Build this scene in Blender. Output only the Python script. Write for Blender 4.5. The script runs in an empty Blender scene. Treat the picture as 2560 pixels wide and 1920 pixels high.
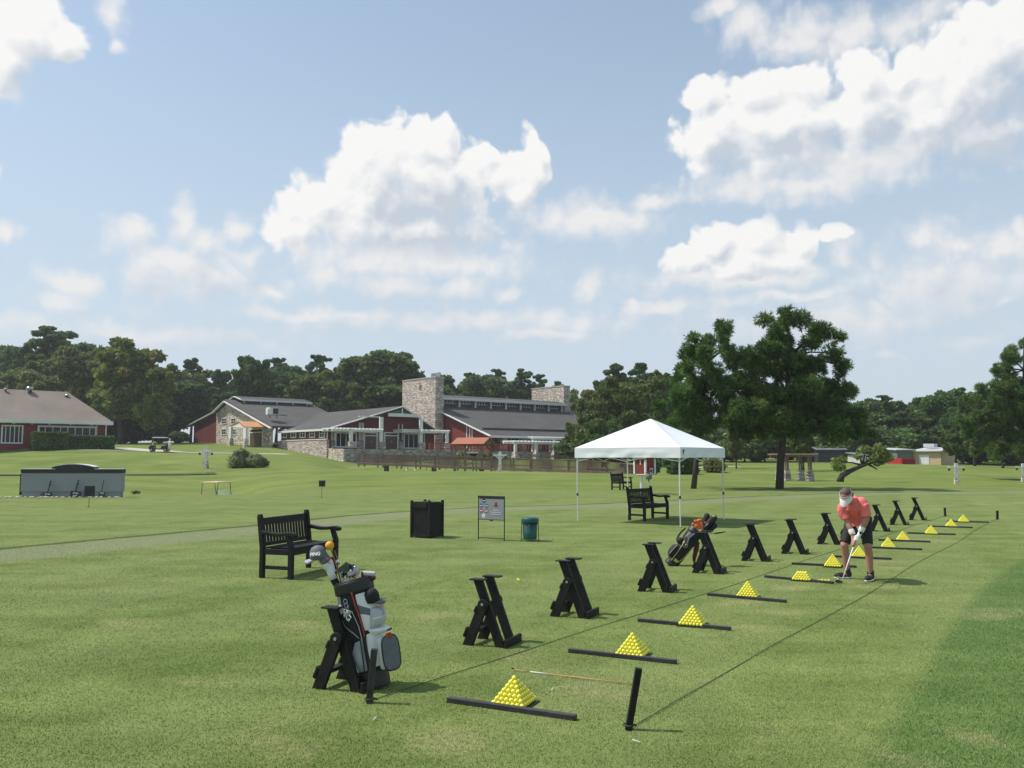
import bpy, bmesh, math, random
import numpy as np
from mathutils import Vector, Matrix, Quaternion, noise as mnoise

# ------------------------------------------------------------------ camera, sky, sun, exposure
SC = bpy.context.scene
COL = SC.collection
R = math.radians
FPX, HOR, CAMZ = 2071.0, 1142.0, 1.75          # focal length and horizon row on a 2560 x 1920 frame, eye height
PITCH = math.atan((HOR - 960.0) / FPX)
cam_data = bpy.data.cameras.new('camera')
cam = bpy.data.objects.new('camera', cam_data)
COL.objects.link(cam)
cam.location = (0, 0, CAMZ)
cam.rotation_euler = (math.pi / 2 + PITCH, 0, 0)
cam_data.sensor_width = 36.0
cam_data.lens = 36.0 * FPX / 2560.0
cam_data.clip_end = 5000
cam_data.clip_start = 0.05
SC.camera = cam

SUN_EL, SUN_AZ = R(56), R(8)                    # the sun stands on the viewer's side -X, a little behind the scene
TO_SUN = Vector((-math.cos(SUN_AZ) * math.cos(SUN_EL), math.sin(SUN_AZ) * math.cos(SUN_EL), math.sin(SUN_EL)))
sun_data = bpy.data.lights.new('sun', 'SUN')
sun_data.energy = 4.3
sun_data.angle = R(0.53)
sun_data.color = (1.0, 0.95, 0.86)
sun = bpy.data.objects.new('sun', sun_data)
COL.objects.link(sun)
sun.rotation_euler = (-TO_SUN).to_track_quat('-Z', 'Y').to_euler()
SC.view_settings.view_transform = 'Standard'
SC.view_settings.look = 'None'
SC.view_settings.exposure = 0.0
SC.view_settings.gamma = 1.0
SC.render.engine = 'CYCLES'
SC.cycles.max_bounces = 6
SC.cycles.transparent_max_bounces = 8

CP, SP = math.cos(PITCH), math.sin(PITCH)
def ray(px, py):
    """Direction of the view ray through a point of the 2560 x 1920 frame (y component 1)."""
    u, v = (px - 1280.0) / FPX, (960.0 - py) / FPX
    d = Vector((u, CP - SP * v, SP + CP * v))
    return d / d.y
def P(px, py, Y):
    d = ray(px, py)
    return Vector((d.x * Y, Y, CAMZ + d.z * Y))
def G(px, py, z=0.0):
    d = ray(px, py)
    Y = (z - CAMZ) / d.z
    return Vector((d.x * Y, Y, z))
K2 = 2560.0 / 2212.0

def sky_world():
    w = bpy.data.worlds.new('World')
    SC.world = w
    w.use_nodes = True
    w.cycles.sampling_method = 'MANUAL'; w.cycles.sample_map_resolution = 256
    nt = w.node_tree
    nt.nodes.clear()
    N, L = nt.nodes.new, nt.links.new
    def mth(tree, op, a, b=None, c=None, clamp=False):
        n = tree.nodes.new('ShaderNodeMath'); n.operation = op; n.use_clamp = clamp
        for i, x in enumerate((a, b, c)):
            if x is None: continue
            if isinstance(x, (int, float)): n.inputs[i].default_value = x
            else: tree.links.new(x, n.inputs[i])
        return n.outputs[0]
    def azel(px, py):
        d = ray(px * K2, py * K2).normalized()
        return math.degrees(math.atan2(d.x, d.y)), math.degrees(math.asin(d.z))
    # cloud bodies: centre and half axes on the 2212-wide frame
    hard = [(850,345,105,80),(925,310,75,55),(962,278,26,34),(790,330,50,45),(690,440,85,62),(820,430,150,80),(950,400,110,90),
            (625,500,60,45),(1045,350,28,28),(1075,375,45,40),(1150,335,30,50),(1128,372,40,40),(1110,400,55,60),(900,500,190,60),
            (60,60,110,75),(130,70,50,50),(20,130,60,60),
            (1525,205,55,50),(1650,200,75,45),(1730,190,60,45),(1870,160,60,55),(1950,160,70,30),(1540,300,85,75),(1700,290,150,95),(1860,260,120,90),
            (2080,190,160,150),(2180,90,140,110),(2150,290,140,70),(2000,270,110,80),
            (1545,525,48,36),(1640,520,62,42),(1725,520,50,36),(1805,508,28,22),(1640,560,120,40),(1500,565,60,28)]
    soft = [(290,510,70,50),(395,470,34,48),(440,520,65,48),(520,490,40,36),(360,570,130,55),(150,610,75,45),(120,660,70,50),
            (580,630,40,24),(715,605,72,44),(850,620,110,40),(985,620,75,34),(1095,622,42,26),(900,570,260,45),(1280,475,160,55),(1400,440,80,26),
            (250,30,34,60),(255,95,20,16),(0,370,16,24),(10,495,40,30),(0,160,50,80),
            (1620,60,80,60),(1720,90,90,70),(1560,20,60,30),(1830,80,90,90),(1850,350,260,60),(2000,40,150,60),
            (1270,620,52,34),(1362,655,26,26),(1450,665,90,30),(1640,600,190,36),(1830,545,40,40),(1880,660,36,24),(2100,655,80,36),(2185,648,36,16),(2085,735,95,30),
            (1990,510,60,34),(2060,530,70,30),(2170,540,70,50),(2205,500,30,36),(1920,770,40,16),(1700,640,200,20),(1180,730,200,22),(700,680,300,22),
            (420,600,220,90),(860,560,300,60),(1000,700,500,40),(1500,600,260,40),(1750,390,340,60),(2050,600,260,110),(1800,700,500,60),(300,720,400,40)]
    # cloud density group: direction in degrees -> hard and soft density
    g = bpy.data.node_groups.new('cloud_density', 'ShaderNodeTree')
    g.interface.new_socket('p', in_out='INPUT', socket_type='NodeSocketVector')
    g.interface.new_socket('hard', in_out='OUTPUT', socket_type='NodeSocketFloat')
    g.interface.new_socket('soft', in_out='OUTPUT', socket_type='NodeSocketFloat')
    g.interface.new_socket('hard_body', in_out='OUTPUT', socket_type='NodeSocketFloat')
    g.interface.new_socket('soft_body', in_out='OUTPUT', socket_type='NodeSocketFloat')
    gi, go = g.nodes.new('NodeGroupInput'), g.nodes.new('NodeGroupOutput')
    def gv(op, a, b=None, c=None):
        n = g.nodes.new('ShaderNodeVectorMath'); n.operation = op
        for i, x in enumerate((a, b, c)):
            if x is None: continue
            if isinstance(x, (tuple, list)): n.inputs[i].default_value = x
            else: g.links.new(x, n.inputs[i])
        return n
    p = gi.outputs[0]
    def fbm(scale, detail, rough, off):
        n = g.nodes.new('ShaderNodeTexNoise'); n.noise_dimensions = '2D'
        n.inputs['Scale'].default_value = scale; n.inputs['Detail'].default_value = detail; n.inputs['Roughness'].default_value = rough
        g.links.new(gv('ADD', p, (off, off * 1.7, 3.3)).outputs[0], n.inputs['Vector'])
        return n
    wn = fbm(0.30, 3, 0.5, 11.0)
    wv = gv('MULTIPLY', gv('SUBTRACT', wn.outputs['Color'], (0.5, 0.5, 0.5)).outputs[0], (2.0, 1.9, 0.0)).outputs[0]
    q = gv('ADD', p, wv).outputs[0]
    vor = g.nodes.new('ShaderNodeTexVoronoi'); vor.voronoi_dimensions = '2D'; vor.feature = 'SMOOTH_F1'; vor.inputs['Scale'].default_value = 0.5
    vor.inputs['Detail'].default_value = 2.0; vor.inputs['Roughness'].default_value = 0.5; vor.inputs['Smoothness'].default_value = 0.35
    g.links.new(q, vor.inputs['Vector'])
    fine = fbm(0.6, 5, 0.48, 40.0)
    def union(blobs):
        cur = None
        for (x, y, rx, ry) in blobs:
            a, e = azel(x, y)
            a2, _ = azel(x + rx, y); _, e2 = azel(x, y - ry)
            ix, iy = 1.0 / max(abs(a2 - a), .2), 1.0 / max(abs(e2 - e), .2)
            m = gv('MULTIPLY_ADD', q, (ix, iy, 0.0), (-a * ix, -e * iy, 0.0))
            ln = gv('LENGTH', m.outputs[0]).outputs['Value']
            if cur is None: cur = ln
            else: cur = mth(g, 'SMOOTH_MIN', cur, ln, 0.25)
        return mth(g, 'SUBTRACT', 1.34, cur)
    bil = mth(g, 'MULTIPLY_ADD', vor.outputs['Distance'], -0.55, 0.3)
    fin = mth(g, 'MULTIPLY_ADD', fine.outputs[0], 0.55, -0.26)
    det = mth(g, 'ADD', bil, fin)
    uh, us = union(hard), union(soft)
    g.links.new(mth(g, 'ADD', uh, det), go.inputs[0])
    g.links.new(mth(g, 'ADD', us, mth(g, 'MULTIPLY', det, 1.1)), go.inputs[1])
    g.links.new(uh, go.inputs[2]); g.links.new(us, go.inputs[3])
    # world tree
    tc = N('ShaderNodeTexCoord')
    sx = N('ShaderNodeSeparateXYZ'); L(tc.outputs['Generated'], sx.inputs[0])
    az = mth(nt, 'MULTIPLY', mth(nt, 'ARCTAN2', sx.outputs[0], sx.outputs[1]), 57.29578)
    el = mth(nt, 'MULTIPLY', mth(nt, 'ARCSINE', sx.outputs[2]), 57.29578)
    cx = N('ShaderNodeCombineXYZ'); L(az, cx.inputs[0]); L(el, cx.inputs[1])
    def dens(off):
        va = N('ShaderNodeVectorMath'); va.operation = 'ADD'; va.inputs[1].default_value = off
        L(cx.outputs[0], va.inputs[0])
        n = N('ShaderNodeGroup'); n.node_tree = g; L(va.outputs[0], n.inputs[0])
        return n.outputs
    h0, s0 = dens((0, 0, 0))[:2]
    h1, s1 = dens((-0.5, 0.8, 0))[:2]
    h2, s2 = dens((-1.2, 3.4, 0))[2:4]
    def mr(v, a, b, c=0.0, d=1.0, smooth=True):
        n = N('ShaderNodeMapRange'); n.interpolation_type = 'SMOOTHSTEP' if smooth else 'LINEAR'
        n.inputs[1].default_value = a; n.inputs[2].default_value = b; n.inputs[3].default_value = c; n.inputs[4].default_value = d
        L(v, n.inputs[0]); return n.outputs[0]
    def mixc(f, a, b):
        n = N('ShaderNodeMix'); n.data_type = 'RGBA'
        for x, i in ((f, 0), (a, 6), (b, 7)):
            if isinstance(x, (int, float)): n.inputs[i].default_value = x
            elif isinstance(x, (tuple, list)): n.inputs[i].default_value = tuple(x) + (1.0,)
            else: L(x, n.inputs[i])
        return n.outputs[2]
    sky = N('ShaderNodeTexSky'); sky.sky_type = 'NISHITA'; sky.sun_disc = False
    sky.sun_elevation = SUN_EL; sky.sun_rotation = -(math.pi / 2 - SUN_AZ)
    sky.air_density = 1.0; sky.dust_density = 1.0; sky.ozone_density = 2.0
    hs = N('ShaderNodeHueSaturation'); hs.inputs['Saturation'].default_value = 0.95; hs.inputs['Hue'].default_value = 0.488; hs.inputs['Value'].default_value = SKY_VAL
    L(sky.outputs[0], hs.inputs['Color'])
    hazef = mr(el, 3.0, 32.0, 0.85, 0.3)
    base = mixc(hazef, hs.outputs[0], (6.0, 6.9, 7.8))
    lh = mth(nt, 'ADD', mth(nt, 'MULTIPLY_ADD', mth(nt, 'SUBTRACT', h0, h1), 0.85, 0.93), mr(h2, 0.10, 1.20, 0.0, -1.0, False), clamp=True)
    ls = mth(nt, 'ADD', mth(nt, 'MULTIPLY_ADD', mth(nt, 'SUBTRACT', s0, s1), 0.5, 0.85), mr(s2, 0.0, 1.3, 0.0, -0.75, False), clamp=True)
    ch = mixc(lh, (5.8, 6.35, 7.1), (9.5, 9.45, 9.35))
    cs = mixc(ls, (6.2, 6.85, 7.6), (8.9, 8.75, 8.65))
    top_a, low_a, under = mr(h0, -0.02, 0.34), mr(h0, -0.10, 1.0), mr(h2, 0.15, 0.85)
    ah = mth(nt, 'ADD', mth(nt, 'MULTIPLY', top_a, mth(nt, 'SUBTRACT', 1.0, under)), mth(nt, 'MULTIPLY', low_a, under))
    as_ = mth(nt, 'MULTIPLY', mr(s0, 0.0, 1.15), mr(el, 4.0, 16.0, 0.88, 0.9))
    out = mixc(ah, mixc(as_, base, cs), ch)
    # fade clouds' body into the hazy air low down
    out = mixc(mr(el, 0.0, 14.0, 0.55, 0.0), out, base)
    bg = N('ShaderNodeBackground'); bg.inputs['Strength'].default_value = 0.1
    L(out, bg.inputs['Color'])
    wo = N('ShaderNodeOutputWorld'); L(bg.outputs[0], wo.inputs['Surface'])
SKY_VAL = 1.6
sky_world()
# ------------------------------------------------------------------ helpers
RNG = random.Random(7)
NP = np.random.default_rng(11)

class MB:
    """Collects vertices and faces of one mesh object."""
    def __init__(self):
        self.v, self.f, self.mi = [], [], []
        self.m = 0
    def add(self, vs, fs):
        o = len(self.v)
        self.v += [tuple(x) for x in vs]
        self.f += [tuple(i + o for i in f) for f in fs]
        self.mi += [self.m] * len(fs)
    def box(self, c, s, rot=None):
        hx, hy, hz = s[0] / 2, s[1] / 2, s[2] / 2
        vs = [Vector((x * hx, y * hy, z * hz)) for x in (-1, 1) for y in (-1, 1) for z in (-1, 1)]
        if rot is not None: vs = [rot @ q for q in vs]
        c = Vector(c)
        self.add([q + c for q in vs], [(0, 1, 3, 2), (4, 6, 7, 5), (0, 4, 5, 1), (2, 3, 7, 6), (0, 2, 6, 4), (1, 5, 7, 3)])
    def span(self, a, b):
        """Axis-aligned box between two corners."""
        self.box([(a[i] + b[i]) / 2 for i in range(3)], [abs(a[i] - b[i]) for i in range(3)])
    def bar(self, p, q, w, d, up=(0, 0, 1)):
        p, q = Vector(p), Vector(q)
        t = (q - p); ln = t.length; t.normalize()
        s = t.cross(Vector(up))
        if s.length < 1e-4: s = t.cross(Vector((1, 0, 0)))
        s.normalize(); u = s.cross(t)
        vs = []
        for e in (p, q):
            for (i, j) in ((-1, -1), (1, -1), (1, 1), (-1, 1)):
                vs.append(e + s * (i * w / 2) + u * (j * d / 2))
        self.add(vs, [(3, 2, 1, 0), (4, 5, 6, 7), (0, 1, 5, 4), (1, 2, 6, 5), (2, 3, 7, 6), (3, 0, 4, 7)])
    def tube(self, pts, rad, n=8, cap=True, flat=1.0, flat_dir=None):
        pts = [Vector(p) for p in pts]
        if isinstance(rad, (int, float)): rad = [rad] * len(pts)
        ref = Vector(flat_dir) if flat_dir is not None else None
        rings = []
        prev = None
        for i, p in enumerate(pts):
            t = (pts[min(i + 1, len(pts) - 1)] - pts[max(i - 1, 0)]).normalized()
            if ref is not None: a = ref - t * ref.dot(t)
            elif prev is None:
                a = t.cross(Vector((0, 0, 1)))
                if a.length < 0.05: a = t.cross(Vector((0, 1, 0)))
            else: a = prev - t * prev.dot(t)
            a.normalize(); prev = a
            b = t.cross(a)
            rings.append([p + a * (math.cos(2 * math.pi * k / n) * rad[i]) + b * (math.sin(2 * math.pi * k / n) * rad[i] * flat) for k in range(n)])
        vs = [q for r in rings for q in r]
        fs = []
        for i in range(len(pts) - 1):
            for k in range(n):
                k2 = (k + 1) % n
                fs.append((i * n + k, i * n + k2, (i + 1) * n + k2, (i + 1) * n + k))
        if cap:
            fs.append(tuple(range(n - 1, -1, -1)))
            fs.append(tuple((len(pts) - 1) * n + k for k in range(n)))
        self.add(vs, fs)
    def capsule(self, p, q, r1, r2, n=10, flat=1.0, flat_dir=None):
        p, q = Vector(p), Vector(q)
        t = (q - p).normalized()
        pts, rad = [], []
        for a in (80, 50, 25): pts.append(p - t * r1 * math.sin(R(a))); rad.append(r1 * math.cos(R(a)))
        pts += [p, q]; rad += [r1, r2]
        for a in (25, 50, 80): pts.append(q + t * r2 * math.sin(R(a))); rad.append(r2 * math.cos(R(a)))
        self.tube(pts, rad, n, True, flat, flat_dir)
    def prism(self, poly, axis, a, b):
        """Extrude a 2-D polygon along an axis (0 x, 1 y, 2 z) between a and b; the polygon's coordinates fill the other two axes in order."""
        n = len(poly)
        def mk(p, h):
            q = list(p); q.insert(axis, h); return q
        area = sum(poly[i][0] * poly[(i + 1) % n][1] - poly[(i + 1) % n][0] * poly[i][1] for i in range(n))
        if (area < 0) != (axis == 1): poly = poly[::-1]
        if a > b: a, b = b, a
        self.add([mk(p, a) for p in poly] + [mk(p, b) for p in poly],
                 [tuple(range(n - 1, -1, -1)), tuple(range(n, 2 * n))] + [(i, (i + 1) % n, n + (i + 1) % n, n + i) for i in range(n)])
    def slab(self, pts, th):
        """A flat polygon in space given a thickness along its normal (downwards or backwards)."""
        pts = [Vector(p) for p in pts]
        n = Vector((0, 0, 0))
        for i in range(len(pts)):
            n += pts[i].cross(pts[(i + 1) % len(pts)])
        n.normalize()
        k = len(pts)
        self.add(pts + [p - n * th for p in pts], [tuple(range(k)), tuple(range(2 * k - 1, k - 1, -1))] + [(i, k + i, k + (i + 1) % k, (i + 1) % k) for i in range(k)])
    def lathe(self, prof, n=20, c=(0, 0, 0), rot=None, sx=1.0, sy=1.0):
        vs, fs = [], []
        for (r, z) in prof:
            for k in range(n):
                a = 2 * math.pi * k / n
                q = Vector((math.cos(a) * r * sx, math.sin(a) * r * sy, z))
                if rot is not None: q = rot @ q
                vs.append(q + Vector(c))
        for i in range(len(prof) - 1):
            for k in range(n):
                k2 = (k + 1) % n
                fs.append((i * n + k, i * n + k2, (i + 1) * n + k2, (i + 1) * n + k))
        fs.append(tuple(range(n - 1, -1, -1))); fs.append(tuple((len(prof) - 1) * n + k for k in range(n)))
        self.add(vs, fs)
    def ball(self, c, r, n=12, m=8, sx=1, sy=1, sz=1, rot=None):
        prof = [(math.sin(math.pi * i / m) * r, -math.cos(math.pi * i / m) * r) for i in range(m + 1)]
        prof[0] = (r * 0.02, -r); prof[-1] = (r * 0.02, r)
        vs, fs = [], []
        for (rr, z) in prof:
            for k in range(n):
                a = 2 * math.pi * k / n
                q = Vector((math.cos(a) * rr * sx, math.sin(a) * rr * sy, z * sz))
                if rot is not None: q = rot @ q
                vs.append(q + Vector(c))
        for i in range(m):
            for k in range(n):
                k2 = (k + 1) % n
                fs.append((i * n + k, i * n + k2, (i + 1) * n + k2, (i + 1) * n + k))
        self.add(vs, fs)
    def build(self, name, mats, parent=None, smooth=False, bevel=0.0, seg=2, remesh=0.0, sub=0):
        me = bpy.data.meshes.new(name)
        me.from_pydata(self.v, [], self.f)
        if not isinstance(mats, (list, tuple)): mats = [mats]
        for m in mats: me.materials.append(m)
        if len(mats) > 1: me.polygons.foreach_set('material_index', self.mi)
        if smooth: me.polygons.foreach_set('use_smooth', [True] * len(me.polygons))
        me.update()
        o = bpy.data.objects.new(name, me)
        COL.objects.link(o)
        if parent is not None: o.parent = parent
        if remesh:
            md = o.modifiers.new('remesh', 'REMESH'); md.mode = 'VOXEL'; md.voxel_size = remesh; md.use_smooth_shade = True
            sm = o.modifiers.new('smooth', 'SMOOTH'); sm.iterations = 3; sm.factor = 0.5
        if bevel:
            md = o.modifiers.new('bevel', 'BEVEL'); md.width = bevel; md.segments = seg; md.limit_method = 'ANGLE'
        if sub:
            md = o.modifiers.new('sub', 'SUBSURF'); md.levels = sub; md.render_levels = sub
        return o

def thing(name, label, cat, loc=(0, 0, 0), rotz=0.0, group=None):
    o = bpy.data.objects.new(name, None)
    COL.objects.link(o)
    o.empty_display_size = 0.1
    o.location = loc
    o.rotation_euler = (0, 0, rotz)
    return tag(o, label, cat, group)
def tag(o, label, cat, group=None):
    o['label'] = label; o['category'] = cat
    if group: o['group'] = group
    return o
def struct(o, kind='structure', label=None):
    o['kind'] = kind
    if label: o['label'] = label
    return o
KIDS = {}
def children(o):
    return [c for c in bpy.data.objects if c.parent is o]
def dup(root, loc, rotz, label, cat=None, group=None, scale=None):
    """A copy of a thing with copies of its parts and their sub-parts."""
    if root.name not in KIDS:
        KIDS[root.name] = [(c, children(c)) for c in children(root)]
    r = root.copy(); COL.objects.link(r)
    r.location = loc; r.rotation_euler = (0, 0, rotz); r['label'] = label
    if scale is not None: r.scale = scale
    if group: r['group'] = group
    for ch, subs in KIDS[root.name]:
        c = ch.copy(); COL.objects.link(c); c.parent = r
        for s in subs:
            d = s.copy(); COL.objects.link(d); d.parent = c
    return r
def text(s, size, m, parent, loc, rot, ext=0.001, name='lettering', align='CENTER', shear=0.0, bold=0.0):
    cu = bpy.data.curves.new(name, 'FONT')
    cu.body = s; cu.size = size; cu.extrude = ext; cu.align_x = align; cu.align_y = 'CENTER'; cu.shear = shear; cu.offset = bold
    cu.materials.append(m)
    tmp = bpy.data.objects.new(name, cu); COL.objects.link(tmp)
    me = bpy.data.meshes.new_from_object(tmp.evaluated_get(bpy.context.evaluated_depsgraph_get()))
    bpy.data.objects.remove(tmp)
    if not me.materials: me.materials.append(m)
    o = bpy.data.objects.new(name, me); COL.objects.link(o)
    o.parent = parent; o.location = loc; o.rotation_euler = rot
    return o

# ------------------------------------------------------------------ materials
def new_mat(name):
    m = bpy.data.materials.new(name); m.use_nodes = True
    nt = m.node_tree
    return m, nt, nt.nodes['Principled BSDF']
def nmath(nt, op, a, b=None, c=None, clamp=False):
    n = nt.nodes.new('ShaderNodeMath'); n.operation = op; n.use_clamp = clamp
    for i, x in enumerate((a, b, c)):
        if x is None: continue
        if isinstance(x, (int, float)): n.inputs[i].default_value = x
        else: nt.links.new(x, n.inputs[i])
    return n.outputs[0]
def nmix(nt, f, a, b, mode='MIX'):
    n = nt.nodes.new('ShaderNodeMix'); n.data_type = 'RGBA'; n.blend_type = mode
    for x, i in ((f, 0), (a, 6), (b, 7)):
        if isinstance(x, (int, float)): n.inputs[i].default_value = x
        elif isinstance(x, (tuple, list)): n.inputs[i].default_value = (x[0], x[1], x[2], 1)
        else: nt.links.new(x, n.inputs[i])
    return n.outputs[2]
def nrange(nt, v, a, b, c=0.0, d=1.0, smooth=True):
    n = nt.nodes.new('ShaderNodeMapRange'); n.interpolation_type = 'SMOOTHSTEP' if smooth else 'LINEAR'
    for i, x in enumerate((a, b, c, d)): n.inputs[i + 1].default_value = x
    nt.links.new(v, n.inputs[0]); return n.outputs[0]
def nnoise(nt, vec, scale, detail=4, rough=0.55):
    n = nt.nodes.new('ShaderNodeTexNoise')
    n.inputs['Scale'].default_value = scale; n.inputs['Detail'].default_value = detail; n.inputs['Roughness'].default_value = rough
    if vec is not None: nt.links.new(vec, n.inputs['Vector'])
    return n.outputs[0]
def ncoord(nt, kind='Object'):
    n = nt.nodes.new('ShaderNodeTexCoord'); return n.outputs[kind]
def nstretch(nt, vec, s):
    n = nt.nodes.new('ShaderNodeVectorMath'); n.operation = 'MULTIPLY'; n.inputs[1].default_value = s
    nt.links.new(vec, n.inputs[0]); return n.outputs[0]
def nbump(nt, h, strength, dist, bsdf):
    n = nt.nodes.new('ShaderNodeBump'); n.inputs['Strength'].default_value = strength; n.inputs['Distance'].default_value = dist
    nt.links.new(h, n.inputs['Height']); nt.links.new(n.outputs[0], bsdf.inputs['Normal'])
def mat(name, col, rough=0.6, var=0.12, scale=6.0, bump=0.0, metal=0.0, col2=None, spec=0.5, stretch=None, coord='Object', detail=5, bdist=0.01):
    m, nt, b = new_mat(name)
    b.inputs['Roughness'].default_value = rough
    b.inputs['Metallic'].default_value = metal
    b.inputs['Specular IOR Level'].default_value = spec
    v = ncoord(nt, coord)
    if stretch: v = nstretch(nt, v, stretch)
    n1 = nnoise(nt, v, scale, detail)
    n2 = nnoise(nt, v, scale * 0.23, 2)
    f = nmath(nt, 'MULTIPLY_ADD', nmath(nt, 'ADD', n1, n2), 1.6, -1.1, True)
    lo = tuple(c * (1 - var) for c in col) if col2 is None else col
    hi = tuple(min(1, c * (1 + var)) for c in col) if col2 is None else col2
    nt.links.new(nmix(nt, f, lo, hi), b.inputs['Base Color'])
    if bump: nbump(nt, n1, bump, bdist, b)
    return m
def mat_stone(name, cols, size=(0.55, 0.16), mortar=(0.30, 0.28, 0.26), vert=True):
    m, nt, b = new_mat(name)
    b.inputs['Roughness'].default_value = 0.9
    v = ncoord(nt)
    sp = nt.nodes.new('ShaderNodeSeparateXYZ'); nt.links.new(v, sp.inputs[0])
    cb = nt.nodes.new('ShaderNodeCombineXYZ')
    nt.links.new(nmath(nt, 'ADD', sp.outputs[0], sp.outputs[1]), cb.inputs[0]); nt.links.new(sp.outputs[2], cb.inputs[1])
    wob = nt.nodes.new('ShaderNodeTexNoise'); wob.inputs['Scale'].default_value = 1.4; nt.links.new(v, wob.inputs['Vector'])
    wa = nt.nodes.new('ShaderNodeVectorMath'); wa.operation = 'MULTIPLY_ADD'; wa.inputs[1].default_value = (0.5, 0.12, 0)
    nt.links.new(wob.outputs['Color'], wa.inputs[0]); nt.links.new(cb.outputs[0], wa.inputs[2])
    vo = nt.nodes.new('ShaderNodeTexVoronoi'); vo.voronoi_dimensions = '2D'; vo.distance = 'CHEBYCHEV'
    st = nt.nodes.new('ShaderNodeVectorMath'); st.operation = 'MULTIPLY'; st.inputs[1].default_value = (1 / size[0], 1 / size[1], 1)
    nt.links.new(wa.outputs[0], st.inputs[0]); nt.links.new(st.outputs[0], vo.inputs['Vector'])
    vo.inputs['Scale'].default_value = 1.0
    cr = nt.nodes.new('ShaderNodeValToRGB')
    cr.color_ramp.interpolation = 'CONSTANT'
    els = cr.color_ramp.elements
    while len(els) < len(cols): els.new(0.5)
    for i, c in enumerate(cols):
        els[i].position = i / len(cols); els[i].color = (c[0], c[1], c[2], 1)
    sc = nt.nodes.new('ShaderNodeSeparateColor'); nt.links.new(vo.outputs['Color'], sc.inputs[0])
    nt.links.new(sc.outputs[0], cr.inputs[0])
    edge = nrange(nt, vo.outputs['Distance'], 0.36, 0.50)
    n1 = nnoise(nt, v, 6, 4)
    c1 = nmix(nt, nmath(nt, 'MULTIPLY', n1, 0.35), cr.outputs[0], mortar)
    nt.links.new(nmix(nt, nmath(nt, 'MULTIPLY', edge, 0.75), c1, mortar), b.inputs['Base Color'])
    nbump(nt, nmath(nt, 'ADD', nmath(nt, 'MULTIPLY', edge, -1.0), n1), 0.7, 0.05, b)
    return m
def mat_siding(name, col, pitch=0.2, rough=0.75, var=0.18):
    m, nt, b = new_mat(name)
    b.inputs['Roughness'].default_value = rough
    v = ncoord(nt)
    sp = nt.nodes.new('ShaderNodeSeparateXYZ'); nt.links.new(v, sp.inputs[0])
    fr = nmath(nt, 'FRACT', nmath(nt, 'DIVIDE', nmath(nt, 'ADD', sp.outputs[0], sp.outputs[1]), pitch))
    groove = nrange(nt, fr, 0.0, 0.08, 0.0, 1.0)
    n1 = nnoise(nt, nstretch(nt, v, (3, 3, 0.6)), 1.5, 4)
    c = nmix(nt, n1, tuple(x * (1 - var) for x in col), tuple(x * (1 + var) for x in col))
    nt.links.new(nmix(nt, groove, tuple(x * 0.35 for x in col), c), b.inputs['Base Color'])
    return m
def mat_shingle(name, c1, c2):
    m, nt, b = new_mat(name)
    b.inputs['Roughness'].default_value = 0.92
    v = ncoord(nt)
    n1 = nnoise(nt, v, 5.0, 6, 0.7); n2 = nnoise(nt, v, 0.35, 3)
    sp = nt.nodes.new('ShaderNodeSeparateXYZ'); nt.links.new(v, sp.inputs[0])
    rows = nmath(nt, 'FRACT', nmath(nt, 'DIVIDE', sp.outputs[2], 0.11))
    f = nmath(nt, 'ADD', nmath(nt, 'MULTIPLY', n1, 0.7), nmath(nt, 'MULTIPLY', n2, 0.5))
    c = nmix(nt, nrange(nt, f, 0.3, 0.9), c1, c2)
    nt.links.new(nmix(nt, nmath(nt, 'MULTIPLY', nrange(nt, rows, 0.0, 0.25, 1.0, 0.0), 0.25), c, tuple(x * 0.5 for x in c1)), b.inputs['Base Color'])
    nbump(nt, n1, 0.4, 0.03, b)
    return m
def mat_glass(name, col=(0.012, 0.015, 0.018), rough=0.12):
    m, nt, b = new_mat(name)
    b.inputs['Base Color'].default_value = (*col, 1); b.inputs['Roughness'].default_value = rough
    b.inputs['Specular IOR Level'].default_value = 0.35
    n = nnoise(nt, ncoord(nt), 0.8, 2)
    nbump(nt, n, 0.03, 0.05, b)
    return m

M = {}
M['black_wood'] = mat('black_painted_wood', (0.006, 0.006, 0.0065), 0.6, 0.4, 14, 0.25, spec=0.3, stretch=(1, 1, 1), col2=(0.017, 0.0165, 0.016), bdist=0.004)
M['worn_black'] = mat('worn_black_wood', (0.012, 0.012, 0.012), 0.7, 0.4, 16, 0.4, col2=(0.06, 0.05, 0.042), bdist=0.004)
M['bar'] = mat('dark_plastic_bar', (0.018, 0.017, 0.019), 0.5, 0.4, 20, 0.2, col2=(0.045, 0.042, 0.045), bdist=0.003)
M['bolt'] = mat('steel_bolt', (0.5, 0.5, 0.5), 0.35, 0.1, 8, metal=0.8)
M['rope'] = mat('dark_rope', (0.055, 0.078, 0.034), 0.9, 0.3, 60)
M['white_paint'] = mat('white_paint', (0.72, 0.72, 0.70), 0.5, 0.06, 3)
M['off_white'] = mat('pale_green_white_paint', (0.72, 0.715, 0.68), 0.6, 0.08, 3)
M['canopy'] = mat('white_polyester', (0.82, 0.83, 0.86), 0.75, 0.03, 2.5, 0.15, bdist=0.03, spec=0.2)
M['chrome'] = mat('brushed_steel', (0.45, 0.46, 0.48), 0.25, 0.2, 30, metal=1.0)
M['black_plastic'] = mat('black_plastic', (0.014, 0.014, 0.015), 0.45, 0.3, 12)
M['black_cloth'] = mat('black_nylon', (0.012, 0.012, 0.013), 0.75, 0.35, 22, 0.35, bdist=0.004)
M['grey_cloth'] = mat('grey_nylon', (0.13, 0.14, 0.155), 0.7, 0.15, 30, 0.3, bdist=0.004)
M['silver_cloth'] = mat('silver_nylon', (0.33, 0.34, 0.37), 0.55, 0.2, 9, 0.5, bdist=0.012)
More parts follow.
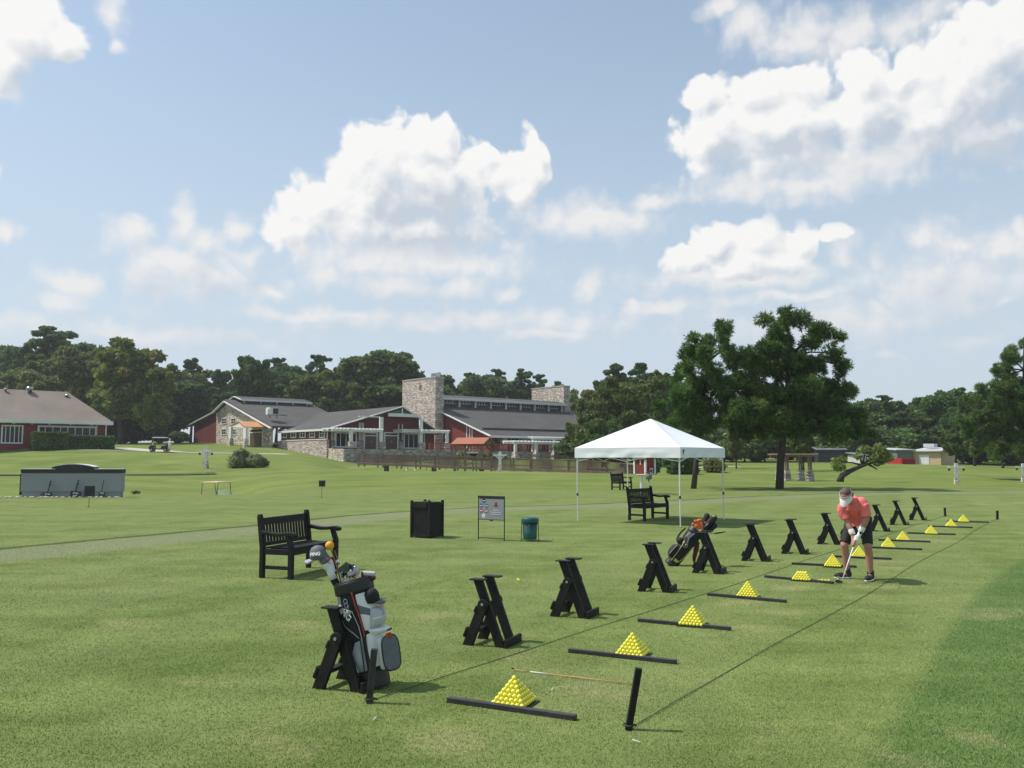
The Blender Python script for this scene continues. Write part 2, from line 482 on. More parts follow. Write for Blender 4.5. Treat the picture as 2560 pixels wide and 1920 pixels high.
M['white_cloth'] = mat('white_vinyl', (0.74, 0.74, 0.73), 0.55, 0.08, 7, 0.25, bdist=0.01)
M['pale_cloth'] = mat('pale_grey_vinyl', (0.45, 0.46, 0.46), 0.6, 0.1, 10, 0.3, bdist=0.008)
M['red_trim'] = mat('red_piping', (0.42, 0.04, 0.03), 0.6, 0.15, 20)
M['print_white'] = mat('white_print', (0.75, 0.75, 0.75), 0.6, 0.04, 9)
M['yellow_cloth'] = mat('yellow_trim', (0.52, 0.44, 0.10), 0.65, 0.12, 14)
M['orange_cloth'] = mat('orange_towel', (0.72, 0.17, 0.06), 0.95, 0.15, 30, 0.8, bdist=0.01)
M['orange'] = mat('orange_foam', (0.80, 0.36, 0.02), 0.6, 0.1, 30, 0.2, bdist=0.002)
M['orange_rod'] = mat('orange_fibreglass', (0.50, 0.27, 0.13), 0.5, 0.1, 20)
M['copper_rod'] = mat('copper_shaft', (0.38, 0.15, 0.06), 0.4, 0.1, 20, metal=0.5)
M['dark_blue_steel'] = mat('dark_iron_head', (0.10, 0.13, 0.17), 0.3, 0.3, 20, metal=0.9)
M['dark_red'] = mat('dark_red_vinyl', (0.10, 0.012, 0.012), 0.5, 0.2, 10)
M['ball'] = mat('yellow_ball', (0.80, 0.74, 0.075), 0.45, 0.08, 60, 0.15, bdist=0.002)
M['green_bin'] = mat('green_plastic', (0.012, 0.085, 0.075), 0.4, 0.15, 8)
M['sign_grey'] = mat('grey_sign_face', (0.27, 0.285, 0.31), 0.55, 0.05, 3)
M['blue_print'] = mat('blue_print', (0.05, 0.10, 0.30), 0.6, 0.05, 9)
M['red_print'] = mat('red_print', (0.45, 0.06, 0.05), 0.6, 0.05, 9)
M['crimson_print'] = mat('crimson_print', (0.32, 0.012, 0.03), 0.6, 0.05, 9)
M['navy'] = mat('navy_sign', (0.012, 0.013, 0.03), 0.5, 0.1, 9)
M['board_grey'] = mat('grey_render', (0.28, 0.29, 0.31), 0.85, 0.06, 2)
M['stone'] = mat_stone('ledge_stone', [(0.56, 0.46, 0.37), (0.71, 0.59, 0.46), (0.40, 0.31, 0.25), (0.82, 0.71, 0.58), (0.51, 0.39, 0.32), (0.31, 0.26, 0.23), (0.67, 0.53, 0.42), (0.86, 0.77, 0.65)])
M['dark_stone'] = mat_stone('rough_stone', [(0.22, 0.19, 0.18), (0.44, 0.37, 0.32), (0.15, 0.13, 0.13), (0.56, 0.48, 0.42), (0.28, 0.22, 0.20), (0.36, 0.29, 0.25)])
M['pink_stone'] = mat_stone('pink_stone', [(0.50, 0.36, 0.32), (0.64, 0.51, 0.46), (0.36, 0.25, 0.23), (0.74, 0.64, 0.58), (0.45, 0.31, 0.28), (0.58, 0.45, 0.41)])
M['red_wall'] = mat_siding('barn_red_siding', (0.13, 0.016, 0.014))
M['red_panel'] = mat_siding('brick_red_siding', (0.19, 0.028, 0.022), 0.25)
M['roof'] = mat_shingle('charcoal_shingle', (0.052, 0.050, 0.047), (0.108, 0.102, 0.095))
M['brown_roof'] = mat_shingle('brown_shingle', (0.18, 0.142, 0.118), (0.28, 0.230, 0.192))
M['copper_roof'] = mat('copper_sheet', (0.62, 0.30, 0.12), 0.5, 0.1, 4, metal=0.1)
M['terracotta'] = mat('rusty_roof_sheet', (0.36, 0.12, 0.06), 0.65, 0.12, 4)
M['door_wood'] = mat('brown_door_wood', (0.10, 0.055, 0.04), 0.5, 0.3, 4, stretch=(6, 6, 0.6))
M['shade_tone'] = mat('shade_toned_cladding', (0.045, 0.05, 0.06), 0.7, 0.2, 2)  # wall colour darkened to stand for shade under eaves and in recesses
M['dark_wood'] = mat('weathered_timber', (0.20, 0.135, 0.105), 0.85, 0.3, 5, 0.3)
M['glass'] = mat_glass('window_glass')
M['tan_wall'] = mat('tan_stucco', (0.55, 0.42, 0.26), 0.85, 0.06, 2)
M['grey_wall'] = mat('grey_cladding', (0.16, 0.18, 0.20), 0.7, 0.1, 2)
M['metal_roof'] = mat('pale_metal_roof', (0.55, 0.57, 0.58), 0.45, 0.08, 2)
M['red_metal'] = mat('red_steel', (0.42, 0.03, 0.025), 0.5, 0.15, 3)
M['rail_red'] = mat('red_railing', (0.30, 0.05, 0.035), 0.6, 0.15, 3)
M['concrete'] = mat('concrete', (0.46, 0.43, 0.38), 0.9, 0.1, 1.5)
M['bark'] = mat('pine_bark', (0.030, 0.023, 0.020), 0.95, 0.4, 9, 0.8, col2=(0.085, 0.066, 0.056), stretch=(2, 2, 0.5), bdist=0.03)
M['skin'] = mat('skin', (0.42, 0.21, 0.15), 0.55, 0.10, 9, spec=0.4)
M['shirt'] = mat('coral_polo', (0.86, 0.19, 0.19), 0.8, 0.06, 40, 0.25, bdist=0.006)
M['hair'] = mat('brown_hair', (0.10, 0.065, 0.05), 0.7, 0.3, 60, 0.5, bdist=0.004)
M['shoe'] = mat('black_shoe', (0.015, 0.015, 0.016), 0.6, 0.3, 20)
M['towel_white'] = mat('white_knit', (0.72, 0.72, 0.72), 0.95, 0.06, 40, 0.4, bdist=0.004)
M['cart_cream'] = mat('cream_plastic', (0.62, 0.50, 0.28), 0.5, 0.06, 3)
M['clear'] = None
def clear_glass():
    m, nt, b = new_mat('clear_acrylic')
    b.inputs['Base Color'].default_value = (0.75, 0.82, 0.80, 1); b.inputs['Roughness'].default_value = 0.05
    b.inputs['Alpha'].default_value = 0.45
    return m
M['clear'] = clear_glass()

# ------------------------------------------------------------------ terrain
# Per column (frame x at the horizon): (distance, frame row at which the ground lies there)
PROFILE = {
    -900: [(40, 1232.6), (48, 1238), (56, 1226), (72, 1198), (84, 1183), (92, 1166), (102, 1140), (110, 1122), (125, 1116), (160, 1110), (260, 1106)],
    60:   [(38, 1237.4), (42, 1240), (50, 1232), (60, 1218), (72, 1198), (79, 1187), (84, 1187), (90, 1168), (99, 1140), (106, 1122), (112, 1116), (125, 1113), (160, 1109), (260, 1106)],
    330:  [(40, 1232.6), (45, 1250), (51, 1246), (58, 1228), (70, 1202), (78, 1188), (84, 1187), (89, 1170), (98, 1146), (106, 1128), (114, 1124), (125, 1117), (150, 1110), (260, 1106)],
    545:  [(40, 1232.6), (44, 1292), (50, 1284), (56, 1268), (62, 1240), (72, 1202), (79, 1186), (84, 1183), (90, 1168), (100, 1146), (110, 1132), (120, 1124), (130, 1118), (150, 1108), (260, 1104)],
    660:  [(42, 1228.3), (50, 1224), (60, 1210), (70, 1194), (80, 1178), (90, 1168), (100, 1152), (110, 1140), (120, 1128), (130, 1119), (150, 1108), (260, 1104)],
    800:  [(45, 1222.5), (55, 1206), (65, 1192), (75, 1181), (85, 1172), (95, 1162), (105, 1154), (114, 1147), (122, 1142), (135, 1130), (260, 1110)],
    880:  [(45, 1222.5), (55, 1205), (65, 1191), (75, 1180), (82, 1173), (88, 1174), (93, 1190), (104, 1184), (116, 1160), (126, 1150), (140, 1138), (260, 1112)],
    1050: [(45, 1222.5), (55, 1205), (64, 1191), (72, 1181), (77, 1178), (83, 1186), (95, 1182), (108, 1165), (120, 1158), (140, 1140), (260, 1112)],
    1280: [(45, 1222.5), (55, 1205), (64, 1190), (72, 1180), (77, 1177), (83, 1184), (95, 1180), (108, 1165), (120, 1158), (140, 1142), (260, 1114)],
    1500: [(45, 1222.5), (55, 1205), (63, 1191), (70, 1184), (74, 1182), (80, 1188), (92, 1180), (105, 1166), (120, 1158), (150, 1145), (260, 1118)],
    1760: [(45, 1222.5), (52, 1211), (58, 1202), (64, 1194), (70, 1193), (80, 1186), (92, 1172), (104, 1164), (120, 1157), (160, 1148), (260, 1128)],
    2000: [(45, 1222.5), (51, 1213), (57, 1205), (62, 1203), (68, 1206), (76, 1196), (86, 1178), (97, 1166), (110, 1160), (130, 1154), (160, 1150), (260, 1134)],
    2180: [(45, 1222.5), (52, 1212), (58, 1206), (64, 1206), (72, 1196), (80, 1184), (90, 1168), (99, 1159), (108, 1158), (130, 1155), (160, 1150), (260, 1136)],
    2400: [(45, 1222.5), (50, 1214.5), (56, 1211), (62, 1206), (70, 1192), (78, 1176), (86, 1166), (94, 1164), (110, 1164), (130, 1160), (260, 1138)],
    2620: [(45, 1222.5), (50, 1214.5), (56, 1210), (62, 1204), (70, 1194), (78, 1184), (86, 1178), (94, 1176), (110, 1172), (130, 1164), (260, 1140)],
    3500: [(45, 1222.5), (52, 1212), (62, 1204), (80, 1186), (95, 1178), (130, 1165), (260, 1142)],
}
TY = np.concatenate([np.linspace(30, 135, 211), np.linspace(137, 300, 60)])
def _terrain_table():
    cols = sorted(PROFILE)
    rows = []
    for c in cols:
        pr = [(30.0, 0.0)] + [(Y, CAMZ + ray(c, py).z * Y if Y > 45.01 or py != 1222.5 else 0.0) for (Y, py) in PROFILE[c]] + [(300, CAMZ + ray(c, PROFILE[c][-1][1]).z * 262)]
        z = np.interp(TY, [a for a, _ in pr], [b for _, b in pr])
        rows.append(z)
    A = np.array(rows)
    xs = np.array([ray(c, HOR).x for c in cols])
    gx = np.linspace(xs[0], xs[-1], 420)
    B = np.stack([np.interp(gx, xs, A[:, j]) for j in range(A.shape[1])], axis=1)
    for _ in range(3):
        B[1:-1] = 0.25 * B[:-2] + 0.5 * B[1:-1] + 0.25 * B[2:]
    for _ in range(10):
        B[1:-1] = 0.25 * B[:-2] + 0.5 * B[1:-1] + 0.25 * B[2:]
        B[:, 1:-1] = 0.25 * B[:, :-2] + 0.5 * B[:, 1:-1] + 0.25 * B[:, 2:]
    return gx, B
TGX, TGB = _terrain_table()
def terrain_np(X, Y):
    X, Y = np.asarray(X, float), np.asarray(Y, float)
    Yc = np.clip(Y, 30, 299.9)
    u = np.clip(X / np.maximum(Y, 1.0), TGX[0], TGX[-1] - 1e-6)
    fi = (u - TGX[0]) / (TGX[1] - TGX[0]); i = np.clip(fi.astype(int), 0, len(TGX) - 2); a = fi - i
    fj = np.interp(Yc, TY, np.arange(len(TY))); j = np.clip(fj.astype(int), 0, len(TY) - 2); b = fj - j
    z = (TGB[i, j] * (1 - a) + TGB[i + 1, j] * a) * (1 - b) + (TGB[i, j + 1] * (1 - a) + TGB[i + 1, j + 1] * a) * b
    return np.where(Y < 30, 0.0, z)
def TZ(x, y): return float(terrain_np([x], [y])[0])
def on(px, Y, py=HOR):
    """The ground point in the frame's column px at distance Y."""
    x = ray(px, py).x * Y
    return Vector((x, Y, TZ(x, Y)))
def hit(px, py, y0=30.0):
    """Where the view ray through a frame point first meets the terrain."""
    d = ray(px, py)
    Y = y0
    while Y < 290:
        if CAMZ + d.z * Y <= TZ(d.x * Y, Y): return Vector((d.x * Y, Y, TZ(d.x * Y, Y)))
        Y += 0.1
    return on(px, 200, py)
# ------------------------------------------------------------------ ground
def polyline_sd(X, Y, pts):
    """Signed distance to a polyline, positive on its right-hand side."""
    best = np.full(X.shape, 1e9); sgn = np.ones(X.shape)
    for (a, b) in zip(pts[:-1], pts[1:]):
        ax, ay, bx, by = a[0], a[1], b[0], b[1]
        dx, dy = bx - ax, by - ay
        t = np.clip(((X - ax) * dx + (Y - ay) * dy) / (dx * dx + dy * dy), 0, 1)
        d = np.hypot(X - ax - t * dx, Y - ay - t * dy)
        c = (X - ax) * dy - (Y - ay) * dx
        s = np.where(c >= 0, 1.0, -1.0)
        m = d < best
        best = np.where(m, d, best); sgn = np.where(m, s, sgn)
    return best * sgn
def gp(x, y): return tuple(G(x * K2, y * K2))[:2]
ROUGH = [gp(1815, 1760), gp(1869, 1659), gp(1935, 1560), gp(1990, 1455), gp(2042, 1372), gp(2095, 1302), gp(2150, 1247), gp(2212, 1208), gp(2420, 1150)]
EDGE = [gp(-700, 1262), gp(-200, 1207), gp(0, 1187), gp(200, 1168), gp(400, 1150), gp(550, 1136), gp(760, 1114), gp(870, 1106), gp(955, 1101), gp(1030, 1097),
        gp(1235, 1091), gp(1330, 1087), gp(1500, 1080), gp(1640, 1072), gp(1860, 1065), gp(2212, 1060), gp(2700, 1056)]
WORN = [(1540, 1745, .5, .22), (1475, 1722, .4, .2), (1876, 1567, .5, .2), (1795, 1592, .4, .2), (2524, 1541, .9, .3), (1882, 1822, .35, .12), (1130, 1850, .5, .2),
        (1000, 1800, .3, .1), (800, 1870, .45, .2), (700, 1830, .5, .2), (1290, 1640, .35, .12), (1960, 1530, .5, .2), (1850, 1505, .5, .2), (2150, 1462, .6, .25), (2230, 1470, .6, .2),
        (2240, 1420, .6, .2), (2330, 1352, .8, .3), (1640, 1640, .5, .2), (1720, 1660, .4, .15), (1400, 1700, .4, .2), (1980, 1470, .5, .2), (520, 1700, .4, .15), (300, 1560, .7, .2),
        (2450, 1850, .3, .15), (2260, 1900, .3, .15), (1100, 1545, .5, .2), (760, 1560, .5, .2), (2205, 1403, .7, .2)]
STREAK = [(2105, 1268, 2215, 1270), (2180, 1262, 2330, 1266), (2330, 1264, 2420, 1262), (2435, 1260, 2560, 1264), (2500, 1256, 2600, 1257), (2260, 1274, 2360, 1272),
          (900, 1229, 1120, 1231), (1090, 1222, 1170, 1219), (1240, 1226, 1420, 1230), (1690, 1232, 1770, 1233), (1950, 1240, 2000, 1240)]
def worn_np(X, Y):
    w = np.zeros(X.shape)
    for (px, py, a, b) in WORN:
        c = G(px, py)
        w = np.maximum(w, np.exp(-((X - c.x) / (a * .8)) ** 2 - ((Y - c.y) / (b * 2.2)) ** 2) * .8)
    for (x0, y0, x1, y1) in STREAK:
        a, b = G(x0, y0), G(x1, y1)
        d = np.abs(polyline_sd(X, Y, [tuple(a)[:2], tuple(b)[:2]]))
        w = np.maximum(w, np.exp(-(d / 0.35) ** 2))
    return w
def lines(*segs):
    out = []
    for (a, b, n) in segs: out += list(np.linspace(a, b, n, endpoint=False))
    return np.array(out + [segs[-1][1]])
gx = lines((-700, -120, 20), (-120, -40, 60), (-40, -14, 80), (-14, 16, 150), (16, 40, 80), (40, 120, 60), (120, 700, 20))
gy = lines((-60, 0, 8), (0, 16, 110), (16, 46, 120), (46, 130, 140), (130, 300, 50), (300, 1600, 14))
GXX, GYY = np.meshgrid(gx, gy)
GZ = terrain_np(GXX, GYY)
nx, ny = len(gx), len(gy)
co = np.stack([GXX, GYY, GZ], axis=2).reshape(-1, 3)
idx = np.arange(nx * ny).reshape(ny, nx)
quads = np.stack([idx[:-1, :-1], idx[:-1, 1:], idx[1:, 1:], idx[1:, :-1]], axis=2).reshape(-1, 4)
def np_mesh(name, co, loops, sizes):
    me = bpy.data.meshes.new(name)
    me.vertices.add(len(co)); me.vertices.foreach_set('co', np.asarray(co, np.float32).ravel())
    me.loops.add(len(loops)); me.loops.foreach_set('vertex_index', np.asarray(loops, np.int32))
    st = np.concatenate([[0], np.cumsum(sizes)[:-1]])
    me.polygons.add(len(sizes)); me.polygons.foreach_set('loop_start', st.astype(np.int32)); me.polygons.foreach_set('loop_total', np.asarray(sizes, np.int32))
    me.update(calc_edges=True)
    return me
def set_attr(me, name, arr):
    a = me.attributes.new(name, 'FLOAT', 'POINT'); a.data.foreach_set('value', np.asarray(arr, np.float32).ravel())
def ground_attrs(me, X, Y):
    set_attr(me, 'd_rough', np.clip(polyline_sd(X, Y, ROUGH), -30, 30))
    set_attr(me, 'd_edge', np.clip(polyline_sd(X, Y, EDGE), -60, 60))
    set_attr(me, 'worn', worn_np(X, Y))
def attr(nt, name):
    n = nt.nodes.new('ShaderNodeAttribute'); n.attribute_name = name; return n.outputs['Fac']
def grass_colour(nt, blades=False):
    geo = nt.nodes.new('ShaderNodeNewGeometry')
    pos = geo.outputs['Position']
    sp = nt.nodes.new('ShaderNodeSeparateXYZ'); nt.links.new(pos, sp.inputs[0])
    big = nnoise(nt, pos, 0.22, 3)
    mid = nnoise(nt, pos, 1.3, 5, 0.65)
    streak = nnoise(nt, nstretch(nt, pos, (0.25, 1.6, 1)), 0.7, 5, 0.65)
    fine = nnoise(nt, pos, 22.0, 3, 0.7)
    t = nmath(nt, 'ADD', nmath(nt, 'MULTIPLY', mid, 0.55), nmath(nt, 'MULTIPLY', streak, 0.55))
    c = nmix(nt, nrange(nt, t, 0.40, 0.72), (0.128, 0.177, 0.044), (0.219, 0.270, 0.084))
    c = nmix(nt, nmath(nt, 'MULTIPLY', nrange(nt, big, 0.45, 0.75), 0.35), c, (0.20, 0.225, 0.10))
    de, dr, wo = attr(nt, 'd_edge'), attr(nt, 'd_rough'), attr(nt, 'worn')
    wob = nmath(nt, 'MULTIPLY_ADD', mid, 0.5, -0.25)
    # broad mowing passes along the line of tees
    pas = nmath(nt, 'SINE', nmath(nt, 'MULTIPLY', nmath(nt, 'ADD', nmath(nt, 'MULTIPLY', sp.outputs[0], 0.90), nmath(nt, 'MULTIPLY', sp.outputs[1], -0.42)), 2.6))
    c = nmix(nt, nmath(nt, 'MULTIPLY', nrange(nt, pas, -0.5, 0.5), 0.26), c, (0.235, 0.285, 0.105))
    # the closely mown path and its lip, the lusher apron beyond
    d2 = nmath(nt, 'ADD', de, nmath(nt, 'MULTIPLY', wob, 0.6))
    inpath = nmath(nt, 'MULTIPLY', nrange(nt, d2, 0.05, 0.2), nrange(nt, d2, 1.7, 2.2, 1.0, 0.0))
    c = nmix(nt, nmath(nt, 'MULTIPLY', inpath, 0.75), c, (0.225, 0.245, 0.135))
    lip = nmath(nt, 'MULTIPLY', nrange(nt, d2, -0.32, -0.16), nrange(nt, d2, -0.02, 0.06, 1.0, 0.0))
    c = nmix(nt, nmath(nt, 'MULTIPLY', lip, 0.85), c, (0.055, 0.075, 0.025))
    beyond = nrange(nt, d2, -0.3, -6.0)
    lush = nmix(nt, nrange(nt, t, 0.34, 0.74), (0.128, 0.180, 0.044), (0.208, 0.256, 0.078))
    c = nmix(nt, nmath(nt, 'MULTIPLY', beyond, 0.75), c, lush)
    far = nrange(nt, nmath(nt, 'ADD', sp.outputs[1], nmath(nt, 'MULTIPLY', big, 6.0)), 43.0, 52.0)
    farc = nmix(nt, nrange(nt, nmath(nt, 'ADD', nmath(nt, 'MULTIPLY', big, 0.5), nmath(nt, 'MULTIPLY', streak, 0.55)), 0.38, 0.70), (0.124, 0.178, 0.034), (0.220, 0.264, 0.066))
    c = nmix(nt, far, c, farc)
    # darker, longer grass
    d3 = nmath(nt, 'ADD', dr, nmath(nt, 'MULTIPLY_ADD', mid, 0.30, -0.15))
    rg = nmix(nt, nrange(nt, t, 0.36, 0.78), (0.082, 0.144, 0.036), (0.140, 0.208, 0.060))
    c = nmix(nt, nmath(nt, 'MULTIPLY', nrange(nt, d3, -0.10, 0.12), 0.9), c, rg)
    # dry, worn turf
    wv = nmath(nt, 'ADD', nmath(nt, 'MULTIPLY', wo, 0.85), nmath(nt, 'MULTIPLY_ADD', fine, 0.9, -0.55))
    c = nmix(nt, nmath(nt, 'MULTIPLY', nrange(nt, nmath(nt, 'MULTIPLY', wv, nrange(nt, mid, 0.30, 0.62)), 0.10, 0.70), 0.55), c, (0.34, 0.30, 0.155))
    dry = nrange(nt, nmath(nt, 'ADD', nmath(nt, 'MULTIPLY', mid, 0.6), nmath(nt, 'MULTIPLY', fine, 0.45)), 0.60, 0.76)
    c = nmix(nt, nmath(nt, 'MULTIPLY', dry, 0.28), c, (0.30, 0.275, 0.14))
    return c, fine, geo
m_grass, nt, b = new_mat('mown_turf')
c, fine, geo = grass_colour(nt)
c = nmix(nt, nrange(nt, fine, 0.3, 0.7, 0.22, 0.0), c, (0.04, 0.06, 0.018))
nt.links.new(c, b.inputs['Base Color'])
b.inputs['Roughness'].default_value = 0.95; b.inputs['Specular IOR Level'].default_value = 0.15
h = nmath(nt, 'ADD', fine, nnoise(nt, geo.outputs['Position'], 90.0, 2))
nbump(nt, h, 0.6, 0.02, b)
m_blade, nt, b = new_mat('grass_blade')
c, fine, geo = grass_colour(nt)
hsv = nt.nodes.new('ShaderNodeHueSaturation'); nt.links.new(c, hsv.inputs['Color'])
nt.links.new(nmath(nt, 'MULTIPLY_ADD', geo.outputs['Random Per Island'], 0.50, 1.30), hsv.inputs['Value'])
nt.links.new(hsv.outputs[0], b.inputs['Base Color'])
b.inputs['Roughness'].default_value = 0.7; b.inputs['Specular IOR Level'].default_value = 0.2

me = np_mesh('ground', co, quads.ravel(), np.full(len(quads), 4))
me.polygons.foreach_set('use_smooth', [True] * len(me.polygons))
ground_attrs(me, GXX.ravel(), GYY.ravel())
me.materials.append(m_grass)
ground = bpy.data.objects.new('ground', me); COL.objects.link(ground)
struct(ground, 'structure', 'gently rolling mown golf practice ground')

# where balls, trays and boards lie flat no blades stand
TEE_T = R(-24)                                             # the tee furniture's common bearing
PU, PW = Vector((math.cos(TEE_T), math.sin(TEE_T), 0)), Vector((-math.sin(TEE_T), math.cos(TEE_T), 0))
PILE_PX = [(1266, 1766), (1571, 1641), (1725.6, 1563), (1866, 1493), (2003, 1450), (2081.5, 1416), (2148, 1393), (2221, 1368), (2258, 1350.5), (2329, 1334), (2379, 1316.5), (2410, 1304)]
PILE_C = [G(x, y + (y - HOR) * 0.013) + PW * 0.133 for x, y in PILE_PX]
def blades(n, y0, y1, seed):
    rg = np.random.default_rng(seed)
    u = rg.uniform(-0.80, 0.80, n); Y = np.exp(rg.uniform(math.log(y0), math.log(y1), n)); X = u * Y
    keep = np.ones(n, bool)
    for pc in PILE_C[:6]: keep &= np.hypot(X - pc.x, Y - pc.y) > 0.20
    X, Y = X[keep], Y[keep]; n = len(X)
    rough = polyline_sd(X, Y, ROUGH) + rg.normal(0, .04, n)
    s = 1.0 + Y / 14.0
    keep = rg.uniform(0, 1, n) < np.clip((26 - Y) / 18, 0, 1)
    X, Y, rough, s = X[keep], Y[keep], rough[keep], s[keep]; n = len(X)
    hgt = rg.uniform(.004, .0105, n) * np.where(rough > 0, 1.25, 1.0) * (0.9 + 0.2 * s)
    wd = rg.uniform(.0015, .0030, n) * s
    a = rg.uniform(0, 2 * math.pi, n); la = rg.uniform(0, 2 * math.pi, n); ln = hgt * rg.uniform(.2, 1.2, n)
    co = np.zeros((n, 3, 3))
    co[:, 0, 0] = X - np.cos(a) * wd; co[:, 0, 1] = Y - np.sin(a) * wd; co[:, 0, 2] = -.002
    co[:, 1, 0] = X + np.cos(a) * wd; co[:, 1, 1] = Y + np.sin(a) * wd; co[:, 1, 2] = -.002
    co[:, 2, 0] = X + np.cos(la) * ln; co[:, 2, 1] = Y + np.sin(la) * ln; co[:, 2, 2] = hgt
    me = np_mesh('grass', co.reshape(-1, 3), np.arange(3 * n), np.full(n, 3))
    XX = np.repeat(X, 3); YY = np.repeat(Y, 3)
    ground_attrs(me, XX, YY)
    me.materials.append(m_blade)
    o = bpy.data.objects.new('grass', me); COL.objects.link(o)
    struct(o, 'stuff', 'short mown grass blades of the tee')
blades(820000, 2.6, 26.0, 5)
# ------------------------------------------------------------------ practice tee: stands, balls, bars, ropes, posts
def make_stand(label, loc):
    t = thing('bag_stand', label, 'bag stand', loc, TEE_T, 'black wooden bag stands along the tee')
    LN, Z1 = 0.233, 0.600
    def plank(y0, y1, name):
        m = MB()
        m.prism([(0.0, 0.0), (0.092, 0.0), (0.092 - LN, Z1), (-LN, Z1)], 1, y0, y1)
        return m.build(name, M['black_wood'], t, bevel=.004)
    def leg(y0, y1):
        m = MB()
        pts = [(-0.325, 0.0), (-0.222, 0.0), (-0.066, 0.375)]
        for a in range(0, 181, 30):
            pts.append((-0.117 + 0.052 * math.cos(R(a)), 0.385 + 0.045 * math.sin(R(a))))
        pts.append((-0.17, 0.375))
        m.prism(pts, 1, y0, y1)
        m.prism([(-0.322, 0.085), (-0.302, 0.07), (-0.262, 0.155), (-0.285, 0.17)], 1, y0 - .003, y1 + .003)
        m.prism([(-0.212, 0.315), (-0.192, 0.305), (-0.165, 0.36), (-0.185, 0.37)], 1, y0 - .003, y1 + .003)
        return m.build('leg', M['black_wood'], t, bevel=.004)
    plank(0, .036, 'plank'); plank(.224, .260, 'plank')
    for (a, b, s) in ((-.038, -.001, -1), (.261, .298, 1)):
        o = leg(a, b)
        mb = MB(); y = a - .004 if s < 0 else b + .004
        mb.lathe([(0.013, -.004), (0.013, .003), (0.006, .006)], 10, (-0.117, y, .385), Matrix.Rotation(R(90 * s), 3, 'X'))
        mb.build('bolt', M['bolt'], o)
    m = MB(); m.box((-.175, -.0, Z1 + .007), (.15, .095, .014)); m.build('top_plate', M['black_wood'], t, bevel=.003)
    m = MB(); m.box((-.150, .243, Z1 + .007), (.175, .095, .014)); m.build('top_plate', M['black_wood'], t, bevel=.003)
    m = MB(); m.box((.108, .155, .04), (.03, .34, .075)); m.build('foot_board', M['black_wood'], t, bevel=.004)
    m = MB(); m.bar((-.255, -.001, .115), (-.255, .261, .115), .07, .03); m.build('cross_bar', M['black_wood'], t, bevel=.003)
    return t
STAND_PX = [(876, 1730), (1238, 1618.5), (1446, 1545.5), (1656, 1481.5), (1784.6, 1435), (1902.8, 1404), (2000, 1386), (2085.6, 1362), (2140, 1345), (2209.7, 1329), (2259, 1313), (2304.6, 1301)]
STAND_TXT = ['black wooden bag stand holding the white and black golf bag', 'black wooden bag stand between the two front ball pyramids and the wire-framed sign',
             'second empty black bag stand counting from the white golf bag', 'black bag stand just in front of the leaning black golf bag',
             'black bag stand that the leaning black and yellow golf bag rests on', 'first empty black bag stand beyond the black and yellow bag',
             'second empty black bag stand beyond the black and yellow bag', 'black bag stand just beside the golfer on the tent side',
             'black bag stand mostly hidden behind the legs of the golfer', 'black bag stand right behind the hip of the golfer',
             'last but one black bag stand at the far end of the row', 'farthest black bag stand in the row by the far stakes']
STAND_TXT[9] = 'black bag stand emerging from behind the hip of the golfer'
stand0 = make_stand(STAND_TXT[0], G(*STAND_PX[0]))
for k in range(1, 12):
    dup(stand0, G(*STAND_PX[k]), TEE_T + RNG.uniform(-.05, .05), STAND_TXT[k])

# ball pyramids
ORD = ['nearest', 'second', 'third', 'fourth', 'fifth', 'sixth', 'seventh', 'eighth', 'ninth', 'tenth', 'eleventh', 'twelfth']
PILE_NAME = ['in front of the orange rod', 'second from the front', 'third from the front', 'fourth from the front', 'half used up, beside the golfer', 'sixth from the front']
D = 0.0362
ball_me = None
mb = MB(); mb.ball((0, 0, 0), D / 2, 14, 9)
ball0 = mb.build('golf_ball', M['ball'], None, smooth=True)
ball_me = ball0.data
COL.objects.unlink(ball0); bpy.data.objects.remove(ball0)
def put_ball(p, label, group):
    o = bpy.data.objects.new('golf_ball', ball_me); COL.objects.link(o)
    o.location = p; o.rotation_euler = (RNG.uniform(0, 6), RNG.uniform(0, 6), RNG.uniform(0, 6))
    tag(o, label, 'golf ball', group)
stuff_b = MB(); n_ind = 0
def hid(mbx, p):
    mbx.ball(p, D / 2, 10, 6)
BAR_PX = [((1119, 1754.5), (1441.6, 1801)), ((1421.8, 1630.7), (1692, 1660)), ((1596, 1554), (1826.9, 1576)), ((1770.7, 1489), (1964.6, 1506.7)), ((1912, 1444), (2084, 1460)),
          ((1984, 1408), (2139, 1423)), ((2087, 1391), (2218.7, 1401.4)), ((2183, 1369), (2287, 1377)), ((2200, 1349), (2323, 1359)), ((2274, 1333), (2384, 1339)), ((2324.6, 1315.7), (2428.7, 1321.5)), ((2379.6, 1304), (2460.6, 1307.6))]
m = MB(); m.box((0, 0, .018), (.98, .046, .036))
bar_mesh = None
for k, (a, b) in enumerate(BAR_PX):
    ga, gb = G(*a), G(*b); c = (ga + gb) / 2
    d = gb - ga
    if k == 0:
        o = m.build('divider_bar', M['bar'], None, bevel=.004); bar_mesh = o
    else:
        o = bar_mesh.copy(); COL.objects.link(o)
    o.location = c; o.rotation_euler = (0, 0, math.atan2(d.y, d.x) if k < 5 else TEE_T)
    tag(o, 'dark plastic bar lying before the %s' % ['nearest ball pyramid', 'second ball pyramid', 'third ball pyramid', 'fourth ball pyramid', 'half used pile of balls beside the golfer', 'sixth ball pyramid',
        'seventh ball pyramid, behind the legs of the golfer', 'eighth ball pyramid', 'ninth ball pyramid', 'tenth ball pyramid', 'eleventh ball pyramid', 'farthest ball pyramid'][k], 'bar', 'dark bars lying before the ball pyramids')
mt = MB(); mt.box((0, 0, .005), (.285, .285, .01))
tray0 = None
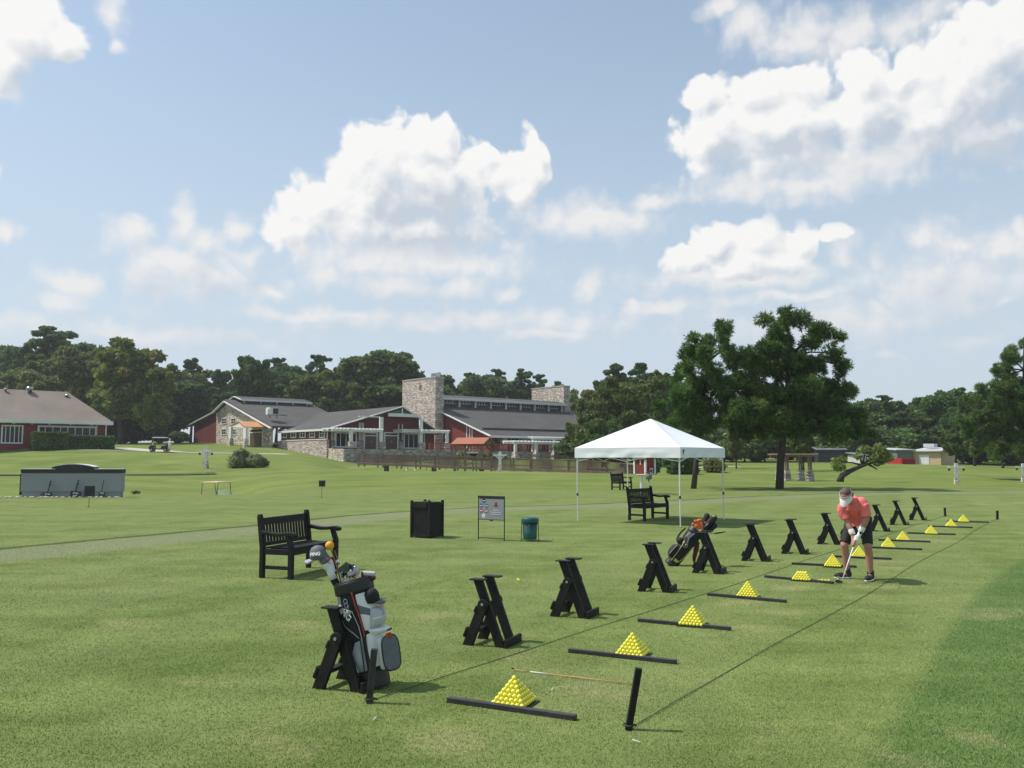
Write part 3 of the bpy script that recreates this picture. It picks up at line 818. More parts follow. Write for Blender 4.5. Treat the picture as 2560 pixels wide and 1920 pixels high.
for k, c in enumerate(PILE_C):
    if tray0 is None:
        tray0 = mt.build('ball_tray', M['black_plastic'], None, bevel=.002); o = tray0
    else:
        o = tray0.copy(); COL.objects.link(o)
    o.location = c; o.rotation_euler = (0, 0, TEE_T)
    tag(o, 'flat black tray under the %s' % ['nearest pyramid of yellow balls', 'second pyramid of yellow balls', 'third pyramid of yellow balls', 'fourth pyramid of yellow balls', 'half used pile of yellow balls beside the golfer', 'sixth pyramid of yellow balls',
        'seventh pyramid of yellow balls', 'eighth pyramid of yellow balls', 'ninth pyramid of yellow balls', 'tenth pyramid of yellow balls', 'eleventh pyramid of yellow balls', 'farthest pyramid of yellow balls'][k], 'tray', 'trays under the ball pyramids')
    top = 7 if k != 4 else 4
    for lv in range(top):
        n = 7 - lv
        for i in range(n):
            for j in range(n):
                outer = i in (0, n - 1) or j in (0, n - 1) or (k == 4 and lv == 3)
                if not outer: continue
                p = c + PU * ((i - (n - 1) / 2) * D) + PW * ((j - (n - 1) / 2) * D) + Vector((0, 0, .01 + D / 2 + lv * D * 0.7071))
                seen = j == 0 or i == n - 1 or (k == 4 and lv == 3)
                if seen and k < 6 and n_ind < 288:
                    grp = 'yellow balls of the pyramid ' + PILE_NAME[k]
                    put_ball(p, 'topmost yellow ball of the pyramid %s' % PILE_NAME[k] if n == 1 else 'yellow range ball stacked in the pyramid %s' % PILE_NAME[k], grp); n_ind += 1
                elif k < 3:
                    stuff_b.ball(p, D / 2, 14, 9)
                else: hid(stuff_b, p)
o = stuff_b.build('golf_balls', M['ball'], None, smooth=True)
struct(o, 'stuff', 'yellow range balls of the farther pyramids')
for x in (1323, 1334, 1345, 1356, 1367):
    put_ball(G(1280 + x / 1.728, 1200 + 440 / 1.728) + Vector((RNG.uniform(-.01, .01), RNG.uniform(-.02, .02), D / 2)), 'loose yellow ball in the short row beside the golfer\'s pile', 'loose balls beside the golfer\'s pile')
put_ball(G(2094.5, 1452.5) + Vector((0, 0, D / 2)), 'yellow ball teed up by the head of the golfer\'s club', None)
put_ball(G(1298, 1454) + Vector((0, 0, D / 2)), 'lone yellow ball lying in the grass behind the bag stands', 'two stray balls in the grass')
put_ball(G(1294.5, 1452) + Vector((0, .02, D / 2)), 'lone yellow ball lying in the grass behind the bag stands', 'two stray balls in the grass')
put_ball(G(1613, 1630) + Vector((0, 0, D / 2 + .012)), 'single yellow ball beside the corner of the second pyramid', None)

# ropes, stakes, alignment rod
def ground_rope(a, b, label, r=.0034):
    a, b = G(*a), G(*b)
    pts = []
    n = 60
    d = (b - a); s = Vector((-d.y, d.x, 0)).normalized()
    for i in range(n + 1):
        f = i / n
        p = a.lerp(b, f) + s * (0.03 * math.sin(f * 17) * min(1, 4 * f * (1 - f) + .2)) + Vector((0, 0, .008 + .003 * math.sin(f * 61)))
        pts.append(p)
    mb = MB(); mb.tube(pts, r, 6)
    tag(mb.build('rope', M['rope'], None, smooth=True), label, 'rope', 'ropes laid along the tee')
ground_rope((931, 1753), (2363, 1290), 'dark rope on the grass between the bag stands and the ball pyramids')
ground_rope((1578, 1822), (2492, 1297), 'dark rope on the grass past the golfer\'s feet from the short front stake')
def stake(base, top, w, label, mat_):
    b = G(*base)
    tp = P(top[0], top[1], b.y)
    t = thing('stake', label, 'stake', b, 0, 'black stakes holding the ropes')
    v = tp - b
    m = MB(); m.bar((0, 0, -.03), v, w, w, (0, 1, 0)); m.build('post', mat_, t, bevel=.004)
    m = MB(); m.tube([Vector((w * .7 * math.cos(a), w * .7 * math.sin(a), .03)) for a in np.linspace(0, 6.3, 13)], .006, 5)
    m.tube([(w * .7, 0, .03), (w * 1.1, .01, .03), (w * 1.4, .012, .018)], .006, 5)
    m.build('rope_loop', M['rope'], t, smooth=True)
stake((922, 1757), (936, 1622), .043, 'worn black wooden stake in front of the white golf bag', M['worn_black'])
stake((1569, 1824), (1597, 1670), .042, 'short black stake leaning by the orange rod', M['black_wood'])
stake((2363, 1291), (2362, 1269.5), .05, 'far black stake behind the farthest ball pyramids', M['black_wood'])
stake((2493, 1299), (2493.5, 1276.5), .05, 'far black stake standing alone beyond the rope end', M['black_wood'])
t = thing('alignment_rod', 'thin orange rod with a white band lying on worn grass', 'rod', (0, 0, 0))
a, b = G(1285, 1678), G(1600, 1716)
for (f0, f1, nm, mm) in ((0, .36, 'orange_section', 'orange_rod'), (.36, .62, 'white_section', 'print_white'), (.62, 1.0, 'orange_section', 'orange_rod')):
    q0, q1 = f0 * .6, f1 * .6
    if f1 == 1.0: q1 = 1.0
    if nm == 'orange_section' and f0 == 0: q0, q1 = 0, .135
    if nm == 'white_section': q0, q1 = .135, .285
    if f0 == .62: q0 = .285
    m = MB(); m.tube([a.lerp(b, q0) + Vector((0, 0, .012)), a.lerp(b, q1) + Vector((0, 0, .012))], .0042, 8); m.build(nm, M[mm], t, smooth=True)
m = MB(); m.tube([a + Vector((-.02, 0, .022)), a + Vector((0, 0, .022))], .006, 8); m.build('end_cap', M['black_plastic'], t)
# a few broken tees and scraps in the turf
for (x, y) in ((932, 1805), (1255, 1620), (1378, 1730), (1600, 1860)):
    p = G(x, y); an = RNG.uniform(0, 3)
    m = MB(); m.tube([p + Vector((0, 0, .012)), p + Vector((math.cos(an) * .05, math.sin(an) * .05, .018))], [.002, .004], 6)
    tag(m.build('golf_tee', M['print_white'], None), 'broken white golf tee lying in the turf', 'golf tee', 'broken white tees in the turf')

# ------------------------------------------------------------------ benches
def make_bench(label, loc, rot):
    """Front edge along local -y side facing +x; length along local y from 0 to 1.2; rear posts at x 0, front legs at x .5."""
    t = thing('park_bench', label, 'bench', loc, rot, 'black slatted benches')
    bw = M['black_wood']; L_, DP = 1.18, .49
    for y in (0, L_):
        m = MB(); m.prism([(-.035, 0), (.035, 0), (.035, .42), (-.025, .885), (-.095, .885), (-.035, .42)], 1, y - .035, y + .035)
        m.box((-.060, y, .897), (.062, .06, .03)); m.build('rear_post', bw, t, bevel=.01)
        m = MB(); m.prism([(DP - .035, 0), (DP + .035, 0), (DP + .035, .46), (DP - .02, .60), (DP - .05, .64), (DP - .10, .64), (DP - .04, .46)], 1, y - .034, y + .034); m.build('front_leg', bw, t, bevel=.008)
        m = MB()
        top = [(-.02, .685), (.10, .668), (.22, .652), (.34, .655), (.43, .668), (.50, .668), (.555, .650), (.575, .63)]
        bot = [(.565, .600), (.54, .590), (.50, .605), (.42, .612), (.34, .606), (.22, .600), (.10, .615), (-.02, .630)]
        m.prism(top + bot, 1, y - .045, y + .045); m.build('armrest', bw, t, bevel=.012)
        m = MB(); m.span((.035, y - .02, .13), (DP - .035, y + .02, .18)); m.build('stretcher', bw, t, bevel=.004)
        m = MB(); m.span((.03, y - .026, .34), (DP - .03, y + .026, .42)); m.build('side_rail', bw, t, bevel=.004)
    m = MB(); m.span((DP - .024, .03, .335), (DP + .024, L_ - .03, .42)); m.build('front_rail', bw, t, bevel=.005)
    for k in range(6):
        m = MB(); x = .055 + k * .083
        m.box((x, L_ / 2, .432 - .012 * (1 - abs(k - 2.5) / 2.5)), (.066, L_ - .075, .022)); m.build('seat_slat', bw, t, bevel=.004)
    m = MB(); m.prism([(-.070, .76), (-.035, .76), (-.048, .855), (-.083, .855)], 1, .035, L_ - .035); m.build('top_rail', bw, t, bevel=.006)
    m = MB(); m.prism([(-.024, .45), (.012, .45), (.004, .50), (-.032, .50)], 1, .035, L_ - .035); m.build('bottom_rail', bw, t, bevel=.005)
    for k in range(15):
        y = .075 + k * (L_ - .15) / 14
        m = MB(); m.prism([(-.022, .495), (-.004, .495), (-.042, .765), (-.060, .765)], 1, y - .022, y + .022); m.build('back_slat', bw, t, bevel=.003)
    return t
bench = make_bench('black slatted wooden bench behind the white golf bag', G(655, 1444.5), R(-20))
dup(bench, G(1574, 1300.5), R(-42), 'black slatted wooden bench standing under the white canopy tent')
dup(bench, G(1530, 1225) , R(-38), 'black slatted wooden bench farther off beside the red birdhouse')

# ------------------------------------------------------------------ bin enclosure, sign, green bin, lawn signs
t = thing('bin_enclosure', 'square black slatted bin enclosure with a flap near the bench', 'bin', G(1073.5, 1346.5), R(-31))
W_ = .52
m = MB()
for (ax, s) in (('x', -1), ('x', 1), ('y', -1), ('y', 1)):
    n = 9
    for i in range(n):
        q = -W_ / 2 + .03 + (i + .5) * (W_ - .06) / n
        sz = (W_ - .06) / n - .006
        if ax == 'y': m.box((q - W_ / 2, (W_ / 2 - .02) * s + W_ / 2, .40), (sz, .018, .68))
        else: m.box(((W_ / 2 - .02) * s - W_ / 2, q + W_ / 2, .40), (.018, sz, .68))
m.build('slatted_panel', M['black_wood'], t)
for x in (-W_ + .02, -.02):
    for y in (.02, W_ - .02):
        m = MB(); m.box((x, y, .40), (.05, .05, .80)); m.build('corner_post', M['black_wood'], t, bevel=.004)
m = MB()
for x in (-W_ + .012, -.012): m.box((x, W_ / 2, .045), (.034, W_ - .06, .05))
for y in (.012, W_ - .012): m.box((-W_ / 2, y, .045), (W_ - .06, .034, .05))
m.build('base_rail', M['black_wood'], t, bevel=.003)
m = MB(); m.box((-W_ / 2, W_ / 2, .755), (W_ - .09, W_ - .09, .02)); m.box((-W_ / 2 - .02, .06, .765), (W_ - .16, .10, .018)); m.build('lid', M['black_wood'], t, bevel=.004)
m = MB(); m.box((-W_ / 2, -.008, .70), (W_ - .14, .02, .10)); m.build('flap', M['black_wood'], t, bevel=.003)
m = MB(); m.ball((-W_ / 2, W_ / 2 + .06, .79), .022, 8, 6); m.build('knob', M['black_plastic'], t, smooth=True)

gl, gr = G(1196, 1348.8), G(1261, 1352.6)
dv = gr - gl; sw = dv.length; sa = math.atan2(dv.y, dv.x)
t = thing('information_sign', 'grey sign with coloured discs on a black wire frame', 'sign', gl, sa)
HS = .905
m = MB()
for x in (0, sw): m.tube([(x, 0, -.02), (x, 0, HS)], .011, 8)
m.tube([(0, 0, .045), (sw, 0, .045)], .009, 8)
m.box((sw / 2, 0, HS), (sw + .02, .022, .04)); m.tube([(0, 0, HS - .475), (sw, 0, HS - .475)], .009, 8)
m.build('wire_frame', M['black_plastic'], t)
m = MB(); m.box((sw / 2, 0, HS - .245), (sw - .022, .012, .45)); face = m.build('sign_face', M['sign_grey'], t)
m = MB(); m.box((sw / 2, -.002, HS - .492), (.075, .02, .022)); m.build('clip', M['black_plastic'], t)
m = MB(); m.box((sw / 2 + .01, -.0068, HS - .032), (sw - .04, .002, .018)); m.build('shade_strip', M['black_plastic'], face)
SX = lambda zx: (zx - 1103) / (1458 - 1103) * sw
SZ = lambda zy: HS + .0 - (zy - 178) / 653 * 1.0
def disc(zx, zy, col, stripe):
    m = MB(); m.lathe([(.043, -.001), (.043, .001)], 20, (SX(zx), -.0075, SZ(zy)), Matrix.Rotation(R(90), 3, 'X')); o = m.build('disc', M[col], face)
    if stripe: m = MB(); m.box((SX(zx), -.0095, SZ(zy)), (.062, .001, .018)); m.build('disc_band', M[stripe], face)
for zx, zy, c_, s_ in ((1181, 232, 'black_plastic', 'print_white'), (1142, 300, 'blue_print', 'print_white'), (1217, 302, 'blue_print', 'print_white'), (1139, 370, 'red_print', 'print_white'), (1216, 372, 'red_print', 'print_white'), (1176, 437, 'print_white', None)):
    disc(zx, zy, c_, s_)
text('15', .03, M['sign_grey'], face, (SX(1176), -.0097, SZ(437)), (R(90), 0, 0))
cxl, czl = SX(1345), SZ(280)
m = MB(); m.prism([(cxl - .026, czl - .02), (cxl + .026, czl - .02), (cxl + .03, czl + .045), (cxl - .03, czl + .045)], 1, -.0085, -.0065)
m.prism([(cxl - .045, czl - .045), (cxl + .045, czl - .045), (cxl + .045, czl - .018), (cxl - .045, czl - .018)], 1, -.0085, -.0065); m.build('emblem', M['crimson_print'], face)
m = MB(); m.prism([(cxl, czl - .012), (cxl + .012, czl + .03), (cxl - .012, czl + .03)], 1, -.0095, -.0085); m.build('emblem_mark', M['red_print'], face)
for i, s in enumerate(('Scramble', 'Three Blackhawk IT', 'The Driving Field')):
    text(s, .036, M['print_white'], face, (SX(1345), -.0085, SZ(358 + i * 28)), (R(90), 0, 0), bold=.0006)

t = thing('waste_bin', 'round green plastic waste bin with lid in a wire stand', 'bin', G(1325, 1352.5))
m = MB(); m.lathe([(.128, .035), (.140, .04), (.158, .40), (.158, .405)], 28); m.build('bin_body', M['green_bin'], t, smooth=True, bevel=.006)
m = MB(); m.lathe([(.172, .385), (.184, .39), (.186, .44), (.180, .47), (.15, .49), (.05, .503), (.012, .505)], 28); m.build('lid', M['green_bin'], t, smooth=False, bevel=.004)
m = MB()
for a in (20, 160, 200, 340):
    x, y = .18 * math.cos(R(a)), .18 * math.sin(R(a)); m.tube([(x * 1.1, y * 1.1, -.02), (x, y, .40)], .006, 6)
for z in (.03, .36): m.tube([(.182 * math.cos(a), .182 * math.sin(a), z) for a in np.linspace(0, 2 * math.pi, 25)], .005, 6)
m.build('wire_stand', M['black_plastic'], t)
def lawn_sign(px, py, w, hh, label):
    t = thing('lawn_sign', label, 'sign', G(px, py), 0, 'small black lawn signs')
    m = MB(); m.tube([(0, 0, -.05), (.008, 0, hh - w)], .009, 6); m.build('stake', M['black_plastic'], t)
    m = MB(); m.box((.012, 0, hh - w / 2), (w, .012, w * .95)); m.build('sign_panel', M['black_plastic'], t, bevel=.003)
    m = MB(); m.bar((-.05, 0, .008), (.06, 0, .012), .02, .012); m.build('foot_bar', M['black_plastic'], t)
lawn_sign(221.5, 1268, .37, .745, 'small black square sign on a stake before the grey scoreboard wall')
lawn_sign(804, 1244, .28, .74, 'small black square sign on a stake alone on the lawn')
# ------------------------------------------------------------------ pop-up canopy
def canopy():
    t = thing('canopy_tent', 'white pop-up canopy tent over a black bench', 'canopy tent', (3.83, 22.9, 0), 0)
    a = R(10); r = 3.05 / math.sqrt(2)
    cor = [Vector((math.sin(a + k * math.pi / 2) * r, -math.cos(a + k * math.pi / 2) * r, 0)) for k in range(4)]   # front, right, back, left
    ZE, ZA = 1.99, 2.80
    m = MB()
    ap = Vector((0, 0, ZA)); n = 10
    # roof: four sagging panels, thin cloth with an inner face
    for k in range(4):
        c0, c1 = cor[k] + Vector((0, 0, ZE)), cor[(k + 1) % 4] + Vector((0, 0, ZE))
        for side in (0, 1):
            off = Vector((0, 0, -.004 * side))
            vs, fs = [], []
            for i in range(n + 1):
                f = i / n
                A, B = c0.lerp(ap, f), c1.lerp(ap, f)
                for j in range(n + 1):
                    g = j / n
                    p = A.lerp(B, g)
                    sag = .05 * (4 * g * (1 - g)) * (4 * f * (1 - f)) + .012 * math.sin(9 * g + k) * (1 - f) * f * 2
                    vs.append(p - Vector((0, 0, sag)) + off)
            for i in range(n):
                for j in range(n):
                    q = (i * (n + 1) + j, i * (n + 1) + j + 1, (i + 1) * (n + 1) + j + 1, (i + 1) * (n + 1) + j)
                    fs.append(q if side == 0 else q[::-1])
            m.add(vs, fs)
    m.build('roof_cloth', M['canopy'], t, smooth=True)
    for k in range(4):
        m = MB()
        c0, c1 = cor[k] * 1.004, cor[(k + 1) % 4] * 1.004
        nn = 36; rows = 5
        out = ((c0 + c1) / 2).normalized()
        vs, fs = [], []
        for side in (0, 1):
            for i in range(rows + 1):
                z = ZE - i / rows * .27
                for j in range(nn + 1):
                    g = j / nn
                    p = c0.lerp(c1, g)
                    w = .010 * math.sin(g * 23 + k * 2 + i * .9) * (i / rows) + .006 * math.sin(g * 57 + i) * (i / rows)
                    if i in (2, 3): w += .012 * math.sin(g * 6.3 + .4 + k)
                    p = p + out * (w * (4 * g * (1 - g)) - .004 * side); p.z = z + .012 * (4 * g * (1 - g)) * (i == rows) - .01 * (4 * g * (1 - g)) * (i == 0)
                    vs.append(p)
        o = (rows + 1) * (nn + 1)
        for side in (0, 1):
            for i in range(rows):
                for j in range(nn):
                    b = side * o + i * (nn + 1) + j
                    q = (b, b + nn + 1, b + nn + 2, b + 1)
                    fs.append(q if side == 0 else q[::-1])
        m.add(vs, fs)
        m.build('valance', M['canopy'], t, smooth=True)
    # small printed mark on the right-hand valance near the front corner
    c0, c1 = cor[0] * 1.004, cor[1] * 1.004
    d = (c1 - c0).normalized(); out = ((c0 + c1) / 2).normalized()
    p = c0 + d * .17 + out * .008 + Vector((0, 0, ZE - .12))
    m = MB()
    m.ball(p + Vector((0, 0, .03)), .035, 10, 6, 1, 1, 1.1); m.box(p + Vector((0, 0, -.03)), (.022, .022, .06))
    m.build('printed_mark', M['grey_cloth'], t, smooth=True)
    for k in range(4):
        c = cor[k] * .97
        m = MB(); ft = c * (1.0)
        m.box((c.x, c.y, 1.35), (.030, .030, 1.26), Matrix.Rotation(a, 3, 'Z')); m.box((ft.x, ft.y, .42), (.024, .024, .84), Matrix.Rotation(a, 3, 'Z'))
        leg = m.build('leg', M['white_paint'], t, bevel=.003)
        m = MB(); m.box((c.x, c.y, .74), (.042, .042, .07), Matrix.Rotation(a, 3, 'Z')); m.build('leg_clamp', M['black_plastic'], leg, bevel=.003)
        m = MB(); m.box((ft.x, ft.y, .006), (.07, .07, .01), Matrix.Rotation(a, 3, 'Z')); m.build('foot_plate', M['chrome'], leg)
    for k in range(4):
        c0, c1 = cor[k] * .97 + Vector((0, 0, 1.93)), cor[(k + 1) % 4] * .97 + Vector((0, 0, 1.93))
        m = MB(); mid = (c0 + c1) / 2
        for (p, q) in ((c0, mid - Vector((0, 0, .30))), (c0 - Vector((0, 0, .30)), mid), (c1, mid - Vector((0, 0, .30))), (c1 - Vector((0, 0, .30)), mid)):
            m.bar(p, q, .02, .02)
        m.build('truss', M['white_paint'], t)
    m = MB()
    for k in range(4): m.bar(cor[k] * .97 + Vector((0, 0, ZE - .03)), ap - Vector((0, 0, .05)), .02, .02)
    m.tube([ap - Vector((0, 0, .5)), ap - Vector((0, 0, .03))], .02, 8)
    m.build('roof_pole', M['white_paint'], t)
    for (x, y, z) in ((-.42, -.60, 2.50), (.42, -.20, 2.60), (.05, -.75, 2.44)):
        pass
canopy()

# ------------------------------------------------------------------ golf bags
class Bag:
    """An oval bag standing along local z; angle 0 faces the viewer (-y), positive angles turn to +x."""
    def __init__(self, root, rx, ry, h):
        self.t, self.rx, self.ry, self.h = root, rx, ry, h
    def k(self, z):
        f = z / self.h
        return 0.84 + 0.16 * min(1, f * 1.4)
    def pt(self, th, z, off=0.0):
        s, c = math.sin(R(th)), math.cos(R(th))
        k = self.k(z)
        return Vector((s * (self.rx * k + off), -c * (self.ry * k + off), z))
    def shell(self, name, m, z0, z1, off=0.0, n=40, rows=10, cap=True):
        mb = MB(); vs, fs = [], []
        for i in range(rows + 1):
            z = z0 + (z1 - z0) * i / rows
            for j in range(n): vs.append(self.pt(360 * j / n, z, off))
        for i in range(rows):
            for j in range(n):
                j2 = (j + 1) % n
                fs.append((i * n + j, i * n + j2, (i + 1) * n + j2, (i + 1) * n + j))
        if cap:
            fs.append(tuple(range(n - 1, -1, -1))); fs.append(tuple(rows * n + j for j in range(n)))
        mb.add(vs, fs)
        return mb.build(name, m, self.t, smooth=True, bevel=.004)
    def patch(self, name, m, left, right, off=.006, bulge=0.0, parent=None, rows=12, cols=10, power=.6):
        """left and right: [(z, angle), ...] from low to high; a padded patch lying on the shell."""
        zl = [a for a, _ in left]; al = [b for _, b in left]; zr = [a for a, _ in right]; ar = [b for _, b in right]
        z0, z1 = min(zl[0], zr[0]), max(zl[-1], zr[-1])
        mb = MB(); vs, fs = [], []
        for i in range(rows + 1):
            f = i / rows
            for j in range(cols + 1):
                g = j / cols
                zz = (zl[0] * (1 - g) + zr[0] * g) * (1 - f) + (zl[-1] * (1 - g) + zr[-1] * g) * f
                a = np.interp(zz, zl, al) * (1 - g) + np.interp(zz, zr, ar) * g
                e = (max(0, math.sin(math.pi * f)) ** power) * (max(0, math.sin(math.pi * g)) ** power)
                rim = min(1, 5 * min(f, 1 - f, g, 1 - g))
                vs.append(self.pt(a, zz, off * rim - .004 * (1 - rim) + bulge * e))
        for i in range(rows):
            for j in range(cols):
                q = i * (cols + 1) + j
                fs.append((q, q + 1, q + cols + 2, q + cols + 1))
        mb.add(vs, fs)
        return mb.build(name, m, parent or self.t, smooth=True)
    def line(self, name, m, pts, r=.004, off=.008, parent=None):
        mb = MB()
        P_ = []
        for (a, b) in zip(pts[:-1], pts[1:]):
            for i in range(6):
                f = i / 6
                P_.append(self.pt(a[1] * (1 - f) + b[1] * f, a[0] * (1 - f) + b[0] * f, off))
        P_.append(self.pt(pts[-1][1], pts[-1][0], off))
        mb.tube(P_, r, 6)
        return mb.build(name, m, parent or self.t, smooth=True)

def iron(p, q, label, grp, headm, face=0.0):
    t = thing('golf_club', label, 'golf club', p, 0, grp)
    v = Vector(q) - Vector(p)
    m = MB(); m.tube([(0, 0, 0), v], .0045, 6); m.build('shaft', M['chrome'], t, smooth=True)
    d = v.normalized(); s = Vector((math.cos(face), math.sin(face), .25)).normalized(); n_ = d.cross(s).normalized()
    m = MB()
    pr = [(-.010, -.012), (.014, -.022), (.080, -.014), (.090, .022), (.064, .046), (.014, .022), (-.008, .014)]
    A = [v + s * a + d * b_ - n_ * .009 for a, b_ in pr]; B = [v + s * a + d * b_ + n_ * .006 for a, b_ in pr]; k = len(pr)
    m.add(A + B, [tuple(range(k - 1, -1, -1)), tuple(range(k, 2 * k))] + [(i, (i + 1) % k, k + (i + 1) % k, k + i) for i in range(k)])
    m.build('club_head', headm, t, bevel=.003)
    return t
def cap_hat(name, label, c, rot, crown, brim, under, scale=1.0):
    t = thing(name, label, 'cap', c, 0)
    t.rotation_euler = rot
    m = MB(); m.lathe([(.088, 0), (.090, .03), (.082, .065), (.058, .092), (.02, .104), (.004, .106)], 20, (0, 0, 0), None, scale * .92, scale * 1.05); m.build('crown', crown, t, smooth=True)
    m = MB(); n = 14; vs, fs = [], []
    for z in (0.004, -.003):
        for i in range(n + 1):
            a = -math.pi * .5 + math.pi * i / n
            for f in (0, .5, 1):
                x, y = math.sin(a) * .085 * (1 + .0 * f), math.cos(a) * .09
                y2 = .075 + y * .85 + .0
                q = Vector((x, .02 + y * .75, 0)).lerp(Vector((x * .95, .085 + math.cos(a) * .075, -.010 - .018 * abs(math.sin(a)) ** 2)), f)
                vs.append(q * scale + Vector((0, 0, z + .004)))
    o = 3 * (n + 1)
    for i in range(n):
        for f in range(2):
            q = i * 3 + f
            fs.append((q, q + 1, q + 4, q + 3)[::-1]); fs.append((o + q, o + q + 1, o + q + 4, o + q + 3))
    m.add(vs, fs); m.build('brim', brim, t, smooth=True)
    if under is not None:
        m = MB(); m.add([Vector(v) - Vector((0, 0, .006)) for v in vs[o:]], [tuple(i - o for i in f) for f in fs if min(f) >= o]); m.build('brim_underside', under, t, smooth=True)
    return t

# --- white and black cart bag on the nearest stand
BL = G(932, 1722) ; BL = Vector((BL.x, BL.y + .06, 0))
LEAN1 = R(-13.5)
t = thing('golf_bag', 'white and black golf bag with grey pockets leaning on a stand', 'golf bag', BL, 0)
t.rotation_euler = (R(-5), LEAN1, R(0)); t.scale = (1, 1, 1.07)
bag = Bag(t, .142, .125, .745)
bag.shell('bag_body', M['black_cloth'], .10, .69)
bag.shell('base', M['black_plastic'], 0, .115, .010)
bag.shell('collar', M['black_plastic'], .675, .755, .012, rows=4)
bag.patch('side_panel', M['silver_cloth'], [(.52, -88), (.69, -88)], [(.52, -52), (.69, -38)], .003)
o = bag.patch('side_pocket', M['black_cloth'], [(.36, -60), (.50, -66), (.62, -52)], [(.30, 4), (.50, -2), (.66, -8)], .010, .012)
bag.line('pocket_zip', M['pale_cloth'], [(.61, -50), (.58, -28), (.55, -8), (.44, 2), (.34, 4)], .0028, .020, o)
bag.line('pocket_zip', M['pale_cloth'], [(.51, -46), (.46, -40), (.40, -16), (.36, -4)], .0028, .020, o)
text('PING', .064, M['print_white'], o, bag.pt(-30, .555, .032), (R(90), R(48), R(-30)), .0015, bold=.0012, shear=.15)
bag.line('red_piping', M['red_trim'], [(.68, 0), (.60, 3), (.50, 9), (.42, 12), (.36, 12)], .006, .008)
bag.line('black_piping', M['black_plastic'], [(.38, 10), (.25, 8), (.12, 8)], .009, .006)
bag.patch('lower_side_pocket', M['silver_cloth'], [(.12, -34), (.25, -52), (.34, -24)], [(.12, 2), (.25, 4), (.37, 6)], .010, .012)
bag.line('pocket_zip', M['black_plastic'], [(.12, -8), (.22, -4), (.36, -1)], .005, .024)
bag.line('pocket_zip', M['white_cloth'], [(.13, -30), (.20, -40), (.26, -44)], .005, .018)
bag.patch('white_panel', M['white_cloth'], [(.385, 12), (.50, 9), (.675, 1)], [(.385, 100), (.50, 100), (.675, 100)], .008, .006)
bag.patch('black_band', M['grey_cloth'], [(.52, 10), (.60, 5)], [(.44, 70), (.52, 70)], .018, .0)
o = bag.patch('front_pouch', M['pale_cloth'], [(.40, 30), (.55, 38)], [(.40, 118), (.55, 118)], .014, .052, power=.35)
bag.line('pouch_seam', M['white_cloth'], [(.468, 34), (.468, 60), (.468, 90)], .002, .085, o)
bag.patch('white_lower_panel', M['white_cloth'], [(.13, 12), (.25, 10), (.385, 13)], [(.13, 95), (.25, 95), (.385, 95)], .007, .008)
o = bag.patch('shelf', M['white_cloth'], [(.345, 40), (.40, 24)], [(.345, 120), (.40, 120)], .02, .06, power=.5)
bag.patch('shelf_opening', M['black_cloth'], [(.352, 62), (.375, 62)], [(.352, 104), (.375, 104)], .078, .010, o)
o = bag.patch('front_pocket', M['white_cloth'], [(.10, 48), (.22, 44), (.335, 42)], [(.10, 150), (.22, 150), (.335, 150)], .035, .070, power=.3)
mb = MB()
pts = []
for i in range(40):
    a = 2 * math.pi * i / 40
    ca, sa_ = math.cos(a), math.sin(a)
    x = math.copysign(abs(ca) ** .6, ca) * .066; z = math.copysign(abs(sa_) ** .6, sa_) * .118
    pts.append((x, z))
mb.prism(pts, 1, -.02, .0)
pf = mb.build('pocket_front', M['grey_cloth'], t, smooth=False, bevel=.008)
pf.location = (.198, -.118, .215); pf.rotation_euler = (R(4), R(3), R(30))
mb = MB(); mb.tube([Vector((x * 1.04, -.012, z * 1.02)) for x, z in pts + pts[:1]], .006, 6); mb.build('zip', M['black_plastic'], pf, smooth=True)
mb = MB(); mb.box((-.005, -.026, .125), (.04, .02, .03)); mb.build('red_pull_tab', M['red_trim'], pf, bevel=.004)
mb = MB()
for (x, z) in ((-.05, .63), (-.047, .60)):
    mb.tube([bag.pt(-22, z, .016) + Vector((.014 * math.cos(a), 0, .016 * math.sin(a))) for a in np.linspace(0, 6.3, 15)], .003, 5)
mb.tube([bag.pt(-16, .60, .02), bag.pt(-16, .565, .022)], .002, 5)
mb.build('ring_hook', M['chrome'], t, smooth=True)
mb = MB(); mb.lathe([(.020, -.003), (.022, 0), (.020, .003)], 16, bag.pt(-16, .548, .040), Matrix.Rotation(R(90), 3, 'X')); mb.build('round_tag', M['silver_cloth'], t, smooth=True)
mb = MB(); mb.lathe([(.135, .748), (.137, .766), (.120, .768), (.118, .750)], 32, (0, 0, 0), None, 1.04, .93); mb.build('top_ring', M['black_plastic'], t, smooth=True)
mb = MB(); mb.box((.05, -.02, .765), (.15, .012, .012)); mb.box((.03, -.06, .765), (.012, .10, .012)); mb.box((.125, .0, .765), (.012, .12, .012)); mb.build('red_divider', M['red_trim'], t)
BM = Matrix.Translation(BL) @ Matrix.Rotation(0, 4, 'Z') @ t.rotation_euler.to_matrix().to_4x4() @ Matrix.Diagonal((1, 1, 1.07, 1))
def bagw(x, y, z): return BM @ Vector((x, y, z))
# cap hung on the pocket side of the bag
cap_hat('cap', 'black cap with red underside of its brim hung on the white golf bag', bagw(.125, -.06, .585), (R(8), R(8), R(-72)), M['black_cloth'], M['grey_cloth'], M['red_trim'], .66)
mb = MB(); q = bagw(.215, -.075, .60)
mb.tube([q, q - Vector((0, 0, .05))], .002, 5)
for i in range(5): mb.tube([q + Vector((.012 * math.cos(a), 0, -.06 - i * .018 + .012 * math.sin(a))) for a in np.linspace(0, 6.3, 9)], .003, 5)
tag(mb.build('key_ring', M['chrome'], None, smooth=True), 'cluster of metal rings hanging from the cap on the white bag', 'key ring')
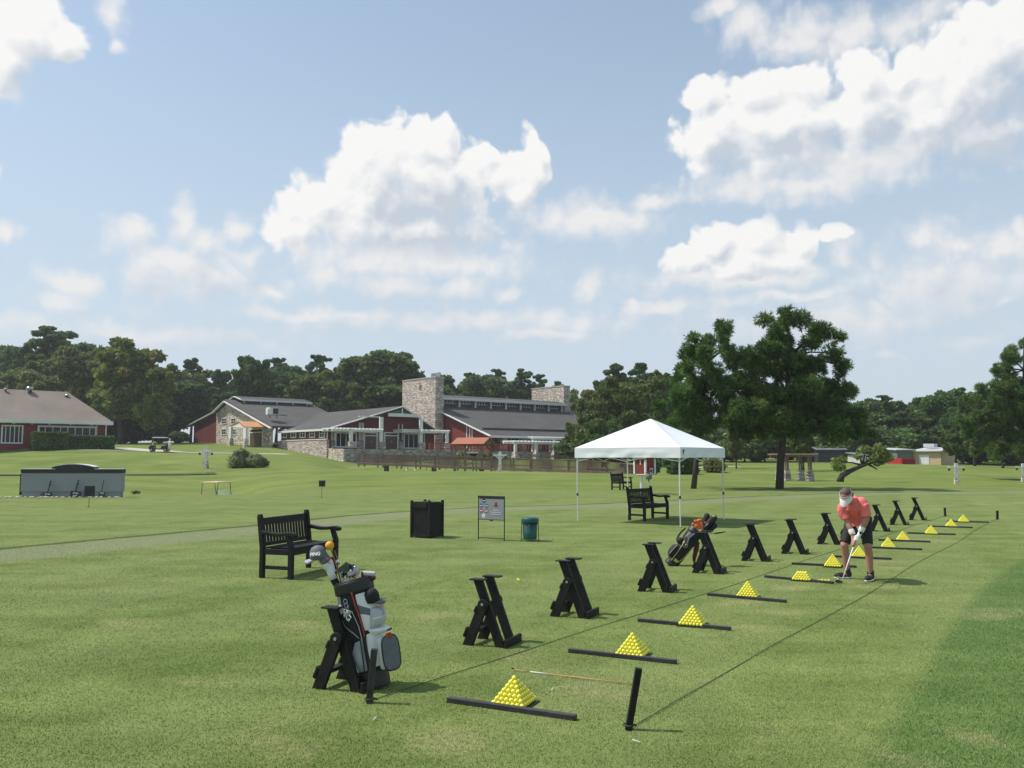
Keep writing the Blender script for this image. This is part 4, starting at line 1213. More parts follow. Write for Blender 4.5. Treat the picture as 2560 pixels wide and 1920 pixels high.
# clubs in the bag: long headcover, cap, foam ball trainer, irons, putter cover
Yb = BL.y + .06
def FP(zx, zy, dy=0.0): return P(740 + zx / 3.606, 1320 + zy / 3.606, Yb + dy)
tt = thing('headcover_club', 'driver in a tall white headcover standing in the white bag', 'golf club', FP(360, 500), 0)
o0 = FP(360, 500)
mb = MB(); mb.tube([FP(420, 600) - o0, FP(345, 470) - o0, FP(325, 400) - o0], [.022, .030, .034], 14); mb.build('cover_neck', M['black_cloth'], tt, smooth=True)
mb = MB(); mb.tube([FP(340, 460, -.006) - o0, FP(322, 410, -.006) - o0, FP(305, 352, -.006) - o0, FP(285, 330, -.006) - o0], [.030, .033, .036, .040], 14); mb.build('cover_sock', M['white_cloth'], tt, smooth=True)
mb = MB(); mb.capsule(FP(284, 326) - o0, FP(236, 268) - o0, .048, .044, 16); mb.build('cover_head', M['white_cloth'], tt, smooth=True)
mb = MB(); mb.capsule(FP(262, 290, -.012) - o0, FP(248, 264, -.010) - o0, .045, .043, 16); mb.build('cover_band', M['grey_cloth'], tt, smooth=True)
mb = MB(); mb.tube([FP(278, 275, -.062) - o0, FP(300, 290, -.062) - o0, FP(290, 310, -.066) - o0, FP(312, 318, -.062) - o0], .004, 6); mb.build('cover_logo', M['red_trim'], tt, smooth=True)
cap_hat('cap', 'grey and white cap worn over the tall headcover', FP(206, 276, -.01), (R(-8), R(-8), R(78)), M['grey_cloth'], M['silver_cloth'], M['black_cloth'], .72)
ch = [o for o in COL.objects if o.name.startswith('cap') and o.parent is None][-1]
text('PING', .038, M['print_white'], ch, (-.070, -.012, .052), (R(62), 0, R(-90)), .0015, bold=.0012)
tt = thing('swing_trainer', 'orange foam ball on a copper coloured shaft in the white bag', 'swing trainer', FP(405, 500), 0)
o0 = FP(405, 500)
mb = MB(); mb.ball((0, 0, 0), .0345, 20, 14); o = mb.build('foam_ball', M['orange'], tt, smooth=True); o.location = FP(303, 158) - o0
mb = MB(); mb.tube([FP(405, 500) - o0, FP(378, 375) - o0, FP(318, 196) - o0], .0050, 8); mb.build('shaft', M['copper_rod'], tt, smooth=True)
mb = MB(); mb.tube([FP(392, 330) - o0, FP(345, 200) - o0], .0045, 8); mb.build('second_rod', M['copper_rod'], tt, smooth=True)
mb = MB(); mb.ball(FP(375, 300) - o0, .014, 10, 8); mb.build('white_knob', M['print_white'], tt, smooth=True)
for i, (a, b_) in enumerate((((430, 600), (398, 372)), ((450, 600), (425, 392)), ((470, 600), (448, 396)), ((490, 600), (470, 415)), ((505, 600), (492, 425)), ((530, 600), (516, 432)), ((450, 600), (415, 425)), ((520, 600), (470, 445)))):
    iron(FP(*a, .02 * (i % 3)), FP(*b_, .02 * (i % 3)), 'steel iron club among those upright in the white golf bag', 'irons in the white golf bag', M['chrome'] if i in (3, 4, 5) else M['dark_blue_steel'], R(-20 + 17 * i))
tt = thing('putter', 'putter under a pale and dark red block cover in the white bag', 'golf club', FP(560, 500), 0)
o0 = FP(560, 500)
mb = MB(); mb.tube([(0, 0, 0), FP(598, 470) - o0], .012, 8); mb.build('shaft', M['black_plastic'], tt, smooth=True)
q = FP(655, 425) - o0
mb = MB(); mb.box(q + Vector((0, 0, .012)), (.108, .055, .034), Matrix.Rotation(R(4), 3, 'Y')); mb.build('cover_top', M['pale_cloth'], tt, bevel=.012, seg=3)
mb = MB(); mb.box(q + Vector((.001, 0, -.018)), (.108, .052, .032), Matrix.Rotation(R(6), 3, 'Y')); mb.build('cover_base', M['dark_red'], tt, bevel=.012, seg=3)
mb = MB(); mb.box(q + Vector((-.046, -.004, .004)), (.014, .058, .05)); mb.build('cover_strap', M['black_plastic'], tt, bevel=.004)

# --- black and yellow stand bag leaning on the fifth stand
B2 = G(1600 + 520 / 6.6375, 1230 + 1235 / 6.6375) + Vector((0, .10, 0))
Y2 = B2.y
def F2(zx, zy, dy=0.0): return P(1600 + zx / 6.6375, 1230 + zy / 6.6375, Y2 + dy)
t = thing('golf_bag', 'black golf bag with yellow trim leaning far over against a stand', 'golf bag', B2, 0)
t.rotation_euler = (R(-4), R(39), 0)
bag = Bag(t, .122, .105, .70)
bag.shell('bag_body', M['black_cloth'], .05, .66)
bag.shell('base', M['black_plastic'], 0, .07, .006)
bag.shell('collar', M['black_plastic'], .64, .72, .010, rows=4)
o = bag.patch('front_pocket', M['black_cloth'], [(.10, -112), (.34, -112)], [(.10, -38), (.34, -32)], .012, .06, power=.45)
bag.line('pocket_zip', M['silver_cloth'], [(.12, -58), (.24, -52), (.32, -48)], .006, .066, o)
bag.patch('upper_pocket', M['black_cloth'], [(.36, -115), (.47, -110)], [(.36, -48), (.47, -42)], .012, .05, power=.45)
bag.line('yellow_piping', M['yellow_cloth'], [(.07, -30), (.20, -28), (.36, -30), (.44, -34)], .007, .010)
bag.line('yellow_piping', M['yellow_cloth'], [(.10, 24), (.25, 44), (.46, 48)], .006, .010)
bag.patch('yellow_patch', M['yellow_cloth'], [(.085, -16), (.14, -18)], [(.085, 22), (.14, 30)], .010, .0)
bag.patch('yellow_patch', M['yellow_cloth'], [(.40, -42), (.47, -42)], [(.40, -32), (.47, -36)], .013, .0)
mb = MB(); c = bag.pt(-14, .40, .016)
mb.tube([c + Vector((.040 * math.cos(a), -.002 * math.cos(a), .040 * math.sin(a))) for a in np.linspace(0, 2 * math.pi, 25)], .004, 6); mb.build('round_logo', M['pale_cloth'], t, smooth=True)
mb = MB(); mb.box(c, (.012, .004, .036), Matrix.Rotation(R(-30), 3, 'Y')); mb.ball(c + Vector((.008, 0, .02)), .009, 8, 6); mb.build('logo_mark', M['print_white'], t)
bag.patch('ball_pocket', M['grey_cloth'], [(.50, -60), (.62, -60)], [(.50, -20), (.62, -10)], .010, .015)
bag.line('strap', M['black_cloth'], [(.62, -75), (.50, -100), (.40, -80)], .016, .06)
bag.line('strap', M['grey_cloth'], [(.64, -10), (.52, -20), (.44, -8)], .014, .03)
tb = thing('bag_leg_cloth', 'dark maroon umbrella hanging behind the leaning golf bag', 'umbrella', F2(905, 1195, .14), 0)
mb = MB(); o0 = F2(905, 1195, .14)
mb.tube([F2(900, 1195, .14) - o0, F2(900, 1080, .14) - o0, F2(935, 940, .14) - o0, F2(960, 820, .14) - o0], [.012, .034, .045, .03], 10, flat=.6); mb.build('furled_cloth', M['dark_red'], tb, smooth=True)
tb.name = 'umbrella'
# towel and covered clubs
mb = MB()
for i in range(26):
    q = F2(RNG.gauss(975, 42), RNG.gauss(540, 34), -.08 + RNG.uniform(-.03, .03)); mb.ball(q, RNG.uniform(.016, .03), 8, 6)
for zx in (935, 965, 1000, 1035): mb.capsule(F2(zx, 560, -.1), F2(zx + 8, 615, -.1), .016, .012, 8)
tag(mb.build('towel', M['orange_cloth'], None, remesh=.008), 'bright orange towel bunched on top of the leaning black bag', 'towel')
def cover(a, b_, r1, r2, label, dy=0.0, trim=None):
    o0 = F2(*a, dy)
    tt = thing('headcover_club', label, 'golf club', o0, 0)
    mb = MB(); mb.capsule((0, 0, 0), F2(*b_, dy) - o0, r1, r2, 14); mb.build('headcover', M['black_cloth'], tt, smooth=True)
    m1 = (Vector((0, 0, 0))).lerp(F2(*b_, dy) - o0, -.55)
    mb = MB(); mb.tube([m1, (0, 0, 0)], .010, 8); mb.build('shaft', M['black_plastic'], tt, smooth=True)
    if trim:
        v = F2(*b_, dy) - o0
        mb = MB()
        if trim == 'patch': mb.ball(v * 1.02 + Vector((-.012, -.045, .028)), .026, 10, 8, 1.2, .6, .8); mm = M['yellow_cloth']
        else: mb.tube([Vector((-.02, -r1 * .95, .02)), v * .6 + Vector((-.01, -r2 * 1.02, .01))], .006, 6); mm = M['pale_cloth']
        mb.build('cover_trim', mm, tt, smooth=True)
cover((1060, 560), (1110, 400), .040, .050, 'black pointed headcover standing tallest in the leaning black bag', .05)
cover((1120, 600), (1225, 430), .045, .056, 'round black headcover with a yellow patch in the leaning black bag', -.02, 'patch')
cover((1075, 600), (1170, 480), .038, .046, 'black headcover with a pale stripe beside the orange towel', -.08, 'line')
cover((1150, 640), (1240, 560), .036, .044, 'plain black headcover lowest over the rim of the leaning bag', -.05)
for (a, b_) in (((1150, 680), (1250, 690)), ((1160, 690), (1310, 680))):
    iron(F2(*a, .02), F2(*b_, .02), 'dark iron club hanging over the rim of the leaning black bag', 'dark irons in the leaning black bag', M['black_plastic'], R(-40))
# ------------------------------------------------------------------ the golfer
GF = Vector((-.66, -.75, 0)).normalized(); GL = Vector((.75, -.66, 0)).normalized()
GM = G(2040 + 605 / 5.722, 1449.5)
tg = thing('person', 'golfer in a coral polo, black shorts and white visor addressing a ball', 'person', GM, 0)
GS = 1.0
def g(f, l, z): return GF * (f * GS) + GL * (l * GS) + Vector((0, 0, z * GS))
class Loft:
    pass
def oval(mb, rows, n=20):
    """rows: (centre, half width along GL, half depth along a given axis, axis)"""
    vs, fs = [], []
    for (c, a, b_, ax) in rows:
        for k in range(n):
            t_ = 2 * math.pi * k / n
            vs.append(c + GL * (math.cos(t_) * a) + ax * (math.sin(t_) * b_))
    for i in range(len(rows) - 1):
        for k in range(n):
            k2 = (k + 1) % n
            fs.append((i * n + k, i * n + k2, (i + 1) * n + k2, (i + 1) * n + k))
    fs.append(tuple(range(n - 1, -1, -1))); fs.append(tuple((len(rows) - 1) * n + k for k in range(n)))
    mb.add(vs, fs)
# joints
AN = {-1: g(-.02, -.165, .09), 1: g(-.02, .165, .09)}
KN = {-1: g(.07, -.155, .485), 1: g(.045, .165, .485)}
HP = {-1: g(-.10, -.085, .86), 1: g(-.10, .095, .86)}
PEL = g(-.11, .0, .88); CH = g(.12, .045, 1.045); NK = g(.25, .030, 1.135)
SH = {-1: g(.215, -.140, 1.03), 1: g(.19, .185, 1.115)}
EL = {-1: g(.19, -.06, .845), 1: g(.175, .205, .885)}
WR = {-1: g(.225, .025, .655), 1: g(.215, .130, .70)}
HC = g(.385, .010, 1.195)                                           # head centre
FD = (GF * .62 + GL * -.12 + Vector((0, 0, -.78))).normalized()      # where the face looks
UPH = (GF * .80 + Vector((0, 0, .60))).normalized(); UPH = (UPH - FD * UPH.dot(FD)).normalized(); SDH = UPH.cross(FD).normalized()
def hd(a, u, s): return HC + (FD * a + UPH * u + SDH * s) * .93
mb = MB()
for s in (-1, 1):
    mb.capsule(HP[s], KN[s], .080, .056, 14)
    mb.capsule(KN[s], KN[s].lerp(AN[s], .35) - GF * .018, .053, .055, 14)
    mb.capsule(KN[s].lerp(AN[s], .3) - GF * .018, AN[s], .055, .036, 14)
    mb.capsule(AN[s] - Vector((0, 0, .03)), AN[s] + (GF if s > 0 else (GF * .75 - GL * .65).normalized()) * .14 - Vector((0, 0, .055)), .040, .032, 12)
    mb.capsule(SH[s], EL[s], .046, .043, 12)
    mb.capsule(EL[s], EL[s].lerp(WR[s], .35), .043, .044, 12)
    mb.capsule(EL[s].lerp(WR[s], .35), WR[s], .044, .029, 12)
AX = (GF * .6 - Vector((0, 0, .8))).normalized()
oval(mb, [(PEL, .13, .095, GF), (PEL.lerp(CH, .5), .13, .10, AX), (CH, .14, .095, AX), (SH[-1].lerp(SH[1], .5) - Vector((0, 0, .02)), .12, .07, AX), (NK - Vector((0, 0, .02)), .05, .045, AX)])
mb.capsule(NK - Vector((0, 0, .03)), HC - UPH * .03 - FD * .02, .050, .050, 12)
# head: skull, jaw, nose, brows, ears
rotH = Matrix((SDH, FD, UPH)).transposed()
mb.ball(hd(-.012, .03, 0), .094, 16, 12, .84, 1.06, 1.0, rotH)
mb.ball(hd(.022, -.045, 0), .066, 14, 10, .86, .95, 1.0, rotH)
mb.ball(hd(.060, -.082, 0), .026, 10, 8, 1.2, .8, .9, rotH)
mb.capsule(hd(.088, .012, 0), hd(.108, -.022, 0), .010, .015, 8)
mb.capsule(hd(.070, .030, -.045), hd(.070, .030, .045), .014, .014, 8)
for s in (-1, 1): mb.ball(hd(-.01, -.005, s * .082), .028, 8, 6, .35, .7, 1.1, rotH)
mb.capsule(hd(.082, -.052, -.02), hd(.082, -.052, .02), .009, .009, 8)
# hands wrapped round the grip
CL0, CL1 = g(.215, .085, .66), g(.53, -.045, .022)
CD = (CL1 - CL0).normalized()
GP = {1: CL0.lerp(CL1, .09), -1: CL0.lerp(CL1, .20)}
for s in (-1, 1):
    side = GL * s
    mb.capsule(WR[s], GP[s] + side * .012 - GF * .008, .028, .030, 10, .8)
    mb.capsule(GP[s] - CD * .03 + side * .02, GP[s] + CD * .03 + side * .014, .026, .022, 10)
    out = (GF - CD * GF.dot(CD)).normalized()
    for i in range(4):
        c = GP[s] + CD * (-.034 + i * .021)
        r = .0098 - .0009 * i; k = 1.0 - .06 * i
        mb.tube([c + side * .022 * k + out * .004, c + side * .018 * k + out * .022, c + side * .0 + out * .030, c - side * .018 + out * .018, c - side * .016 - out * .006][:5], [r, r, r * .95, r * .9, r * .7], 8)
    mb.tube([GP[s] - CD * .03 + side * .016 + out * .006, GP[s] + CD * .005 + side * .004 + out * .024, GP[s] + CD * .036 - side * .004 + out * .022], [.0115, .010, .008], 8)
body = mb.build('body', M['skin'], tg, remesh=.0075)
# polo shirt: torso, sleeves, collar, placket
mb = MB()
oval(mb, [(PEL + Vector((0, 0, -.075)) + GF * .035, .160, .124, (GF * .9 + Vector((0, 0, -.45))).normalized()), (PEL + Vector((0, 0, .015)) + GF * .01, .164, .130, (GF * .95 + Vector((0, 0, -.3))).normalized()), (PEL.lerp(CH, .28) , .166, .134, AX), (PEL.lerp(CH, .55), .168, .130, AX), (CH, .166, .118, AX),
          (SH[-1].lerp(SH[1], .5) - GF * .02, .165, .104, AX), (NK - GF * .015 + Vector((0, 0, .012)), .088, .080, AX), (NK + GF * .03 + Vector((0, 0, .035)), .068, .064, AX)], 24)
for s in (-1, 1):
    mb.capsule(SH[s] - GL * (.035 * s), SH[s].lerp(EL[s], .30), .073, .070, 14)
    mb.tube([SH[s].lerp(EL[s], .1), SH[s].lerp(EL[s], .5), SH[s].lerp(EL[s], .86)], [.068, .066, .070], 16)
for i in range(12):                                                  # folds at waist, chest and sleeves
    a = RNG.uniform(-1, 1); z = RNG.uniform(0, 1)
    c = PEL.lerp(CH, z) + GL * (a * .13) + AX * .118
    mb.capsule(c, c + GL * RNG.uniform(-.05, .05) + (CH - PEL).normalized() * RNG.uniform(.06, .12), .016, .010, 8)
for s in (-1, 1):
    for i in range(4):
        c = SH[s].lerp(EL[s], RNG.uniform(.1, .6)) + GF * .06 + GL * RNG.uniform(-.04, .04)
        mb.capsule(c, c + (EL[s] - SH[s]) * .25 + GL * RNG.uniform(-.03, .03), .014, .008, 8)
shirt = mb.build('polo_shirt', M['shirt'], tg, remesh=.008)
mb = MB()
col = []
for i in range(17):
    a = R(-150 + 300 * i / 16)
    col.append(NK + (GF * .035) + Vector((0, 0, .012)) + GL * (math.sin(a) * .075) + (AX * .5 + GF * .5).normalized() * (math.cos(a) * .07) + Vector((0, 0, .012)))
mb.tube(col, .017, 8); mb.build('collar', M['shirt'], shirt, smooth=True)
mb = MB()
for f in (.05, .28, .5): mb.ball(CH.lerp(NK, 1 - f) + AX * .128 + GL * (-.004), .006, 8, 6)
mb.build('button', M['dark_red'], shirt, smooth=True)
# shorts and belt
mb = MB()
oval(mb, [(g(-.10, 0, .80), .165, .120, GF), (PEL - Vector((0, 0, .01)), .168, .125, GF), (PEL + Vector((0, 0, .05)) + GF * .03, .160, .122, GF)], 22)
for s in (-1, 1):
    q = HP[s].lerp(KN[s], .93)
    mb.tube([HP[s] + Vector((0, 0, .02)), HP[s].lerp(KN[s], .4), q], [.094, .081, .072], 18)
mb.build('shorts', M['black_cloth'], tg, remesh=.009)
# shoes with white soles
for s in (-1, 1):
    td = GF if s > 0 else (GF * .70 - GL * .70).normalized()
    sd = Vector((-td.y, td.x, 0))
    c = AN[s].copy(); c.z = 0
    rt = Matrix((td, sd, Vector((0, 0, 1)))).transposed()
    mb = MB()
    mb.ball(c + td * .085 + Vector((0, 0, .048)), .05, 14, 10, 2.2, .95, .82, rt)
    mb.ball(c - td * .015 + Vector((0, 0, .065)), .05, 14, 10, 1.15, .92, 1.15, rt)
    mb.capsule(c + Vector((0, 0, .07)) - td * .01, c + Vector((0, 0, .135)) - td * .006, .049, .046, 14)
    sh = mb.build('shoe', M['shoe'], tg, remesh=.007)
    mb = MB(); mb.ball(c + td * .055 + Vector((0, 0, .016)), .05, 16, 8, 2.75, 1.02, .36, rt); mb.build('sole', M['print_white'], sh, smooth=True)
# hair, visor, wristbands, glove
mb = MB()
mb.ball(hd(-.020, .044, 0), .094, 16, 12, .84, 1.02, .92, rotH)
for i in range(26):
    a, b_ = RNG.uniform(0, 6.28), RNG.uniform(.3, 1.0)
    c = hd(-.022 + math.cos(a) * .075 * b_, .118 - .03 * b_ * b_, math.sin(a) * .065 * b_)
    mb.ball(c, .016, 6, 5)
for s in (-1, 1): mb.ball(hd(-.055, -.01, s * .062), .045, 10, 8, .5, .9, 1.1, rotH)
mb.build('hair', M['hair'], tg, remesh=.008)
mb = MB()
band = []
for i in range(25):
    a = 2 * math.pi * i / 24
    band.append(hd(-.016 + math.cos(a) * .104, .052 + .004 * math.cos(a), math.sin(a) * .087))
mb.tube(band, .021, 8, False, .28, UPH)
vis = mb.build('visor', M['print_white'], tg, smooth=True)
mb = MB(); vs, fs = [], []
n = 14
for z in (0.0, -.005):
    for i in range(n + 1):
        a = R(-78 + 156 * i / n)
        for f in (0, .5, 1):
            r0 = .098; r1 = .098 + .098 * math.cos(a) ** .7
            rr = r0 + (r1 - r0) * f
            vs.append(hd(-.016 + math.cos(a) * rr, .048 - .055 * f * f - .012 * f + z, math.sin(a) * (.088 + .012 * f)))
o_ = 3 * (n + 1)
for i in range(n):
    for f in range(2):
        q = i * 3 + f
        fs.append((q, q + 1, q + 4, q + 3)); fs.append((o_ + q, o_ + q + 1, o_ + q + 4, o_ + q + 3)[::-1])
mb.add(vs, fs); mb.build('visor_brim', M['print_white'], vis, smooth=True)
mb = MB(); mb.tube([hd(-.016 + math.cos(a) * .106, .066, math.sin(a) * .089) for a in np.linspace(0, 6.283, 25)], .009, 6, False, .4, UPH); mb.build('dark_band', M['black_cloth'], vis, smooth=True)
for s in (-1, 1):
    d = (EL[s] - WR[s]).normalized()
    mb = MB(); mb.tube([WR[s] + d * .002, WR[s] + d * .035, WR[s] + d * .075], [.039, .042, .042], 14); mb.build('wristband', M['towel_white'], tg, smooth=True, bevel=.006)
mb = MB()
s = 1; side = GL
mb.capsule(WR[s] - (EL[s] - WR[s]).normalized() * .004, GP[s] + side * .014 - GF * .006, .034, .035, 12, .85)
mb.capsule(GP[s] - CD * .032 + side * .02, GP[s] + CD * .03 + side * .016, .031, .027, 12)
for i in range(4):
    c = GP[s] + CD * (-.034 + i * .021); r = .0125 - .0009 * i; out = (GF - CD * GF.dot(CD)).normalized()
    mb.tube([c + side * .022 + out * .004, c + side * .018 + out * .023, c + out * .031, c - side * .018 + out * .019], [r, r, r * .95, r * .85], 8)
mb.build('glove', M['print_white'], tg, remesh=.006)
mb = MB(); mb.box(WR[1] + GF * .03 + Vector((0, 0, -.012)) + GL * .01, (.035, .02, .03)); mb.build('glove_strap', M['black_cloth'], tg, bevel=.004)
# club held in the hands
tc = thing('golf_club', 'golf club with a pale shaft held by the golfer over the ball', 'golf club', GM + CL1, 0)
def cw(p): return p - CL1
mb = MB(); mb.tube([cw(CL0 - CD * .03), cw(CL0.lerp(CL1, .26))], [.0135, .011], 10); mb.build('grip', M['black_plastic'], tc, smooth=True)
mb = MB(); mb.tube([cw(CL0.lerp(CL1, .26)), cw(CL1) - CD * .01], [.0085, .0065], 8); mb.build('shaft', M['print_white'], tc, smooth=True)
mb = MB(); hv = -GL
pr = [(.012, -.012), (-.012, -.014), (-.080, -.016), (-.088, .012), (-.06, .036), (-.012, .022), (.010, .018)]
A = [hv * -a_ * 1.0 + Vector((0, 0, b_)) - GF * .012 for a_, b_ in pr]; B = [hv * -a_ + Vector((0, 0, b_)) + GF * .010 for a_, b_ in pr]; k = len(pr)
mb.add(A + B, [tuple(range(k)), tuple(range(2 * k - 1, k - 1, -1))] + [(i, k + i, k + (i + 1) % k, (i + 1) % k) for i in range(k)])
mb.build('club_head', M['dark_blue_steel'], tc, bevel=.003)
# ------------------------------------------------------------------ trees and shrubs
def mat_leaf(name, c1, c2, c3, scale=0.6, isl=0.8):
    m, nt, b = new_mat(name)
    geo = nt.nodes.new('ShaderNodeNewGeometry')
    oi = nt.nodes.new('ShaderNodeObjectInfo')
    v = nt.nodes.new('ShaderNodeVectorMath'); v.operation = 'ADD'
    nt.links.new(ncoord(nt), v.inputs[0]); nt.links.new(oi.outputs['Location'], v.inputs[1])
    n1 = nnoise(nt, v.outputs[0], scale, 3)
    c = nmix(nt, nrange(nt, n1, 0.35, 0.65), c1, c2)
    c = nmix(nt, nrange(nt, nnoise(nt, v.outputs[0], scale * .45, 2), 0.56, 0.72), c, c3)
    h = nt.nodes.new('ShaderNodeHueSaturation'); nt.links.new(c, h.inputs['Color'])
    nt.links.new(nmath(nt, 'MULTIPLY_ADD', geo.outputs['Random Per Island'], isl, 1.0 - isl / 2), h.inputs['Value'])
    nt.links.new(nmath(nt, 'MULTIPLY_ADD', oi.outputs['Random'], 0.03, 0.485), h.inputs['Hue'])
    nt.links.new(h.outputs[0], b.inputs['Base Color'])
    b.inputs['Roughness'].default_value = 0.6; b.inputs['Specular IOR Level'].default_value = 0.25
    tr = nt.nodes.new('ShaderNodeBsdfTranslucent'); nt.links.new(h.outputs[0], tr.inputs['Color'])
    mx = nt.nodes.new('ShaderNodeMixShader'); mx.inputs[0].default_value = 0.36
    nt.links.new(b.outputs[0], mx.inputs[1]); nt.links.new(tr.outputs[0], mx.inputs[2])
    nt.links.new(mx.outputs[0], nt.nodes['Material Output'].inputs['Surface'])
    return m
LEAF = {
    'dark': mat_leaf('dark_leaf', (0.081, 0.143, 0.043), (0.142, 0.220, 0.064), (0.182, 0.256, 0.074)),
    'oak': mat_leaf('oak_leaf', (0.089, 0.140, 0.036), (0.175, 0.229, 0.055), (0.129, 0.192, 0.058)),
    'yellow': mat_leaf('yellowing_leaf', (0.125, 0.182, 0.036), (0.236, 0.279, 0.058), (0.373, 0.291, 0.068)),
    'olive': mat_leaf('olive_leaf', (0.136, 0.174, 0.055), (0.219, 0.245, 0.083), (0.261, 0.221, 0.088)),
    'pale': mat_leaf('pale_leaf', (0.146, 0.199, 0.049), (0.212, 0.258, 0.066), (0.225, 0.258, 0.080)),
    'sage': mat_leaf('sage_leaf', (0.15, 0.19, 0.085), (0.22, 0.27, 0.12), (0.25, 0.28, 0.15)),
    'needle': mat_leaf('pine_needle', (0.059, 0.125, 0.036), (0.128, 0.210, 0.053), (0.170, 0.240, 0.062), 0.9, 0.9),
    'needle_warm': mat_leaf('warm_pine_needle', (0.066, 0.129, 0.033), (0.131, 0.214, 0.051), (0.182, 0.241, 0.066), 0.9, 0.9),
}
def leaf_mesh(name, centres, size, seed, mat_, aspect=1.0, up=0.15):
    """One mesh of small quad leaf clumps: centres N x 3 with outward directions."""
    rg = np.random.default_rng(seed)
    C_ = np.asarray(centres); n = len(C_)
    nrm = rg.normal(size=(n, 3)); nrm[:, 2] += up; nrm /= np.linalg.norm(nrm, axis=1, keepdims=True)
    t = rg.normal(size=(n, 3)); t -= nrm * np.sum(t * nrm, axis=1, keepdims=True); t /= np.linalg.norm(t, axis=1, keepdims=True)
    b = np.cross(nrm, t)
    s = size * rg.uniform(.5, 1.2, (n, 1))
    q = np.stack([C_ - t * s * aspect, C_ + b * s * .6, C_ + t * s * aspect, C_ - b * s * .6], axis=1)
    q += rg.normal(size=q.shape) * size * .12
    me = np_mesh(name, q.reshape(-1, 3), np.arange(4 * n), np.full(n, 4))
    me.materials.append(mat_)
    return me
def tuft_mesh(name, centres, dirs, length, seed, mat_, per=16, width=.05):
    """Pine tufts: a burst of thin needle bundles round each centre."""
    rg = np.random.default_rng(seed)
    C_ = np.repeat(np.asarray(centres), per, axis=0); D_ = np.repeat(np.asarray(dirs), per, axis=0); n = len(C_)
    d = D_ * 0.75 + rg.normal(size=(n, 3)) * .75; d /= np.linalg.norm(d, axis=1, keepdims=True)
    L_ = length * rg.uniform(.6, 1.15, (n, 1))
    s = rg.normal(size=(n, 3)); s -= d * np.sum(s * d, axis=1, keepdims=True); s /= np.linalg.norm(s, axis=1, keepdims=True)
    w = width * rg.uniform(.6, 1.2, (n, 1))
    q = np.stack([C_ - s * w * .35, C_ + s * w * .35, C_ + d * L_ * .7 + s * w * .6, C_ + d * L_, C_ + d * L_ * .7 - s * w * .6], axis=1)
    me = np_mesh(name, q.reshape(-1, 3), np.arange(5 * n), np.full(n, 5))
    me.materials.append(mat_)
    return me
def lobes_points(lobes, density, seed, shell=.55):
    """Points in and near the skin of ellipsoid lobes (cx, cy, cz, rx, ry, rz)."""
    rg = np.random.default_rng(seed)
    pts, drs = [], []
    for (cx, cy, cz, rx, ry, rz) in lobes:
        n = int(density * (rx * ry * rz) ** (2 / 3) * 4.2)
        d = rg.normal(size=(n, 3)); d /= np.linalg.norm(d, axis=1, keepdims=True)
        r = shell + (1 - shell) * rg.uniform(0, 1, (n, 1)) ** .6
        r *= 1 + .16 * np.sin(d[:, :1] * 7 + cx) * np.sin(d[:, 1:2] * 6 + cz) + .12 * np.sin(d[:, 2:3] * 9 + cy)
        pts.append(np.array([cx, cy, cz]) + d * r * np.array([rx, ry, rz])); drs.append(d)
    return np.concatenate(pts), np.concatenate(drs)
def trunk_mb(h, r, bends, seed, limbs=()):
    rg = random.Random(seed)
    m = MB()
    pts, rad = [], []
    n = 8
    for i in range(n + 1):
        f = i / n
        pts.append((bends[0] * f + bends[1] * math.sin(f * 3.0), bends[2] * math.sin(f * 2.4), h * f - .35 * (f == 0)))
        rad.append(r * (1.0 - .78 * f) * (1.3 if i == 0 else 1))
    m.tube(pts, rad, 10)
    for (f, tgt, rr) in limbs:
        i = int(f * n); p = Vector(pts[i]).lerp(Vector(pts[min(i + 1, n)]), f * n - i); q = Vector(tgt)
        mid = p.lerp(q, .5) + Vector((rg.uniform(-.2, .2), rg.uniform(-.2, .2), .12 * (q - p).length))
        m.tube([p, mid, q], [rr, rr * .7, rr * .25], 7)
    return m
